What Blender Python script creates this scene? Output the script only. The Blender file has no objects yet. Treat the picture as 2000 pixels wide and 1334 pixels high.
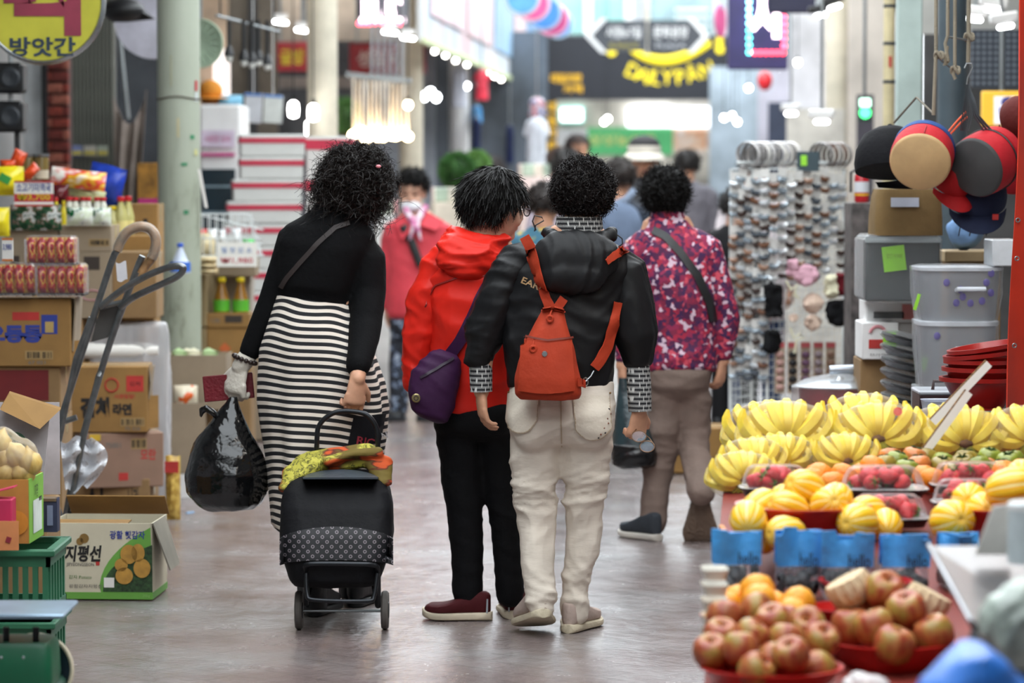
import bpy,math,random
import numpy as np
from mathutils import Vector,Matrix
random.seed(7);RS = np.random.RandomState(11)
scene = bpy.context.scene
COL = scene.collection
PI = math.pi
# ---------------------------------------------------------------- camera
FPX,CAMZ,HOR = 6000.0,1.5,340.0
PITCH = math.atan((667.0 - HOR) / FPX)
cam = bpy.data.cameras.new('camera');camo = bpy.data.objects.new('camera',cam);COL.objects.link(camo)
cam.sensor_width = 36.0;cam.lens = FPX / 2000.0 * 36.0
camo.location = (0,0,CAMZ);camo.rotation_euler = (PI / 2 - PITCH,0,0)
cam.clip_end = 300
cam.dof.use_dof = True;cam.dof.focus_distance = 9.7;cam.dof.aperture_fstop = 3.0
scene.camera = camo
# ---------------------------------------------------------------- world, light, exposure
scene.view_settings.view_transform = 'Standard';scene.view_settings.look = 'None'
scene.view_settings.gamma = 1.0;scene.view_settings.use_curve_mapping = False
scene.view_settings.exposure = 0.5
world = bpy.data.worlds.new('overcast_sky');scene.world = world;world.use_nodes = True
wb = world.node_tree.nodes['Background'];wb.inputs[0].default_value = (0.90,0.96,1.0,1);wb.inputs[1].default_value = 3.4
scene.cycles.max_bounces = 6;scene.cycles.diffuse_bounces = 3;scene.cycles.glossy_bounces = 3;scene.cycles.transmission_bounces = 4;scene.cycles.transparent_max_bounces = 10
scene.cycles.sample_clamp_indirect = 3.0;scene.cycles.adaptive_threshold = .04
scene.cycles.caustics_reflective = False;scene.cycles.caustics_refractive = False
scene.cycles.use_denoising = True


def lin(h):
    if isinstance(h,str):
        h = h.lstrip('#');h = [int(h[i:i + 2],16) / 255 for i in (0,2,4)]
    return tuple((c / 12.92 if c <= .04045 else ((c + .055) / 1.055) ** 2.4) for c in h)


# ---------------------------------------------------------------- pixel <-> place
CP,SP = math.cos(PITCH),math.sin(PITCH)
def W(px,py,Y):
    dx = (px - 1000) / FPX;dy = -(py - 667) / FPX
    wy = CP + dy * SP;wz = -SP + dy * CP
    return np.array([dx / wy * Y,Y,CAMZ + wz / wy * Y])
def ground(px,py):
    dy = -(py - 667) / FPX;wy = CP + dy * SP;wz = -SP + dy * CP
    return W(px,py,-CAMZ * wy / wz)
def rect(x0,x1,y0,y1,Y):
    a = W(x0,y1,Y);b = W(x1,y0,Y)
    return (a[0] + b[0]) / 2,b[0] - a[0],a[2],b[2] - a[2]      # centre x, width, z0, height
SK = 0.07                                                          # the aisle runs slightly to the right
# ---------------------------------------------------------------- materials
MATS = {}
def nd(nt,t,**kw):
    n = nt.nodes.new(t)
    for k,v in kw.items(): setattr(n,k,v)
    return n
def coords(nt,scale=(1,1,1),rot=(0,0,0),src='Object'):
    tc = nd(nt,'ShaderNodeTexCoord');mp = nd(nt,'ShaderNodeMapping')
    mp.inputs['Scale'].default_value = scale;mp.inputs['Rotation'].default_value = rot
    nt.links.new(tc.outputs[src],mp.inputs[0]);return mp.outputs[0]
def ramp(nt,fac,stops,interp='LINEAR'):
    r = nd(nt,'ShaderNodeValToRGB');r.color_ramp.interpolation = interp
    el = r.color_ramp.elements
    while len(el) < len(stops): el.new(0.5)
    for e,(p,c) in zip(el,stops):
        e.position = p;e.color = (*(lin(c)),1) if not isinstance(c,float) else (c,c,c,1)
    nt.links.new(fac,r.inputs[0]);return r.outputs[0]
def noise(nt,vec,scale,detail=3,rough=.55,dist=0):
    n = nd(nt,'ShaderNodeTexNoise');n.inputs['Scale'].default_value = scale
    n.inputs['Detail'].default_value = detail;n.inputs['Roughness'].default_value = rough;n.inputs['Distortion'].default_value = dist
    if vec is not None: nt.links.new(vec,n.inputs['Vector'])
    return n.outputs['Fac']
def shade(hexc,f):
    c = [int(hexc.lstrip('#')[i:i + 2],16) / 255 for i in (0,2,4)]
    c = [min(1,max(0,x * f)) for x in c]
    return '#' + ''.join('%02x' % int(round(x * 255)) for x in c)
def mat(name,col,rough=.6,metal=0.,var=.12,vs=6.,bump=0.,bs=40.,bstretch=(1,1,1),spec=.5,emis=0.,sheen=0.,coat=0.,trans=0.,sss=0.,alpha=1.):
    if name in MATS: return MATS[name]
    m = bpy.data.materials.new(name);m.use_nodes = True;nt = m.node_tree;b = nt.nodes['Principled BSDF']
    b.inputs['Roughness'].default_value = rough;b.inputs['Metallic'].default_value = metal
    b.inputs['Specular IOR Level'].default_value = spec
    if var > 0:
        v = coords(nt)
        c = ramp(nt,noise(nt,v,vs,4),[(.3,shade(col,1 - var)),(.7,shade(col,1 + var * .7))])
        nt.links.new(c,b.inputs['Base Color'])
    else: b.inputs['Base Color'].default_value = (*lin(col),1)
    if bump > 0:
        v = coords(nt,bstretch);bn = nd(nt,'ShaderNodeBump');bn.inputs['Strength'].default_value = min(1,bump);bn.inputs['Distance'].default_value = .01
        nt.links.new(noise(nt,v,bs,3),bn.inputs['Height']);nt.links.new(bn.outputs[0],b.inputs['Normal'])
    if emis > 0:
        b.inputs['Emission Color'].default_value = (*lin(col),1);b.inputs['Emission Strength'].default_value = emis
    if sheen: b.inputs['Sheen Weight'].default_value = sheen
    if coat: b.inputs['Coat Weight'].default_value = coat;b.inputs['Coat Roughness'].default_value = .08
    if trans: b.inputs['Transmission Weight'].default_value = trans
    if sss:
        b.inputs['Subsurface Weight'].default_value = sss;b.inputs['Subsurface Radius'].default_value = (.02,.008,.004);b.inputs['Subsurface Scale'].default_value = .5
    if alpha < 1: b.inputs['Alpha'].default_value = alpha
    MATS[name] = m;return m
def film(name,col='#ffffff',dens=.1,rough=.12,bump=.6,bs=25.,edge=.6):
    """thin clear plastic: transparent with fresnel gloss"""
    if name in MATS: return MATS[name]
    m = bpy.data.materials.new(name);m.use_nodes = True;nt = m.node_tree;nt.nodes.clear()
    out = nd(nt,'ShaderNodeOutputMaterial');mix = nd(nt,'ShaderNodeMixShader');tr = nd(nt,'ShaderNodeBsdfTransparent')
    b = nd(nt,'ShaderNodeBsdfPrincipled');b.inputs['Base Color'].default_value = (*lin(col),1);b.inputs['Roughness'].default_value = rough;b.inputs['Specular IOR Level'].default_value = 1.
    fr = nd(nt,'ShaderNodeFresnel');fr.inputs['IOR'].default_value = 1.35
    bn = nd(nt,'ShaderNodeBump');bn.inputs['Strength'].default_value = bump * .5;bn.inputs['Distance'].default_value = .01
    nt.links.new(noise(nt,coords(nt),bs,3,.6,.8),bn.inputs['Height'])
    nt.links.new(bn.outputs[0],b.inputs['Normal']);nt.links.new(bn.outputs[0],fr.inputs['Normal'])
    ma = nd(nt,'ShaderNodeMath',operation='MULTIPLY_ADD',use_clamp=True);ma.inputs[1].default_value = edge;ma.inputs[2].default_value = dens
    nt.links.new(fr.outputs[0],ma.inputs[0]);nt.links.new(ma.outputs[0],mix.inputs[0])
    nt.links.new(tr.outputs[0],mix.inputs[1]);nt.links.new(b.outputs[0],mix.inputs[2]);nt.links.new(mix.outputs[0],out.inputs[0])
    MATS[name] = m;return m
def custom(name,fn,rough=.7,**kw):
    """fn(nt, bsdf) returns the base colour socket"""
    if name in MATS: return MATS[name]
    m = bpy.data.materials.new(name);m.use_nodes = True;nt = m.node_tree;b = nt.nodes['Principled BSDF']
    b.inputs['Roughness'].default_value = rough
    for k,v in kw.items(): b.inputs[k.replace('_',' ')].default_value = v
    c = fn(nt,b)
    if c is not None: nt.links.new(c,b.inputs['Base Color'])
    MATS[name] = m;return m
def glow(name,col,s):
    m = mat(name,col,emis=s,var=0)
    if not name.startswith(('ceiling','warm_bulb','daylight','bright_window','white_lightbox')): m.cycles.emission_sampling = 'NONE'
    return m
# ---------------------------------------------------------------- geometry
def nrm(v):
    v = np.asarray(v,float);l = np.linalg.norm(v);return v / l if l > 1e-9 else v
def rotz(a): c,s = math.cos(a),math.sin(a);return np.array([[c,-s,0],[s,c,0],[0,0,1.]])
def rotx(a): c,s = math.cos(a),math.sin(a);return np.array([[1.,0,0],[0,c,-s],[0,s,c]])
def roty(a): c,s = math.cos(a),math.sin(a);return np.array([[c,0,s],[0,1.,0],[-s,0,c]])
class G:
    def __init__(s): s.v = [];s.f = [];s.n = 0;s.mi = []
    def add(s,V,F,mi=0):
        V = np.asarray(V,float).reshape(-1,3);s.v.append(V);s.f += [tuple(i + s.n for i in f) for f in F];s.mi += [mi] * len(F);s.n += len(V);return s
    def V(s): return np.concatenate(s.v) if s.v else np.zeros((0,3))
    def xf(s,R=None,t=(0,0,0)):
        V = s.V()
        if R is not None: V = V @ np.asarray(R).T
        s.v = [V + np.asarray(t,float)];return s
    def join(s,o,mi=None):
        s.v.append(o.V());s.f += [tuple(i + s.n for i in f) for f in o.f];s.mi += o.mi if mi is None else [mi] * len(o.f);s.n += o.n;return s
    def box(s,c,size,R=None,bev=0.,mi=0):
        h = np.asarray(size,float) / 2;b = min(bev,h.min() * .95);V = [];I = {}
        sg = [(x,y,z) for x in (-1,1) for y in (-1,1) for z in (-1,1)]
        if b <= 0:
            V = np.array(sg) * h;F = [(0,1,3,2),(4,6,7,5),(0,4,5,1),(2,3,7,6),(0,2,6,4),(1,5,7,3)]
        else:
            for q in sg:
                for a in range(3):
                    p = np.array(q) * (h - b);p[a] = q[a] * h[a];I[(q,a)] = len(V);V.append(p)
            F = []
            for a in range(3):
                o1,o2 = [i for i in range(3) if i != a]
                for sgn in (-1,1):
                    cyc = []
                    for (u,w) in ((-1,-1),(1,-1),(1,1),(-1,1)):
                        q = [0,0,0];q[a] = sgn;q[o1] = u;q[o2] = w;cyc.append(I[(tuple(q),a)])
                    F.append(tuple(cyc))
                for u in (-1,1):
                    for w in (-1,1):
                        q0 = [0,0,0];q0[a] = -1;q0[o1] = u;q0[o2] = w;q1 = list(q0);q1[a] = 1
                        F.append((I[(tuple(q0),o1)],I[(tuple(q1),o1)],I[(tuple(q1),o2)],I[(tuple(q0),o2)]))
            for q in sg: F.append(tuple(I[(q,a)] for a in range(3)))
        V = np.array(V,float)
        if R is not None: V = V @ np.asarray(R).T
        return s.add(V + np.asarray(c,float),F,mi)
    def lathe(s,prof,n=16,c=(0,0,0),R=None,mi=0,sx=1.,sy=1.,wob=None):
        V = [];F = [];m = len(prof)
        for k in range(n):
            a = 2 * PI * k / n
            for j,(r,z) in enumerate(prof):
                rr = r * (wob(a,j / (m - 1)) if wob else 1);V.append((rr * math.cos(a) * sx,rr * math.sin(a) * sy,z))
        for k in range(n):
            k2 = (k + 1) % n
            for j in range(m - 1): F.append((k * m + j,k2 * m + j,k2 * m + j + 1,k * m + j + 1))
        if prof[0][0] > 1e-6: F.append(tuple(k * m for k in range(n))[::-1])
        if prof[-1][0] > 1e-6: F.append(tuple(k * m + m - 1 for k in range(n)))
        V = np.array(V)
        if R is not None: V = V @ np.asarray(R).T
        return s.add(V + np.asarray(c,float),F,mi)
    def cyl(s,p0,p1,r,n=12,r2=None,mi=0): return s.tube([p0,p1],[r,r if r2 is None else r2],n,mi)
    def tube(s,pts,r,n=8,mi=0,caps=True,closed=False,side=None,flat=None):
        P = np.asarray(pts,float);m = len(P)
        rr = [r] * m if np.isscalar(r) else list(r)
        T = np.zeros_like(P)
        for i in range(m):
            a = P[i - 1] if (i > 0 or closed) else P[i];b = P[(i + 1) % m] if (i < m - 1 or closed) else P[i];T[i] = nrm(b - a)
        u = np.array(side,float) if side is not None else (np.array([0,0,1.]) if abs(T[0][2]) < .9 else np.array([1.,0,0]))
        V = []
        for i in range(m):
            u = nrm(u - T[i] * np.dot(u,T[i]));w = np.cross(T[i],u)
            ra,rb = rr[i] if not np.isscalar(rr[i]) else (rr[i],rr[i])
            for k in range(n):
                a = 2 * PI * k / n
                V.append(P[i] + u * (ra * math.cos(a)) + w * (rb * math.sin(a)))
        F = []
        for i in range(m if closed else m - 1):
            i2 = (i + 1) % m
            for k in range(n): k2 = (k + 1) % n;F.append((i * n + k,i * n + k2,i2 * n + k2,i2 * n + k))
        if caps and not closed: F.append(tuple(range(n))[::-1]);F.append(tuple((m - 1) * n + k for k in range(n)))
        return s.add(V,F,mi)
    def limb(s,pts,r,n=14,side=None):
        """tapered tube with rounded ends"""
        P = [np.asarray(p,float) for p in pts];r = [(x,x) if np.isscalar(x) else tuple(x) for x in r]
        d0 = nrm(P[0] - P[1]);d1 = nrm(P[-1] - P[-2]);A = [];B = []
        for q in (1.,.85,.5): A.append((P[0] + d0 * min(r[0]) * q,tuple(max(x * math.sqrt(max(0,1 - q * q)),.001) for x in r[0])))
        for q in (.5,.85,1.): B.append((P[-1] + d1 * min(r[-1]) * q,tuple(max(x * math.sqrt(max(0,1 - q * q)),.001) for x in r[-1])))
        L = A + list(zip(P,r)) + B
        return s.tube([a for a,b in L],[b for a,b in L],n,side=side)
    def ell(s,c,r,nu=16,nv=10,R=None,mi=0):
        r = np.array([r] * 3 if np.isscalar(r) else r,float);V = [(0,0,-1)];F = []
        for j in range(1,nv):
            t = -PI / 2 + PI * j / nv
            for k in range(nu): a = 2 * PI * k / nu;V.append((math.cos(t) * math.cos(a),math.cos(t) * math.sin(a),math.sin(t)))
        V.append((0,0,1));last = len(V) - 1
        for k in range(nu): F.append((0,1 + (k + 1) % nu,1 + k));b = 1 + (nv - 2) * nu;F.append((last,b + k,b + (k + 1) % nu))
        for j in range(nv - 2):
            for k in range(nu): a = 1 + j * nu;F.append((a + k,a + (k + 1) % nu,a + nu + (k + 1) % nu,a + nu + k))
        V = np.array(V) * r
        if R is not None: V = V @ np.asarray(R).T
        return s.add(V + np.asarray(c,float),F,mi)
    def loft(s,rings,caps=True,closed=True,mi=0):
        n = len(rings[0]);V = np.concatenate([np.asarray(r,float) for r in rings]);F = []
        for i in range(len(rings) - 1):
            for k in range(n if closed else n - 1): k2 = (k + 1) % n;F.append((i * n + k,i * n + k2,(i + 1) * n + k2,(i + 1) * n + k))
        if caps: F.append(tuple(range(n))[::-1]);F.append(tuple((len(rings) - 1) * n + k for k in range(n)))
        return s.add(V,F,mi)
    def sheet(s,fn,nu,nv,th=0.,mi=0):
        """grid surface fn(u,v)->xyz, optional thickness along the normal"""
        V = np.array([fn(i / nu,j / nv) for j in range(nv + 1) for i in range(nu + 1)],float);w = nu + 1
        F = [(j * w + i,j * w + i + 1,(j + 1) * w + i + 1,(j + 1) * w + i) for j in range(nv) for i in range(nu)]
        if th:
            A = V.reshape(nv + 1,nu + 1,3);N = np.cross(np.gradient(A,axis=1),np.gradient(A,axis=0));N /= (np.linalg.norm(N,axis=2,keepdims=True) + 1e-9)
            B = (A + N * th).reshape(-1,3);m = len(V);V = np.concatenate([V,B])
            F2 = [tuple(i + m for i in f[::-1]) for f in F]
            e = [(i) for i in range(nu + 1)] + [j * w + nu for j in range(1,nv + 1)] + [nv * w + i for i in range(nu - 1,-1,-1)] + [j * w for j in range(nv - 1,0,-1)]
            F = F + F2 + [(e[k],e[(k + 1) % len(e)],e[(k + 1) % len(e)] + m,e[k] + m) for k in range(len(e))]
        return s.add(V,F,mi)
    def prism(s,poly,y0,y1,mi=0):
        """outline in xz, extruded along y"""
        n = len(poly);V = [(x,y0,z) for x,z in poly] + [(x,y1,z) for x,z in poly]
        F = [tuple(range(n)),tuple(range(2 * n - 1,n - 1,-1))] + [(k,k + n,(k + 1) % n + n,(k + 1) % n) for k in range(n)]
        return s.add(V,F,mi)
def sm(P,n=5):
    """Catmull-Rom through the points"""
    P = [np.asarray(p,float) for p in P];Q = []
    for k in range(len(P) - 1):
        p0,p1,p2,p3 = P[max(k - 1,0)],P[k],P[k + 1],P[min(k + 2,len(P) - 1)]
        for j in range(n): f = j / n;Q.append(.5 * (2 * p1 + (p2 - p0) * f + (2 * p0 - 5 * p1 + 4 * p2 - p3) * f ** 2 + (3 * p1 - p0 - 3 * p2 + p3) * f ** 3))
    return Q + [P[-1]]
def mesh_of(name,g,sharp=40.,smooth=True):
    me = bpy.data.meshes.new(name);me.from_pydata(g.V().tolist(),[],g.f)
    if smooth:
        me.polygons.foreach_set('use_smooth',[True] * len(me.polygons));me.set_sharp_from_angle(angle=math.radians(sharp))
    if any(g.mi): me.polygons.foreach_set('material_index',g.mi)
    me.update();return me
def ob(name,g,m,parent=None,org=None,sharp=40.,smooth=True,label=None,kind=None):
    """one mesh object; org = world point the vertices are taken relative to"""
    if isinstance(g,G):
        if org is not None: g = G().join(g);g.xf(t=-np.asarray(org,float))
        me = mesh_of(name,g,sharp,smooth)
        for x in (m if isinstance(m,(list,tuple)) else [m]): me.materials.append(x)
    else: me = g
    o = bpy.data.objects.new(name,me);COL.objects.link(o)
    if parent is not None: o.parent = parent
    elif org is not None: o.location = org
    if label: o['label'] = label
    if kind: o['kind'] = kind
    return o
def tag(o,label,cat,group=None):
    o['label'] = label;o['category'] = cat
    if group: o['group'] = group
    return o
def thing(name,label,cat,loc=(0,0,0),rz=0.,group=None):
    o = bpy.data.objects.new(name,None);COL.objects.link(o);o.empty_display_size = .05
    o.location = loc;o.rotation_euler = (0,0,rz);return tag(o,label,cat,group)
def struct(name,g,m,parent=None,label=None,**kw): return ob(name,g,m,parent,kind='structure' if parent is None else None,label=label,**kw)
def copy_tree(o,parent=None):
    c = o.copy();COL.objects.link(c);c.parent = parent
    for ch in list(o.children): copy_tree(ch,c)
    return c
TMP = bpy.data.scenes.new('workbench');_TX = {}
def evaluated(o):
    TMP.collection.objects.link(o);vl = TMP.view_layers[0];vl.update();return bpy.data.meshes.new_from_object(o.evaluated_get(vl.depsgraph))
def text(s,m,parent,loc,width=None,height=None,rx=PI / 2,rz=0.,ry=0.,bold=.0,depth=.0006,name='lettering',shear=0.):
    """flat printed lettering, centred on loc, facing -Y"""
    if 'o' not in _TX: _TX['c'] = bpy.data.curves.new('lettering','FONT');_TX['o'] = bpy.data.objects.new('lettering',_TX['c']);TMP.collection.objects.link(_TX['o'])
    cu = _TX['c'];cu.body = s;cu.resolution_u = 2;cu.offset = bold;cu.shear = shear
    vl = TMP.view_layers[0];vl.update();me = bpy.data.meshes.new_from_object(_TX['o'].evaluated_get(vl.depsgraph))
    n = len(me.vertices);V = np.zeros(n * 3);me.vertices.foreach_get('co',V);V = V.reshape(-1,3)
    if n == 0: return None
    lo,hi = V.min(0),V.max(0);V -= (lo + hi) / 2;sx = sy = None
    if width: sx = width / (hi[0] - lo[0])
    if height: sy = height / (hi[1] - lo[1])
    sx = sx or sy;sy = sy or sx;V[:,0] *= sx;V[:,1] *= sy
    me.vertices.foreach_set('co',V.ravel());me.materials.clear();me.materials.append(m);me.update();me.name = name
    o = bpy.data.objects.new(name,me);COL.objects.link(o);o.parent = parent;o.location = loc;o.rotation_euler = (rx,ry,rz);return o
def fuse(g,voxel=.008,smooth=6,fac=.5):
    """melt overlapping closed shapes into one continuous surface"""
    me = bpy.data.meshes.new('tmp');me.from_pydata(g.V().tolist(),[],g.f);o = bpy.data.objects.new('tmp',me)
    md = o.modifiers.new('r','REMESH');md.mode = 'VOXEL';md.voxel_size = voxel
    if smooth: sm = o.modifiers.new('s','SMOOTH');sm.factor = fac;sm.iterations = smooth
    e = evaluated(o)
    n = len(e.vertices);V = np.zeros(n * 3);e.vertices.foreach_get('co',V);N = np.zeros(n * 3);e.vertices.foreach_get('normal',N)
    F = [tuple(p.vertices) for p in e.polygons]
    bpy.data.objects.remove(o);bpy.data.meshes.remove(me);bpy.data.meshes.remove(e)
    r = G();r.add(V.reshape(-1,3),F);r.N = N.reshape(-1,3);return r
def wrinkle(V,seed=0,scale=14.,amp=1.,stretch=(1,1,.45),octs=4,ridged=False):
    r = np.random.RandomState(seed);out = np.zeros(len(V));P = V * np.array(stretch)
    warp = np.stack([np.sin(P @ r.normal(size=3) * scale * .6 + r.rand() * 6) + .5 * np.sin(P @ r.normal(size=3) * scale * 1.3 + r.rand() * 6) for _ in range(3)],1) * (.35 / scale * 3 if ridged else .05)
    for k in range(octs):
        for _ in range(3):
            d = nrm(r.normal(size=3));ph = r.rand() * 6.3
            s = np.sin((P + warp) @ d * scale * (1.7 ** k) + ph)
            if ridged:
                m = .5 + .5 * np.sin(P @ r.normal(size=3) * scale * .45 + r.rand() * 6);s = ((1 - np.abs(s)) ** 1.6 * 2 - .75) * m
            out += s * .6 ** k
    return out * amp / 3
def cloth(g,voxel=.009,smooth=6,seed=0,amp=.004,scale=14.,stretch=(1,1,.45),mask=None):
    r = fuse(g,voxel,smooth);V = r.V();w = wrinkle(V,seed,scale * .62,1.,stretch,4,True);amp = amp * 1.9
    if mask is not None: w = w * mask(V)
    r.v = [V + r.N * (w * amp)[:,None]];return r
def ring(c,rx,ry,n=40,p=2.4,R=None,fold=None):
    a = np.arange(n) * 2 * PI / n;ca,sa = np.cos(a),np.sin(a)
    x = np.sign(ca) * np.abs(ca) ** (2 / p) * rx;y = np.sign(sa) * np.abs(sa) ** (2 / p) * ry
    k = 1 + fold(a) if fold is not None else 1.
    P = np.stack([x * k,y * k,np.zeros(n)],1)
    if R is not None: P = P @ np.asarray(R).T
    return P + np.asarray(c,float)
# ================================================================ THE SETTING
def floor_mat(nt,b):
    v = coords(nt); 
    big = noise(nt,v,1.3,4,.6);fine = noise(nt,coords(nt,(1,2.2,1)),38,5,.65)
    br = nd(nt,'ShaderNodeTexBrick');br.inputs['Scale'].default_value = 1.0;br.offset = .5
    br.inputs['Brick Width'].default_value = .24;br.inputs['Row Height'].default_value = .12;br.inputs['Mortar Size'].default_value = .006;br.inputs['Mortar Smooth'].default_value = .6
    br.inputs['Color1'].default_value = (1,1,1,1);br.inputs['Color2'].default_value = (.86,.86,.86,1);br.inputs['Mortar'].default_value = (.62,.66,.62,1)
    nt.links.new(coords(nt,rot=(0,0,.75)),br.inputs['Vector'])
    c = ramp(nt,big,[(.28,'#6f5e5c'),(.5,'#7e7270'),(.72,'#8b8989')])
    mx = nd(nt,'ShaderNodeMix',data_type='RGBA',blend_type='MULTIPLY');mx.inputs[0].default_value = .55
    nt.links.new(c,mx.inputs[6]);nt.links.new(br.outputs['Color'],mx.inputs[7])
    r = ramp(nt,noise(nt,v,3.1,5,.7),[(.35,.11),(.7,.32)]);nt.links.new(r,b.inputs['Roughness'])
    bn = nd(nt,'ShaderNodeBump');bn.inputs['Strength'].default_value = .55;bn.inputs['Distance'].default_value = .004
    nt.links.new(fine,bn.inputs['Height'])
    bn2 = nd(nt,'ShaderNodeBump');bn2.inputs['Strength'].default_value = .5;bn2.inputs['Distance'].default_value = .02
    nt.links.new(noise(nt,coords(nt,(1,.6,1),(0,0,.4)),6,4,.6),bn2.inputs['Height']);nt.links.new(bn.outputs[0],bn2.inputs['Normal'])
    nt.links.new(bn2.outputs[0],b.inputs['Normal'])
    return mx.outputs[2]
M_floor = custom('worn_wet_paving',floor_mat,Specular_IOR_Level=.6)
struct('floor',G().box((1,26,-.05),(16,64,.1)),M_floor)
M_plaster = mat('pale_plaster','#b9b7b0',.8,var=.1,vs=2)
M_dim = mat('grey_shop_wall','#8d8f90',.8,var=.15,vs=1.2)
M_ceil = mat('pale_ceiling_board','#c8c6c0',.8,var=.05)
def wall_strip(name,x0,y0,y1,z1,m,t=.12):
    g = G();xa = x0 + SK * (y0 - 10);xb = x0 + SK * (y1 - 10)
    g.add([(xa,y0,0),(xb,y1,0),(xb,y1,z1),(xa,y0,z1),(xa + t,y0,0),(xb + t,y1,0),(xb + t,y1,z1),(xa + t,y0,z1)],
          [(0,3,2,1),(4,5,6,7),(0,1,5,4),(3,7,6,2),(0,4,7,3),(1,2,6,5)])
    return struct(name,g,m)
wall_strip('wall_left',-4.0,-5,44,4.2,M_dim)
wall_strip('wall_right',4.4,-5,44,4.2,M_dim)
struct('wall_rear',G().box((0,-5.1,2.1),(11,.12,4.2)),M_dim)
def slab(name,x0,x1,y0,y1,z,m):
    g = G();q = lambda x,y: (x + SK * (y - 10),y)
    P = [q(x0,y0),q(x1,y0),q(x1,y1),q(x0,y1)]
    g.add([(*p,z) for p in P] + [(*p,z + .1) for p in P],[(0,3,2,1),(4,5,6,7),(0,1,5,4),(1,2,6,5),(2,3,7,6),(3,0,4,7)]);return struct(name,g,m)
slab('ceiling',-4.0,-1.75,-5,40,3.6,M_ceil)
slab('ceiling',1.9,4.5,-5,40,3.6,M_ceil)
slab('ceiling',-1.75,1.9,-5,3.0,4.6,M_ceil)
# steel trusses of the skylight roof, over the aisle
M_steel = mat('galvanised_steel','#9aa0a2',.35,.9,var=.08)
for k,y in enumerate((5,10,15,20.3,25.9,31,36)):
    x = SK * (y - 10);g = G()
    g.box((x,y,4.3),(3.9,.08,.12))
    struct('trim_1',g,M_steel)
# ---- pillars along the left of the aisle
def pil(nt,b):
    v = coords(nt);st = coords(nt,(1,1,.35))
    z = nd(nt,'ShaderNodeSeparateXYZ');nt.links.new(coords(nt),z.inputs[0])
    c = ramp(nt,noise(nt,st,9,6,.68),[(.30,'#5d5a4e'),(.41,'#8b917f'),(.5,'#a3aa98'),(.75,'#a9b0a0')])
    c0 = ramp(nt,noise(nt,st,3,3),[(.3,'#9ea594'),(.7,'#abb2a3')])
    mr = nd(nt,'ShaderNodeMapRange');mr.inputs[1].default_value = 1.15;mr.inputs[2].default_value = 1.75;mr.inputs[3].default_value = 1;mr.inputs[4].default_value = 0.12
    nt.links.new(z.outputs[2],mr.inputs[0])
    mx = nd(nt,'ShaderNodeMix',data_type='RGBA');nt.links.new(mr.outputs[0],mx.inputs[0]);nt.links.new(c0,mx.inputs[6]);nt.links.new(c,mx.inputs[7])
    return mx.outputs[2]
M_pil = custom('peeling_green_grey_paint',pil,.55)
M_pil2 = mat('cream_pillar_paint','#cfc8b4',.6,var=.08)
M_white = mat('white_board','#e9e9e8',.6,var=.04)
M_black = mat('black_plastic','#17181b',.45,var=.1)
M_dark = mat('dark_grey_panel','#30343a',.5,var=.1)
for k,(px,y,r,m) in enumerate(((350,15,.104,M_pil),(630,20.3,.10,M_pil2),(803,25.9,.10,M_pil2),(897,30.3,.1,M_white),(967,35,.11,M_pil2))):
    x = W(px,340,y)[0];g = G().lathe([(r,0),(r,3.6)],32)
    o = struct('pillar',g,m,label='round painted steel pillar');o.location = (x,y,0)
    if k == 0:
        ob('wire_tie',G().tube([(r * 1.02 * math.cos(a),r * 1.02 * math.sin(a),W(0,192,y)[2] + .006 * math.sin(3 * a)) for a in np.linspace(0,2 * PI,24,endpoint=False)],.004,6,closed=True),mat('rusty_wire','#4d4238',.7),o)
        # torn scraps of old notices
        for (qx,qy,w,h,c) in ((384,168,8,20,'#b53940'),(384,190,7,18,'#cfd4d6'),(351,250,5,38,'#b9b28e'),(377,268,10,8,'#3f8a62'),(362,321,12,6,'#3f8a62'),(383,298,9,12,'#c8c78a'),(338,140,3,60,'#a9a98c'),(365,414,10,8,'#3f8a62')):
            dx = W(qx,0,y)[0] - x;a = math.asin(max(-.98,min(.98,dx / r)));zz = W(0,qy,y)[2];hw = w / 400 / 2 / r;hh = h / 400 / 2
            gg = G().sheet(lambda u,v: (math.sin(a + (u - .5) * 2 * hw) * (r + .0015),-math.cos(a + (u - .5) * 2 * hw) * (r + .0015),zz + (v - .5) * 2 * hh),3,1,.001)
            ob('paper_scrap',gg,mat('scrap' + c,c,.7),o)
# right-hand posts
def post(px0,px1,y,m,rnd=True,z1=3.6,label='painted post'):
    x,w,_,_ = rect(px0,px1,0,10,y)
    g = G().lathe([(w / 2,0),(w / 2,z1)],24) if rnd else G().box((0,0,z1 / 2),(w,w * .8,z1),bev=.006)
    o = struct('pillar',g,m,label=label);o.location = (x,y,0);return o,w
post(1612,1660,25,M_pil2,label='cream round pillar on the right')
o,w = post(1726,1749,15.2,mat('yellowed_pipe','#c9bb94',.55),label='yellowed pipe')
for zz in (W(0,12,15.2)[2],W(0,85,15.2)[2],W(0,160,15.2)[2]): ob('band',G().lathe([(w * .52,zz - .008),(w * .54,zz),(w * .52,zz + .008)],20),M_dark,o)
ob('red_stamp',G().sheet(lambda u,v: (math.sin(-.2 + u * .5) * w * .51,-math.cos(-.2 + u * .5) * w * .51,W(0,132 - 22 * v,15.2)[2]),3,1,.001),mat('red_print','#b8322c',.6),o)
post(1752,1800,14,mat('pale_teal_paint','#a9bab4',.6,var=.1,vs=4,bump=.1),False,label='square pale teal steel post')
post(1832,1889,14.6,mat('dark_slate_paint','#46525a',.5,var=.1),True,label='dark slate round post')

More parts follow.
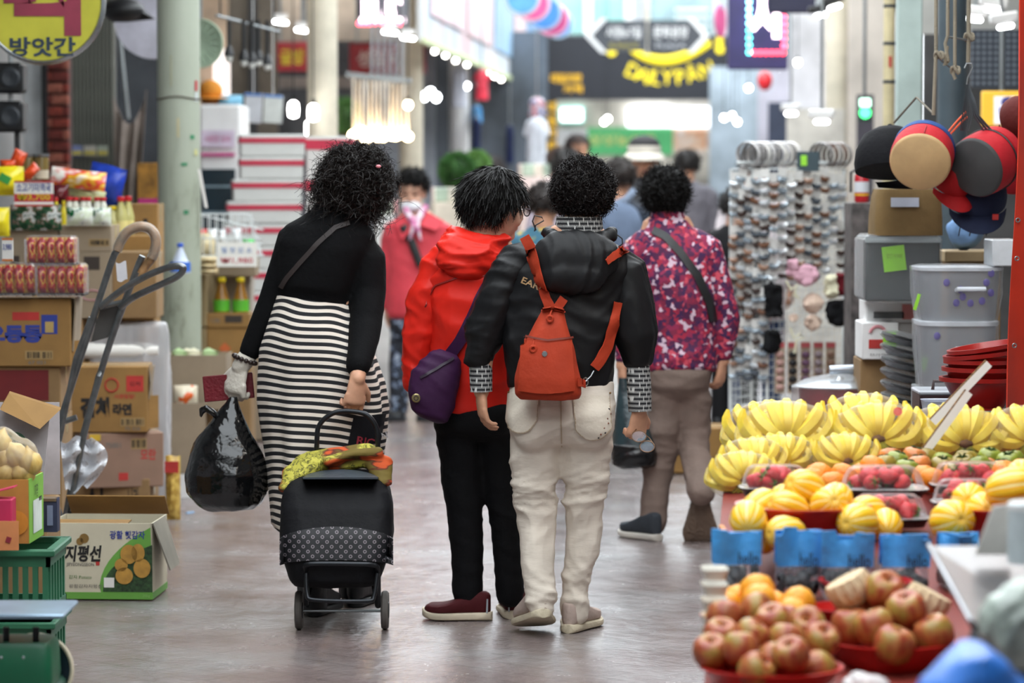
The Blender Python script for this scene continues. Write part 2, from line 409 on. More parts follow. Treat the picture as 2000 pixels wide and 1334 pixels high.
# ---- left: partition strips that face the aisle (white jamb, brick pier, roller shutter, tarp)
x,w,z0,h = rect(48,84,-60,420,18);struct('wall_left_jamb',G().box((x,18.05,(z0 + h) / 2),(w,.1,z0 + h),bev=.005),mat('white_jamb','#c9ced0',.6))
x,w,z0,h = rect(82,88,-60,420,17.9);struct('trim_2',G().box((x,17.95,(z0 + h) / 2),(w,.06,z0 + h)),M_black)
# brick pier, every brick its own piece
x,w,z0,h = rect(88,131,-60,430,18)
pier = struct('wall_left_pier',G().box((x,18.12,1.6),(w - .012,.16,3.2)),mat('mortar','#4a3a36',.9))
bm = {}
for r_ in range(30):
    for k in range(2):
        bw = w * (.72 if (k + r_) % 2 == 0 else .26);bx = x - w / 2 + (bw / 2 if k == 0 else w - bw / 2);key = (round(bw,4),(r_ * 7 + k) % 3)
        if key not in bm:
            bm[key] = mesh_of('brick',G().box((0,0,0),(bw,.05,.056),bev=.004));bm[key].materials.append(mat('brick%d' % key[1],['#84382c','#6f3029','#9a5a4a'][key[1]],.85,var=.25,vs=30,bump=.4,bs=80))
        bo = ob('brick',bm[key],None,pier);bo.location = (bx,18.045,1.05 + r_ * .068)
# grey roller shutter of vertical ribs
x,w,z0,h = rect(133,221,-60,430,19);sh = struct('wall_left_shutter',G().box((x,19.09,1.6),(w,.04,3.2)),mat('shutter_back','#5d5f5c',.6))
rib = mesh_of('rib',G().box((0,0,0),(w / 13.5,.05,3.2),bev=.012));rib.materials.append(mat('shutter_grey','#75776f',.5,.2,var=.08))
for k in range(12): ob('rib',rib,None,sh).location = (x - w / 2 + w * (k + .5) / 12,19.05,1.6)
for (a,b_,c) in ((138,160,'#7c86b0'),(163,187,'#b9b6ac'),(190,210,'#aab3a4')):
    xx,ww,zz,hh = rect(a,b_,284,305,18.95);n_ = ob('notice',G().box((xx,18.97,zz + hh / 2),(ww,.006,hh)),mat('notice' + c,c,.7),sh)
    ob('notice_band',G().box((xx,18.966,zz + hh * .3),(ww * .9,.004,hh * .35)),mat('notice_yellow','#c7b850',.7),n_)
# dark gap, pale rail and the hanging brown tarp
x,w,z0,h = rect(221,292,-60,430,19.6);struct('wall_left_recess',G().box((x,19.7,1.7),(w * 1.6,.05,3.4)),mat('dark_recess','#4b4e54',.8))
p0,p1 = W(231,45,19.2),W(250,232,19.2);ob('trim_3',G().cyl(p0,p1,.014),M_steel,kind='structure')
def tarp(u,v):
    px = 222 + u * (268 - 222 + 18 * (1 - v));top = 185 + 62 * math.sin(u * PI) ** .8 - 10 * u
    p = W(px,top + v * (470 - top),18.7);p[1] += .05 * math.sin(u * 16 + v * 2) * (.3 + v);return p
t = ob('tarp',G().sheet(tarp,24,14,.004),mat('brown_tarp','#94887f',.7,bump=.3,bs=12));tag(t,'brownish grey tarp sagging in folds behind the grey-green pillar','tarp')
x,w,z0,h = rect(284,303,-20,430,21);struct('window_1',G().box((x,21,z0 + h / 2),(w,.05,h)),glow('daylight_gap','#f4f6ff',1.6),label='bright daylight gap')
x,w,z0,h = rect(284,299,145,195,20.9);ob('green_print',G().box((x,20.95,z0 + h / 2),(w * .9,.01,h)),mat('green_print','#4cae63',.5),bpy.data.objects['window_1'])
x,w,z0,h = rect(303,316,-20,430,20.5);struct('trim_4',G().box((x,20.5,h / 2 + z0),(w,.06,h)),mat('cream_trim','#cbb9a6',.7))
# wall pieces further down the left
x,w,z0,h = rect(390,445,-20,215,24);struct('wall_left_panel',G().box((x,24,z0 + h / 2),(w,.06,h)),mat('peach_panel','#d9c3ac',.7))
x,w,z0,h = rect(415,446,95,190,23.8);struct('window_2',G().box((x,23.9,z0 + h / 2),(w,.03,h)),glow('bright_window','#f2e8e4',1.1))
x,w,z0,h = rect(443,542,-30,300,25);struct('wall_left_panel',G().box((x,25,z0 + h / 2),(w,.06,h)),mat('taupe_panel','#6d6861',.8))
x,w,z0,h = rect(484,500,-30,300,24.8);struct('trim_5',G().box((x,24.9,z0 + h / 2),(w,.05,h)),M_dark)
x,w,z0,h = rect(540,840,-40,80,28);struct('wall_left_panel',G().box((x,28,z0 + h / 2),(w,.06,h)),mat('beige_soffit','#b8aea3',.8))
x,w,z0,h = rect(535,850,80,330,29);struct('wall_left_panel',G().box((x,29,z0 + h / 2),(w,.06,h)),mat('shop_blue_grey','#8f959d',.8,var=.25,vs=1.6))
x,w,z0,h = rect(545,700,150,172,28.8);struct('trim_6',G().box((x,28.85,z0 + h / 2),(w,.05,h)),mat('pale_beam','#d8d0c8',.7))
x,w,z0,h = rect(830,1070,60,420,33);struct('wall_left_panel',G().box((x,33.2,z0 + h / 2),(w,.06,h)),mat('dim_shop','#59616a',.8,var=.3,vs=1.5))
# ---- left fascia board with printed banners
M_fas = custom('washed_banner_print',lambda nt,b: ramp(nt,noise(nt,coords(nt,(1.0,1.0,.25)),.8,2),[(.35,'#cdb2b6'),(.45,'#d3d6d8'),(.55,'#b6c6d2'),(.65,'#d6bfc1')]),.6)
fas = wall_strip('wall_left_fascia',-.63 - SK * 15,23.6,39.5,3.3,M_fas,.04)
V = np.array([v.co[:] for v in fas.data.vertices]);
for i,v in enumerate(fas.data.vertices):
    if v.co.z < 1: v.co.z = 2.52
    else: v.co.z = 4.2
yg = G();xa = lambda y: -.63 + SK * (y - 25)
yg.box((0,0,0),(.05,15.9,.05));yg.xf(rotz(-math.atan(SK)),(xa(31.55) + .03,31.55,2.53));struct('trim_7',yg,mat('pale_green_edge','#cfdcae',.6))
for j,(ya,yb,c) in enumerate(((24.2,27.2,'#dcc3c8'),(27.6,30.4,'#d6bcbf'),(30.8,33.2,'#8fb0cc'),(33.6,35.4,'#d2b9bc'),(35.8,38.8,'#6f99c3'))):
    g = G();g.box((0,0,0),(.012,yb - ya,1.1));ym = (ya + yb) / 2;g.xf(rotz(-math.atan(SK)),(xa(ym) + .055,ym,3.3));ob('banner',g,mat('banner%d' % j,c,.5,var=.12,vs=1.3),fas)
# ---- far end of the arcade
x,w,z0,h = rect(700,1800,-200,640,44);fe = struct('wall_far',G().box((x,44.2,h / 2 + z0),(w,.2,h)),mat('far_wall','#c7ccd0',.7,var=.1,vs=.6))
x,w,z0,h = rect(1040,1240,-100,66,43.9)
M_tg = mat('teal_glass','#9ccfc9',.1,var=.15,vs=.8)
for k in range(3):
    x,w,z0,h = rect((1040,1150,1265)[k],(1145,1225,1400)[k],-100,66,43.9);wo = struct('window_%d' % (3 + k),G().box((x,44.05,z0 + h / 2),(w,.05,h)),M_tg if k != 2 else mat('blue_grey_glass','#8aa3a8',.15,var=.25,vs=1.5))
    ob('window_frame',G().box((x + w / 2 + .03,43.98,z0 + h / 2),(.12,.1,h)).box((x - w / 2,43.98,z0 + h / 2),(.04,.08,h)),M_white,wo)
for k in range(3):
    x,w,z0,h = rect(1320,1385,12 + 16 * k,18 + 16 * k,43.8);struct('trim_8',G().box((x,43.9,z0),(w,.05,.03)),M_white)
x,w,z0,h = rect(1085,1470,195,215,41.5);struct('trim_9',G().box((x,41.6,z0 + h / 2),(w,.4,h)),mat('far_lintel','#b5afa8',.7,var=.2,vs=2))
x,w,z0,h = rect(1225,1390,210,248,41);lb = ob('lightbox_sign',G().box((x,41.115,z0 + h / 2),(w,.12,h),bev=.02),[glow('white_lightbox','#f2f5ff',2.2)]);tag(lb,'long white lit shop sign below the black and yellow board','sign')
x,w,z0,h = rect(1092,1142,208,240,40.8);lb = thing('exit_lightbox','small lit sign with pale turquoise border at the far shop','sign',(x,41.07,z0));ob('case',G().box((0,.05,h / 2),(w,.1,h),bev=.02),mat('turquoise_case','#8fd8cf',.4,emis=.5,var=0),lb);ob('panel',G().box((0,-.005,h / 2),(w * .84,.02,h * .74),bev=.004),glow('white_lit','#ffffff',2.5),lb)
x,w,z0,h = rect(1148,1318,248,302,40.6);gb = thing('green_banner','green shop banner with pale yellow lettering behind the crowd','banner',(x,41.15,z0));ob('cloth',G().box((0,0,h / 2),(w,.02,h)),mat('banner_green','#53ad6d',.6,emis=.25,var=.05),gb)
text('싱싱농산물',mat('pale_yellow_print','#d9e08a',.6),gb,(-.1,-.015,h * .55),width=w * .78,height=h * .4,bold=.03)
x,w,z0,h = rect(1318,1384,250,300,40.7);tag(ob('food_poster',G().box((x,41.155,z0 + h / 2),(w,.03,h)),custom('orange_food_print',lambda nt,b: ramp(nt,noise(nt,coords(nt),4,2),[(.35,'#e8955f'),(.5,'#f0c7a4'),(.65,'#f6e9dc')]),.6)),'orange food poster to the right of the green banner','poster')
x,w,z0,h = rect(1088,1148,252,400,40.9);struct('door_1',G().box((x,41,z0 + h / 2),(w,.05,h)),M_white)
x,w,z0,h = rect(1086,1470,197,480,41);struct('wall_far_shop',G().box((x,41.2,z0 + h / 2),(w,.05,h)),mat('shop_interior','#c9c2b4',.7,var=.3,vs=2))
# ---- wall pieces on the right behind the stalls
x,w,z0,h = rect(1385,1480,130,480,38);struct('wall_right_panel',G().box((x,38,z0 + h / 2),(w,.06,h)),mat('pale_blue_shop','#aebcc6',.7,var=.25,vs=1.6))
x,w,z0,h = rect(1480,1545,110,400,32);struct('wall_right_panel',G().box((x,32,z0 + h / 2),(w,.06,h)),mat('lilac_shop','#c9c7d3',.7,var=.15,vs=1.6))
x,w,z0,h = rect(1500,1545,200,300,30);struct('wall_right_panel',G().box((x,30,z0 + h / 2),(w,.06,h)),mat('navy_panel','#3c4458',.7))
x,w,z0,h = rect(1540,1620,20,420,31);struct('wall_right_panel',G().box((x,31,z0 + h / 2),(w,.06,h)),mat('pale_grey_shop','#d5d6da',.7,var=.2,vs=1.5))
x,w,z0,h = rect(1545,1660,210,420,24);struct('wall_right_panel',G().box((x,24.4,z0 + h / 2),(w,.06,h)),mat('cream_shop_board','#d4d1c8',.7))
x,w,z0,h = rect(1655,1735,-20,480,23);struct('wall_right_panel',G().box((x,23,z0 + h / 2),(w,.06,h)),mat('warm_cream_wall','#d8cfc4',.7,var=.12,vs=2))
x,w,z0,h = rect(1672,1706,185,480,22);struct('wall_right_panel',G().box((x,22,z0 + h / 2),(w,.06,h)),mat('dark_shop_gap','#4a4750',.7,var=.3,vs=3))
x,w,z0,h = rect(1795,2100,-60,62,17);struct('wall_right_soffit',G().box((x,17.3,z0 + h / 2),(w,.06,h)),mat('grey_soffit','#a3a39f',.7,var=.2,vs=2))
x,w,z0,h = rect(1800,2100,60,560,18);struct('wall_right_panel',G().box((x,18,z0 + h / 2),(w,.06,h)),mat('dark_brown_shop','#4b4a4a',.8,var=.25,vs=3))
def peg(nt,b):
    vo = nd(nt,'ShaderNodeTexVoronoi');vo.inputs['Scale'].default_value = 1.;vo.inputs['Randomness'].default_value = 0
    nt.links.new(coords(nt,(30,1,30)),vo.inputs['Vector']);return ramp(nt,vo.outputs['Distance'],[(.18,'#7d8894'),(.3,'#353c46')])
x,w,z0,h = rect(1897,2060,58,172,17);struct('wall_right_pegboard',G().box((x,17,z0 + h / 2),(w,.03,h)),custom('pegboard',peg,.5))
for o in list(COL.objects):
    if o.get('kind') == 'structure' and ('_panel' in o.name or 'far_shop' in o.name or o.name.startswith('door_') or o.name.startswith('wall_far')) and o.type == 'MESH':
        zs = [v.co.z for v in o.data.vertices];lo = min(zs)
        if lo < 2.0:
            for v in o.data.vertices:
                if v.co.z < lo + .02: v.co.z = 0.
# ================================================================ PEOPLE
from mathutils.bvhtree import BVHTree
CAMP = Vector((0,0,CAMZ))
def bvh_of(*gs):
    g = G()
    for q in gs: g.join(q)
    return BVHTree.FromPolygons([tuple(v) for v in g.V()],g.f)
def cast(bv,px,py,off=.003,fallY=10.):
    d = Vector(W(px,py,10.) - np.array(CAMP)).normalized();h,n,i,t = bv.ray_cast(CAMP,d)
    if h is None: return W(px,py,fallY)
    if n.dot(d) > 0: n = -n
    return np.array(h + n * off)
def on_sheet(bv,fn,nu,nv,off=.003,th=.002,fallY=10.):
    """a patch of cloth lying on a garment; fn(u,v) -> pixel"""
    return G().sheet(lambda u,v: cast(bv,*fn(u,v),off,fallY),nu,nv,-th)
def on_strip(bv,pts,wpx,n=24,off=.004,th=.004,fallY=10.,nv=4):
    P = np.array(pts,float);L = np.concatenate([[0],np.cumsum(np.linalg.norm(np.diff(P,axis=0),axis=1))]);L /= L[-1]
    def fn(u,v):
        c = np.array([np.interp(u,L,P[:,0]),np.interp(u,L,P[:,1])]);e = .02
        t = np.array([np.interp(min(1,u + e),L,P[:,k]) - np.interp(max(0,u - e),L,P[:,k]) for k in (0,1)]);t /= np.linalg.norm(t) + 1e-9
        w = wpx if np.isscalar(wpx) else np.interp(u,np.linspace(0,1,len(wpx)),wpx)
        return c + np.array([-t[1],t[0]]) * (v - .5) * w
    return on_sheet(bv,fn,n,nv,off,th,fallY)
def on_text(bv,s,m,parent,org,px,py,wpx,hpx,ang=0.,off=.004,fallY=10.,bold=.02,name='lettering'):
    o = text(s,m,None,(0,0,0),width=wpx,height=hpx,rx=0,bold=bold,name=name);me = o.data
    for v in me.vertices:
        x,y = v.co.x,v.co.y;c,s_ = math.cos(ang),math.sin(ang)
        v.co = Vector(cast(bv,px + x * c + y * s_,py + x * s_ - y * c,off,fallY) - np.asarray(org))
    o.rotation_euler = (0,0,0);o.parent = parent;return o
SKIN = mat('skin','#c99678',.55,var=.08,vs=20)
SKIN2 = mat('pale_skin','#d8a98e',.55,var=.08,vs=20)
HAIR = mat('black_hair','#0d0a09',.5,var=.25,vs=40,spec=.22)
def headset(g,c,f,u,s=1.,neck=None):
    f = nrm(f);u = nrm(np.asarray(u,float) - f * np.dot(u,f));r = np.cross(f,u);R = np.stack([r,f,u],1)
    q = lambda a,b,d: np.asarray(c) + (r * a + f * b + u * d) * s
    g.ell(q(0,0,.015),np.array((.074,.092,.092)) * s,24,16,R)
    g.ell(q(0,.032,-.05),np.array((.058,.058,.066)) * s,20,12,R);g.ell(q(0,.062,-.098),np.array((.027,.024,.022)) * s,12,8,R)
    g.ell(q(0,.094,-.03),np.array((.013,.02,.024)) * s,10,8,R);g.ell(q(0,.1,-.04),np.array((.017,.012,.011)) * s,10,8,R)
    g.ell(q(0,.082,-.073),np.array((.024,.012,.009)) * s,10,8,R)
    g.ell(q(0,.078,.012),np.array((.052,.02,.014)) * s,12,8,R)
    for e in (-1,1):
        g.ell(q(e * .036,.06,-.045),np.array((.026,.026,.028)) * s,10,8,R);g.ell(q(e * .077,-.004,-.022),np.array((.009,.02,.032)) * s,10,8,R)
    if neck is not None: g.limb([q(0,-.018,-.06),neck],[.052 * s,.06 * s])
    return R,q
def face_bits(parent,org,q,R,s=1.,m_lip=None):
    for e in (-1,1):
        eg = G().ell(q(e * .031,.083,-.008),np.array((.014,.008,.0055)) * s,12,8,R);ob('eye',eg,mat('eye_dark','#1d1613',.25),parent,org)
        ob('eyebrow',G().tube([q(e * .014,.097,.014),q(e * .032,.092,.019),q(e * .05,.078,.013)],[.002,.0035,.0015],6),HAIR,parent,org)
    ob('lips',G().ell(q(0,.092,-.073),np.array((.021,.006,.007)) * s,12,8,R),m_lip or mat('lips','#a8605a',.5),parent,org)
def hand(g,w,d,n,sg,curl=.5,s=1.,thumb=.5,spread=1.,grow=0.,palm=True):
    w = np.asarray(w,float);d = nrm(d);n = nrm(np.asarray(n,float) - d * np.dot(n,d));t = np.cross(d,n) * sg
    if palm: g.limb([w - d * .01,w + d * .035 * s,w + d * .078 * s],[(.026 + grow,.017 + grow),(.035 + grow,.017 + grow),(.038 + grow,.013 + grow)],14,side=t)
    for k,(o,L) in enumerate(((.031,.066),(.0105,.074),(-.0105,.069),(-.031,.053))):
        p = w + d * (.08 - .004 * abs(k - 1)) * s + t * o * s;dr = nrm(d + t * o * 2.2 * spread);P = [p - dr * .015];R = [.0092 + grow];a = curl * .55
        for j in range(3):
            ca,sa = math.cos(a),math.sin(a);v = dr * ca + n * sa;p = p + v * L * s * (.42,.33,.25)[j];P.append(p);R.append((.0086,.008,.0068)[j] + grow);a += curl * (.85 + .05 * k)
        g.limb(P,R,10)
    p = w + d * .022 * s + t * .026 * s + n * .004;P = [p];R = [.013 + grow];v = nrm(d * .75 + t * .75 + n * thumb * .4)
    for j in range(2): p = p + v * (.034,.028)[j] * s;P.append(p);R.append((.0105,.0085)[j] + grow);v = nrm(v + n * thumb * .8 - t * thumb * .5 + d * .2)
    g.limb(P,R,10);return g
def hair_geo(c,f,u,R3,n=2200,*a,rnd=.35,**k): return _hair(c,f,u,R3,n,*a,rnd=rnd,**k)
def _hair(c,f,u,R3,n=2200,L=.06,curl=.7,seed=1,face=(.30,.50),nape=-.72,lump=.07,rad=.0016,flow=.7,out=.45,grav=.05,K=7,lscale=34.,low=None,rnd=.35,cheek=True):
    rs = np.random.RandomState(seed);f = nrm(f);u = nrm(np.asarray(u,float) - f * np.dot(u,f));r = np.cross(f,u);M = np.stack([r,f,u],1);R3 = np.array(R3);c = np.asarray(c,float)
    def bare(D): return ((D[:,1] > face[0] + .25 * np.abs(D[:,0]) * 0) & (D[:,2] < face[1]) & (np.abs(D[:,0]) < .80)) | ((D[:,2] < nape)) | ((D[:,1] > .12) & (D[:,2] < -.05) & cheek)
    e = G().ell((0,0,0),1.,48,32);D = e.V();lum = wrinkle(D,seed,7.,1.,(1,1,1),4)
    base = D * R3 * (1 + lump * lum)[:,None];keep = ~bare(D);F = [t for t in e.f if all(keep[i] for i in t)]
    g = G().add(base @ M.T + c,F)
    D = rs.normal(size=(n * 3,3));D /= np.linalg.norm(D,axis=1)[:,None];D = D[~bare(D)][:n];n = len(D)
    lum = wrinkle(D,seed,7.,1.,(1,1,1),4);p = D * R3 * (.97 + lump * lum)[:,None];nn = D / R3;nn /= np.linalg.norm(nn,axis=1)[:,None]
    fl = np.array([0,-.25,-1.]) + np.stack([D[:,0] * .4,D[:,1] * .6,0 * D[:,0]],1);fl = fl - nn * np.sum(fl * nn,1)[:,None];fl /= np.linalg.norm(fl,axis=1)[:,None] + 1e-6
    d = nn * out + fl * flow + rs.normal(size=(n,3)) * rnd;d /= np.linalg.norm(d,axis=1)[:,None]
    ax = rs.normal(size=(n,3));ax -= d * np.sum(ax * d,1)[:,None] * .6;ax /= np.linalg.norm(ax,axis=1)[:,None]
    st = (L * (.6 + .8 * rs.rand(n)) / K)[:,None];P = [p]
    if low is not None: st = st * (1 + low * np.clip(-D[:,2:3] + .2,0,1))
    w = curl * (.6 + .8 * rs.rand(n))[:,None]
    for k in range(K):
        p = p + d * st;q = np.linalg.norm(p / R3,axis=1)[:,None];p = np.where(q < 1.0,p / q * 1.005,p);P.append(p)
        d = d * np.cos(w) + np.cross(ax,d) * np.sin(w) + ax * (np.sum(ax * d,1)[:,None]) * (1 - np.cos(w));d[:,2] -= grav;d /= np.linalg.norm(d,axis=1)[:,None]
    P = np.stack(P,1);T = np.gradient(P,axis=1);T /= np.linalg.norm(T,axis=2,keepdims=True) + 1e-9
    A = np.cross(T,np.broadcast_to(ax[:,None,:],T.shape));A /= np.linalg.norm(A,axis=2,keepdims=True) + 1e-9;B = np.cross(T,A)
    rr = rad * np.linspace(1,.35,K + 1)[None,:,None];V = np.stack([P + (A * math.cos(a) + B * math.sin(a)) * rr for a in (0,2.094,4.189)],2)   # n,K+1,3,3
    V = V.reshape(-1,3);idx = np.arange(n * (K + 1) * 3).reshape(n,K + 1,3);F = []
    for a in range(3):
        b = (a + 1) % 3;F.append(np.stack([idx[:,:-1,a],idx[:,:-1,b],idx[:,1:,b],idx[:,1:,a]],-1).reshape(-1,4))
    F = np.concatenate(F);g.add(V @ M.T + c,F.tolist());return g
def shoe(heel,ang,L=.245,Wd=.088,H=.075,pitch=0.,roll=0.):
    """heel point on the ground, ang = heading (0 = +Y); pitch lifts the heel about the toe. returns upper, sole"""
    up,so = G(),G();R = rotz(-ang)
    def prof(t): return (.36 + .64 * math.sin(min(1,t / .55) * PI / 2) * .52 + .3 * math.exp(-((t - .7) / .22) ** 2)) * (1 if t < .86 else math.sqrt(max(.02,1 - ((t - .86) / .15) ** 2)))
    def hgt(t):
        e = min(1,max(0,(t - .12) / .68));e = e * e * (3 - 2 * e)
        return H * (.82 + .18 * min(1,t / .05)) * (1 - .62 * e) if t < .9 else H * .38 * math.sqrt(max(.05,1 - ((t - .9) / .11) ** 2))
    def rng(t,z0,z1,k,y): 
        wd = Wd * .72 * prof(t) * k;P = []
        for a in np.arange(20) * 2 * PI / 20:
            x = math.cos(a);z = math.sin(a);P.append((np.sign(x) * abs(x) ** .7 * wd,y,(z0 + z1) / 2 + np.sign(z) * abs(z) ** (.5) * (z1 - z0) / 2))
        return P
    ts = [.0,.01,.03,.08,.15,.25,.35,.45,.55,.65,.75,.85,.92,.97,1.]
    up.loft([rng(t,.022,.028 + hgt(t),.93 if 2 < i < 14 else (.32,.6,.8)[i] if i < 3 else .62,t * L) for i,t in enumerate(ts)])
    so.loft([rng(t,.0 + .012 * max(0,(t - .75) / .25) ** 2,.03 + .010 * max(0,(t - .75) / .25) ** 2,1.04 if 2 < i < 14 else (.45,.74,.92)[i] if i < 3 else .85,-.006 + t * (L + .012)) for i,t in enumerate(ts)])
    for q in (up,so):
        if pitch: q.xf(t=(0,-L * .85,0));q.xf(rotx(-pitch));q.xf(t=(0,L * .85,0))
        if roll: q.xf(roty(roll))
        q.xf(R,heel)
    return up,so
def add_shoe(parent,org,name,up,so,mu,ms,extra=None):
    s = ob(name,up,mu,parent,org);ob('sole',so,ms,s,np.zeros(3) + np.asarray(org));return s
def person(name,label,base,gb,m=SKIN,voxel=.0043,smooth=3):
    r = fuse(gb,voxel,smooth);o = ob(name,r,m,None,base,sharp=180);tag(o,label,'person');return o,r
def torso(g,rows,P,sc,dy=0.,n=40,p=2.5,tilt=0.):
    rings = []
    for py,cx,hw,dp,*rest in rows:
        c = P(cx,py,dy + (rest[0] if rest else 0));rg = ring(c,hw / sc,dp,n,p)
        if tilt: rg[:,2] -= (rg[:,0] - c[0]) * tilt
        rings.append(rg)
    return g.loft(rings)
FAB = lambda n,c,**k: mat(n,c,k.pop('rough',.75),spec=k.pop('spec',.18),var=k.pop('var',.1),bump=k.pop('bump',.25),bs=k.pop('bs',60),sheen=k.pop('sheen',.0),**k)

# ------------------------------------------------- A. woman with black jacket, hood, orange backpack, white trousers
YA = 10.0;SA = 600.
PA = lambda x,y,d=0.: W(x,y,YA + d)
baseA = np.array([PA(1090,1200)[0],YA,0.])
gb = G();R,q = headset(gb,PA(1137,378,.02),(.15,1,-.05),(0.02,0.06,1),1.,PA(1130,470,0))
gb.limb([PA(1130,470),PA(1100,760)],[(.11,.07),(.10,.08)],side=(1,0,0))
gb.limb([PA(1128,488),PA(1010,510),PA(952,625),PA(940,765)],[.04,.045,.036,.026]);gb.limb([PA(1130,488),PA(1215,512),PA(1246,630),PA(1248,800)],[.04,.045,.036,.026])
hand(gb,PA(939,765),(.08,.1,-1),(1,.3,0),-1,.55,1.0);hand(gb,PA(1249,803),(-.1,.15,-1),(-.6,.9,0),1,1.25,.95)
for s_,pts in ((0,[(1060,800,0),(1048,985,.02),(1052,1190,-.08)]),(1,[(1135,800,0),(1142,985,.03),(1122,1195,.03)])): gb.limb([PA(*p) for p in pts],[.07,.05,.035])
pA,rA = person('person','woman seen from behind in black hooded jacket, white trousers and orange backpack',baseA,gb)
# trousers
g = G();torso(g,[(742,1096,102,.115),(775,1096,108,.135),(815,1096,110,.148),(845,1096,104,.13),(868,1096,80,.09)],PA,SA)
for x in (1046,1148): g.ell(PA(x,825,-.075),(.088,.075,.095),18,12)
g.limb([PA(1050,800),PA(1046,870),PA(1043,950,.0),PA(1049,1030,.0),PA(1052,1100,-.05),PA(1057,1178,-.10)],[.085,.088,.079,.068,.060,.057])
g.limb([PA(1143,800),PA(1146,870),PA(1145,950,.01),PA(1138,1030,.03),PA(1130,1100,.025),PA(1122,1190,.03)],[.085,.086,.077,.066,.056,.053])
def mA(V):
    z = V[:,2];return .55 + .8 * np.exp(-((z - .42) / .16) ** 2) + .5 * np.exp(-((z - .72) / .07) ** 2) + .7 * np.exp(-((z - .13) / .06) ** 2)
M_whitep = FAB('white_cotton_twill','#dcd2c4',rough=.8,var=.05,bump=.25,bs=14,bstretch=(1,1,3.5))
tr = cloth(g,.0075,8,3,.0095,11.,(.7,.7,2.6),mA);trA = ob('trousers',tr,M_whitep,pA,baseA,sharp=180)
bv = bvh_of(tr);M_whitep2 = FAB('white_twill_pocket','#d8cdbe',rough=.8,var=.04)
M_stitch = mat('tan_stitching','#b7a48c',.8)
for (x0,x1,y0,y1,sg) in ((988,1048,768,845,1),(1124,1192,774,858,-1)):
    def pk(u,v,x0=x0,x1=x1,y0=y0,y1=y1,sg=sg):
        x = x0 + (x1 - x0) * u;yb = y1 - 22 * (abs(u - .5) * 2) ** 2.2;return (x + sg * 5 * (1 - v),y0 + (yb - y0) * v)
    po = ob('pocket',on_sheet(bv,pk,12,12,.0035,.003),M_whitep2,trA,baseA)
    edge = [pk(0,v) for v in np.linspace(0,1,9)] + [pk(u,1) for u in np.linspace(0,1,9)[1:]] + [pk(1,v) for v in np.linspace(1,0,9)[1:]]
    ob('stitching',on_strip(bv,edge,2.2,50,.0055,.001,nv=1),M_stitch,po,baseA)
ob('seam',on_strip(bv,[(1095,772),(1096,830),(1097,872)],2.5,12,.002,.002,nv=1),M_stitch,trA,baseA)
for (x,y) in ((1187,800),(1190,808),(1184,818),(1186,826),(1178,836),(1180,845),(1172,848),(1168,853)): ob('bead',G().ell(cast(bv,x,y,.005),.0035,8,6),mat('bead_dark','#3a3230',.3) if (x + y) % 2 else mat('bead_rust','#7d4b36',.4),trA,baseA)
for (x,y) in ((993,766),(1190,768)): ob('rivet',G().ell(cast(bv,x,y,.004),.0035,8,6),mat('brass','#8a6a40',.35,.8),trA,baseA)
# shoes
M_beige = FAB('beige_suede','#b4a298',rough=.85,var=.1);M_bsole = mat('cream_rubber','#c9bda4',.7,var=.12,bump=.5,bs=40)
up,so = shoe(PA(1062,1240,-.16) * (1,1,0) + (0,0,.012),-.18,.245,.1,.085,.28);add_shoe(pA,baseA,'shoe',up,so,M_beige,M_bsole)
up,so = shoe(PA(1110,1240,-.02) * (1,1,0),.28,.245,.098,.08);add_shoe(pA,baseA,'shoe',up,so,M_beige,M_bsole)
# jacket
M_bjk = FAB('black_nylon','#121214',rough=.5,spec=.25,var=.12,bump=.35,bs=9,bstretch=(1,1,.6))
g = G();torso(g,[(762,1097,108,.105),(752,1097,112,.12),(700,1098,115,.13),(640,1100,116,.135),(575,1106,122,.135),(525,1113,118,.125),(492,1122,100,.105),(468,1130,62,.085),(452,1135,50,.075)],PA,SA);gt = g;g = G();slA = []
g.limb([PA(1030,505),PA(1003,520),PA(968,600),PA(943,655),PA(939,692)],[.062,.077,.082,.082,.058]);g.limb([PA(940,690),PA(938,708)],[.046,.036]);slA.append(g);g = G()
g.limb([PA(1200,508),PA(1222,525),PA(1236,600),PA(1243,655),PA(1246,694)],[.062,.077,.081,.08,.056]);g.limb([PA(1246,692),PA(1247,712)],[.045,.036]);slA.append(g)
jk = cloth(gt,.008,4,8,.0095,11.,(1.,1.,.8));jkA = ob('jacket',jk,M_bjk,pA,baseA,sharp=180)
for k,g in enumerate(slA): ob('sleeve',cloth(g,.008,4,60 + k,.0105,13.,(1.,1.,1.1)),M_bjk,jkA,baseA,sharp=180)
g = G();g.ell(PA(1122,505,-.115),(.148,.055,.098),24,16,rotx(-.12));g.ell(PA(1118,540,-.13),(.115,.05,.065),24,14)
for k in range(9):
    a = PI * (k / 8.) ;g.ell(PA(1130,463) + (.10 * math.cos(a),-.01 - .095 * math.sin(a),.012 - .025 * math.sin(a)),.028,10,8)
hd = cloth(g,.0075,4,5,.007,20.,(1.6,1,.5));ob('hood',hd,M_bjk,jkA,baseA,sharp=180)
bv = bvh_of(jk,hd)
on_text(bv,'EARL',mat('bronze_print','#a4825a',.5),jkA,baseA,1042,556,46,13,.42,.004)
M_cord = mat('black_cord','#101012',.5)
ob('drawcord',G().tube([PA(1047,450,-.02),PA(1040,432,-.02),PA(1044,421,-.02),PA(1058,424,-.02),PA(1062,431,-.02),PA(1046,440,-.02),PA(1044,452,-.02)],.0022,6),M_cord,jkA,baseA)
ob('drawcord',G().tube([PA(1196,462,-.02),PA(1206,459,-.02),PA(1215,466,-.02),PA(1216,476,-.02),PA(1208,482,-.02)],.0022,6),M_cord,jkA,baseA)
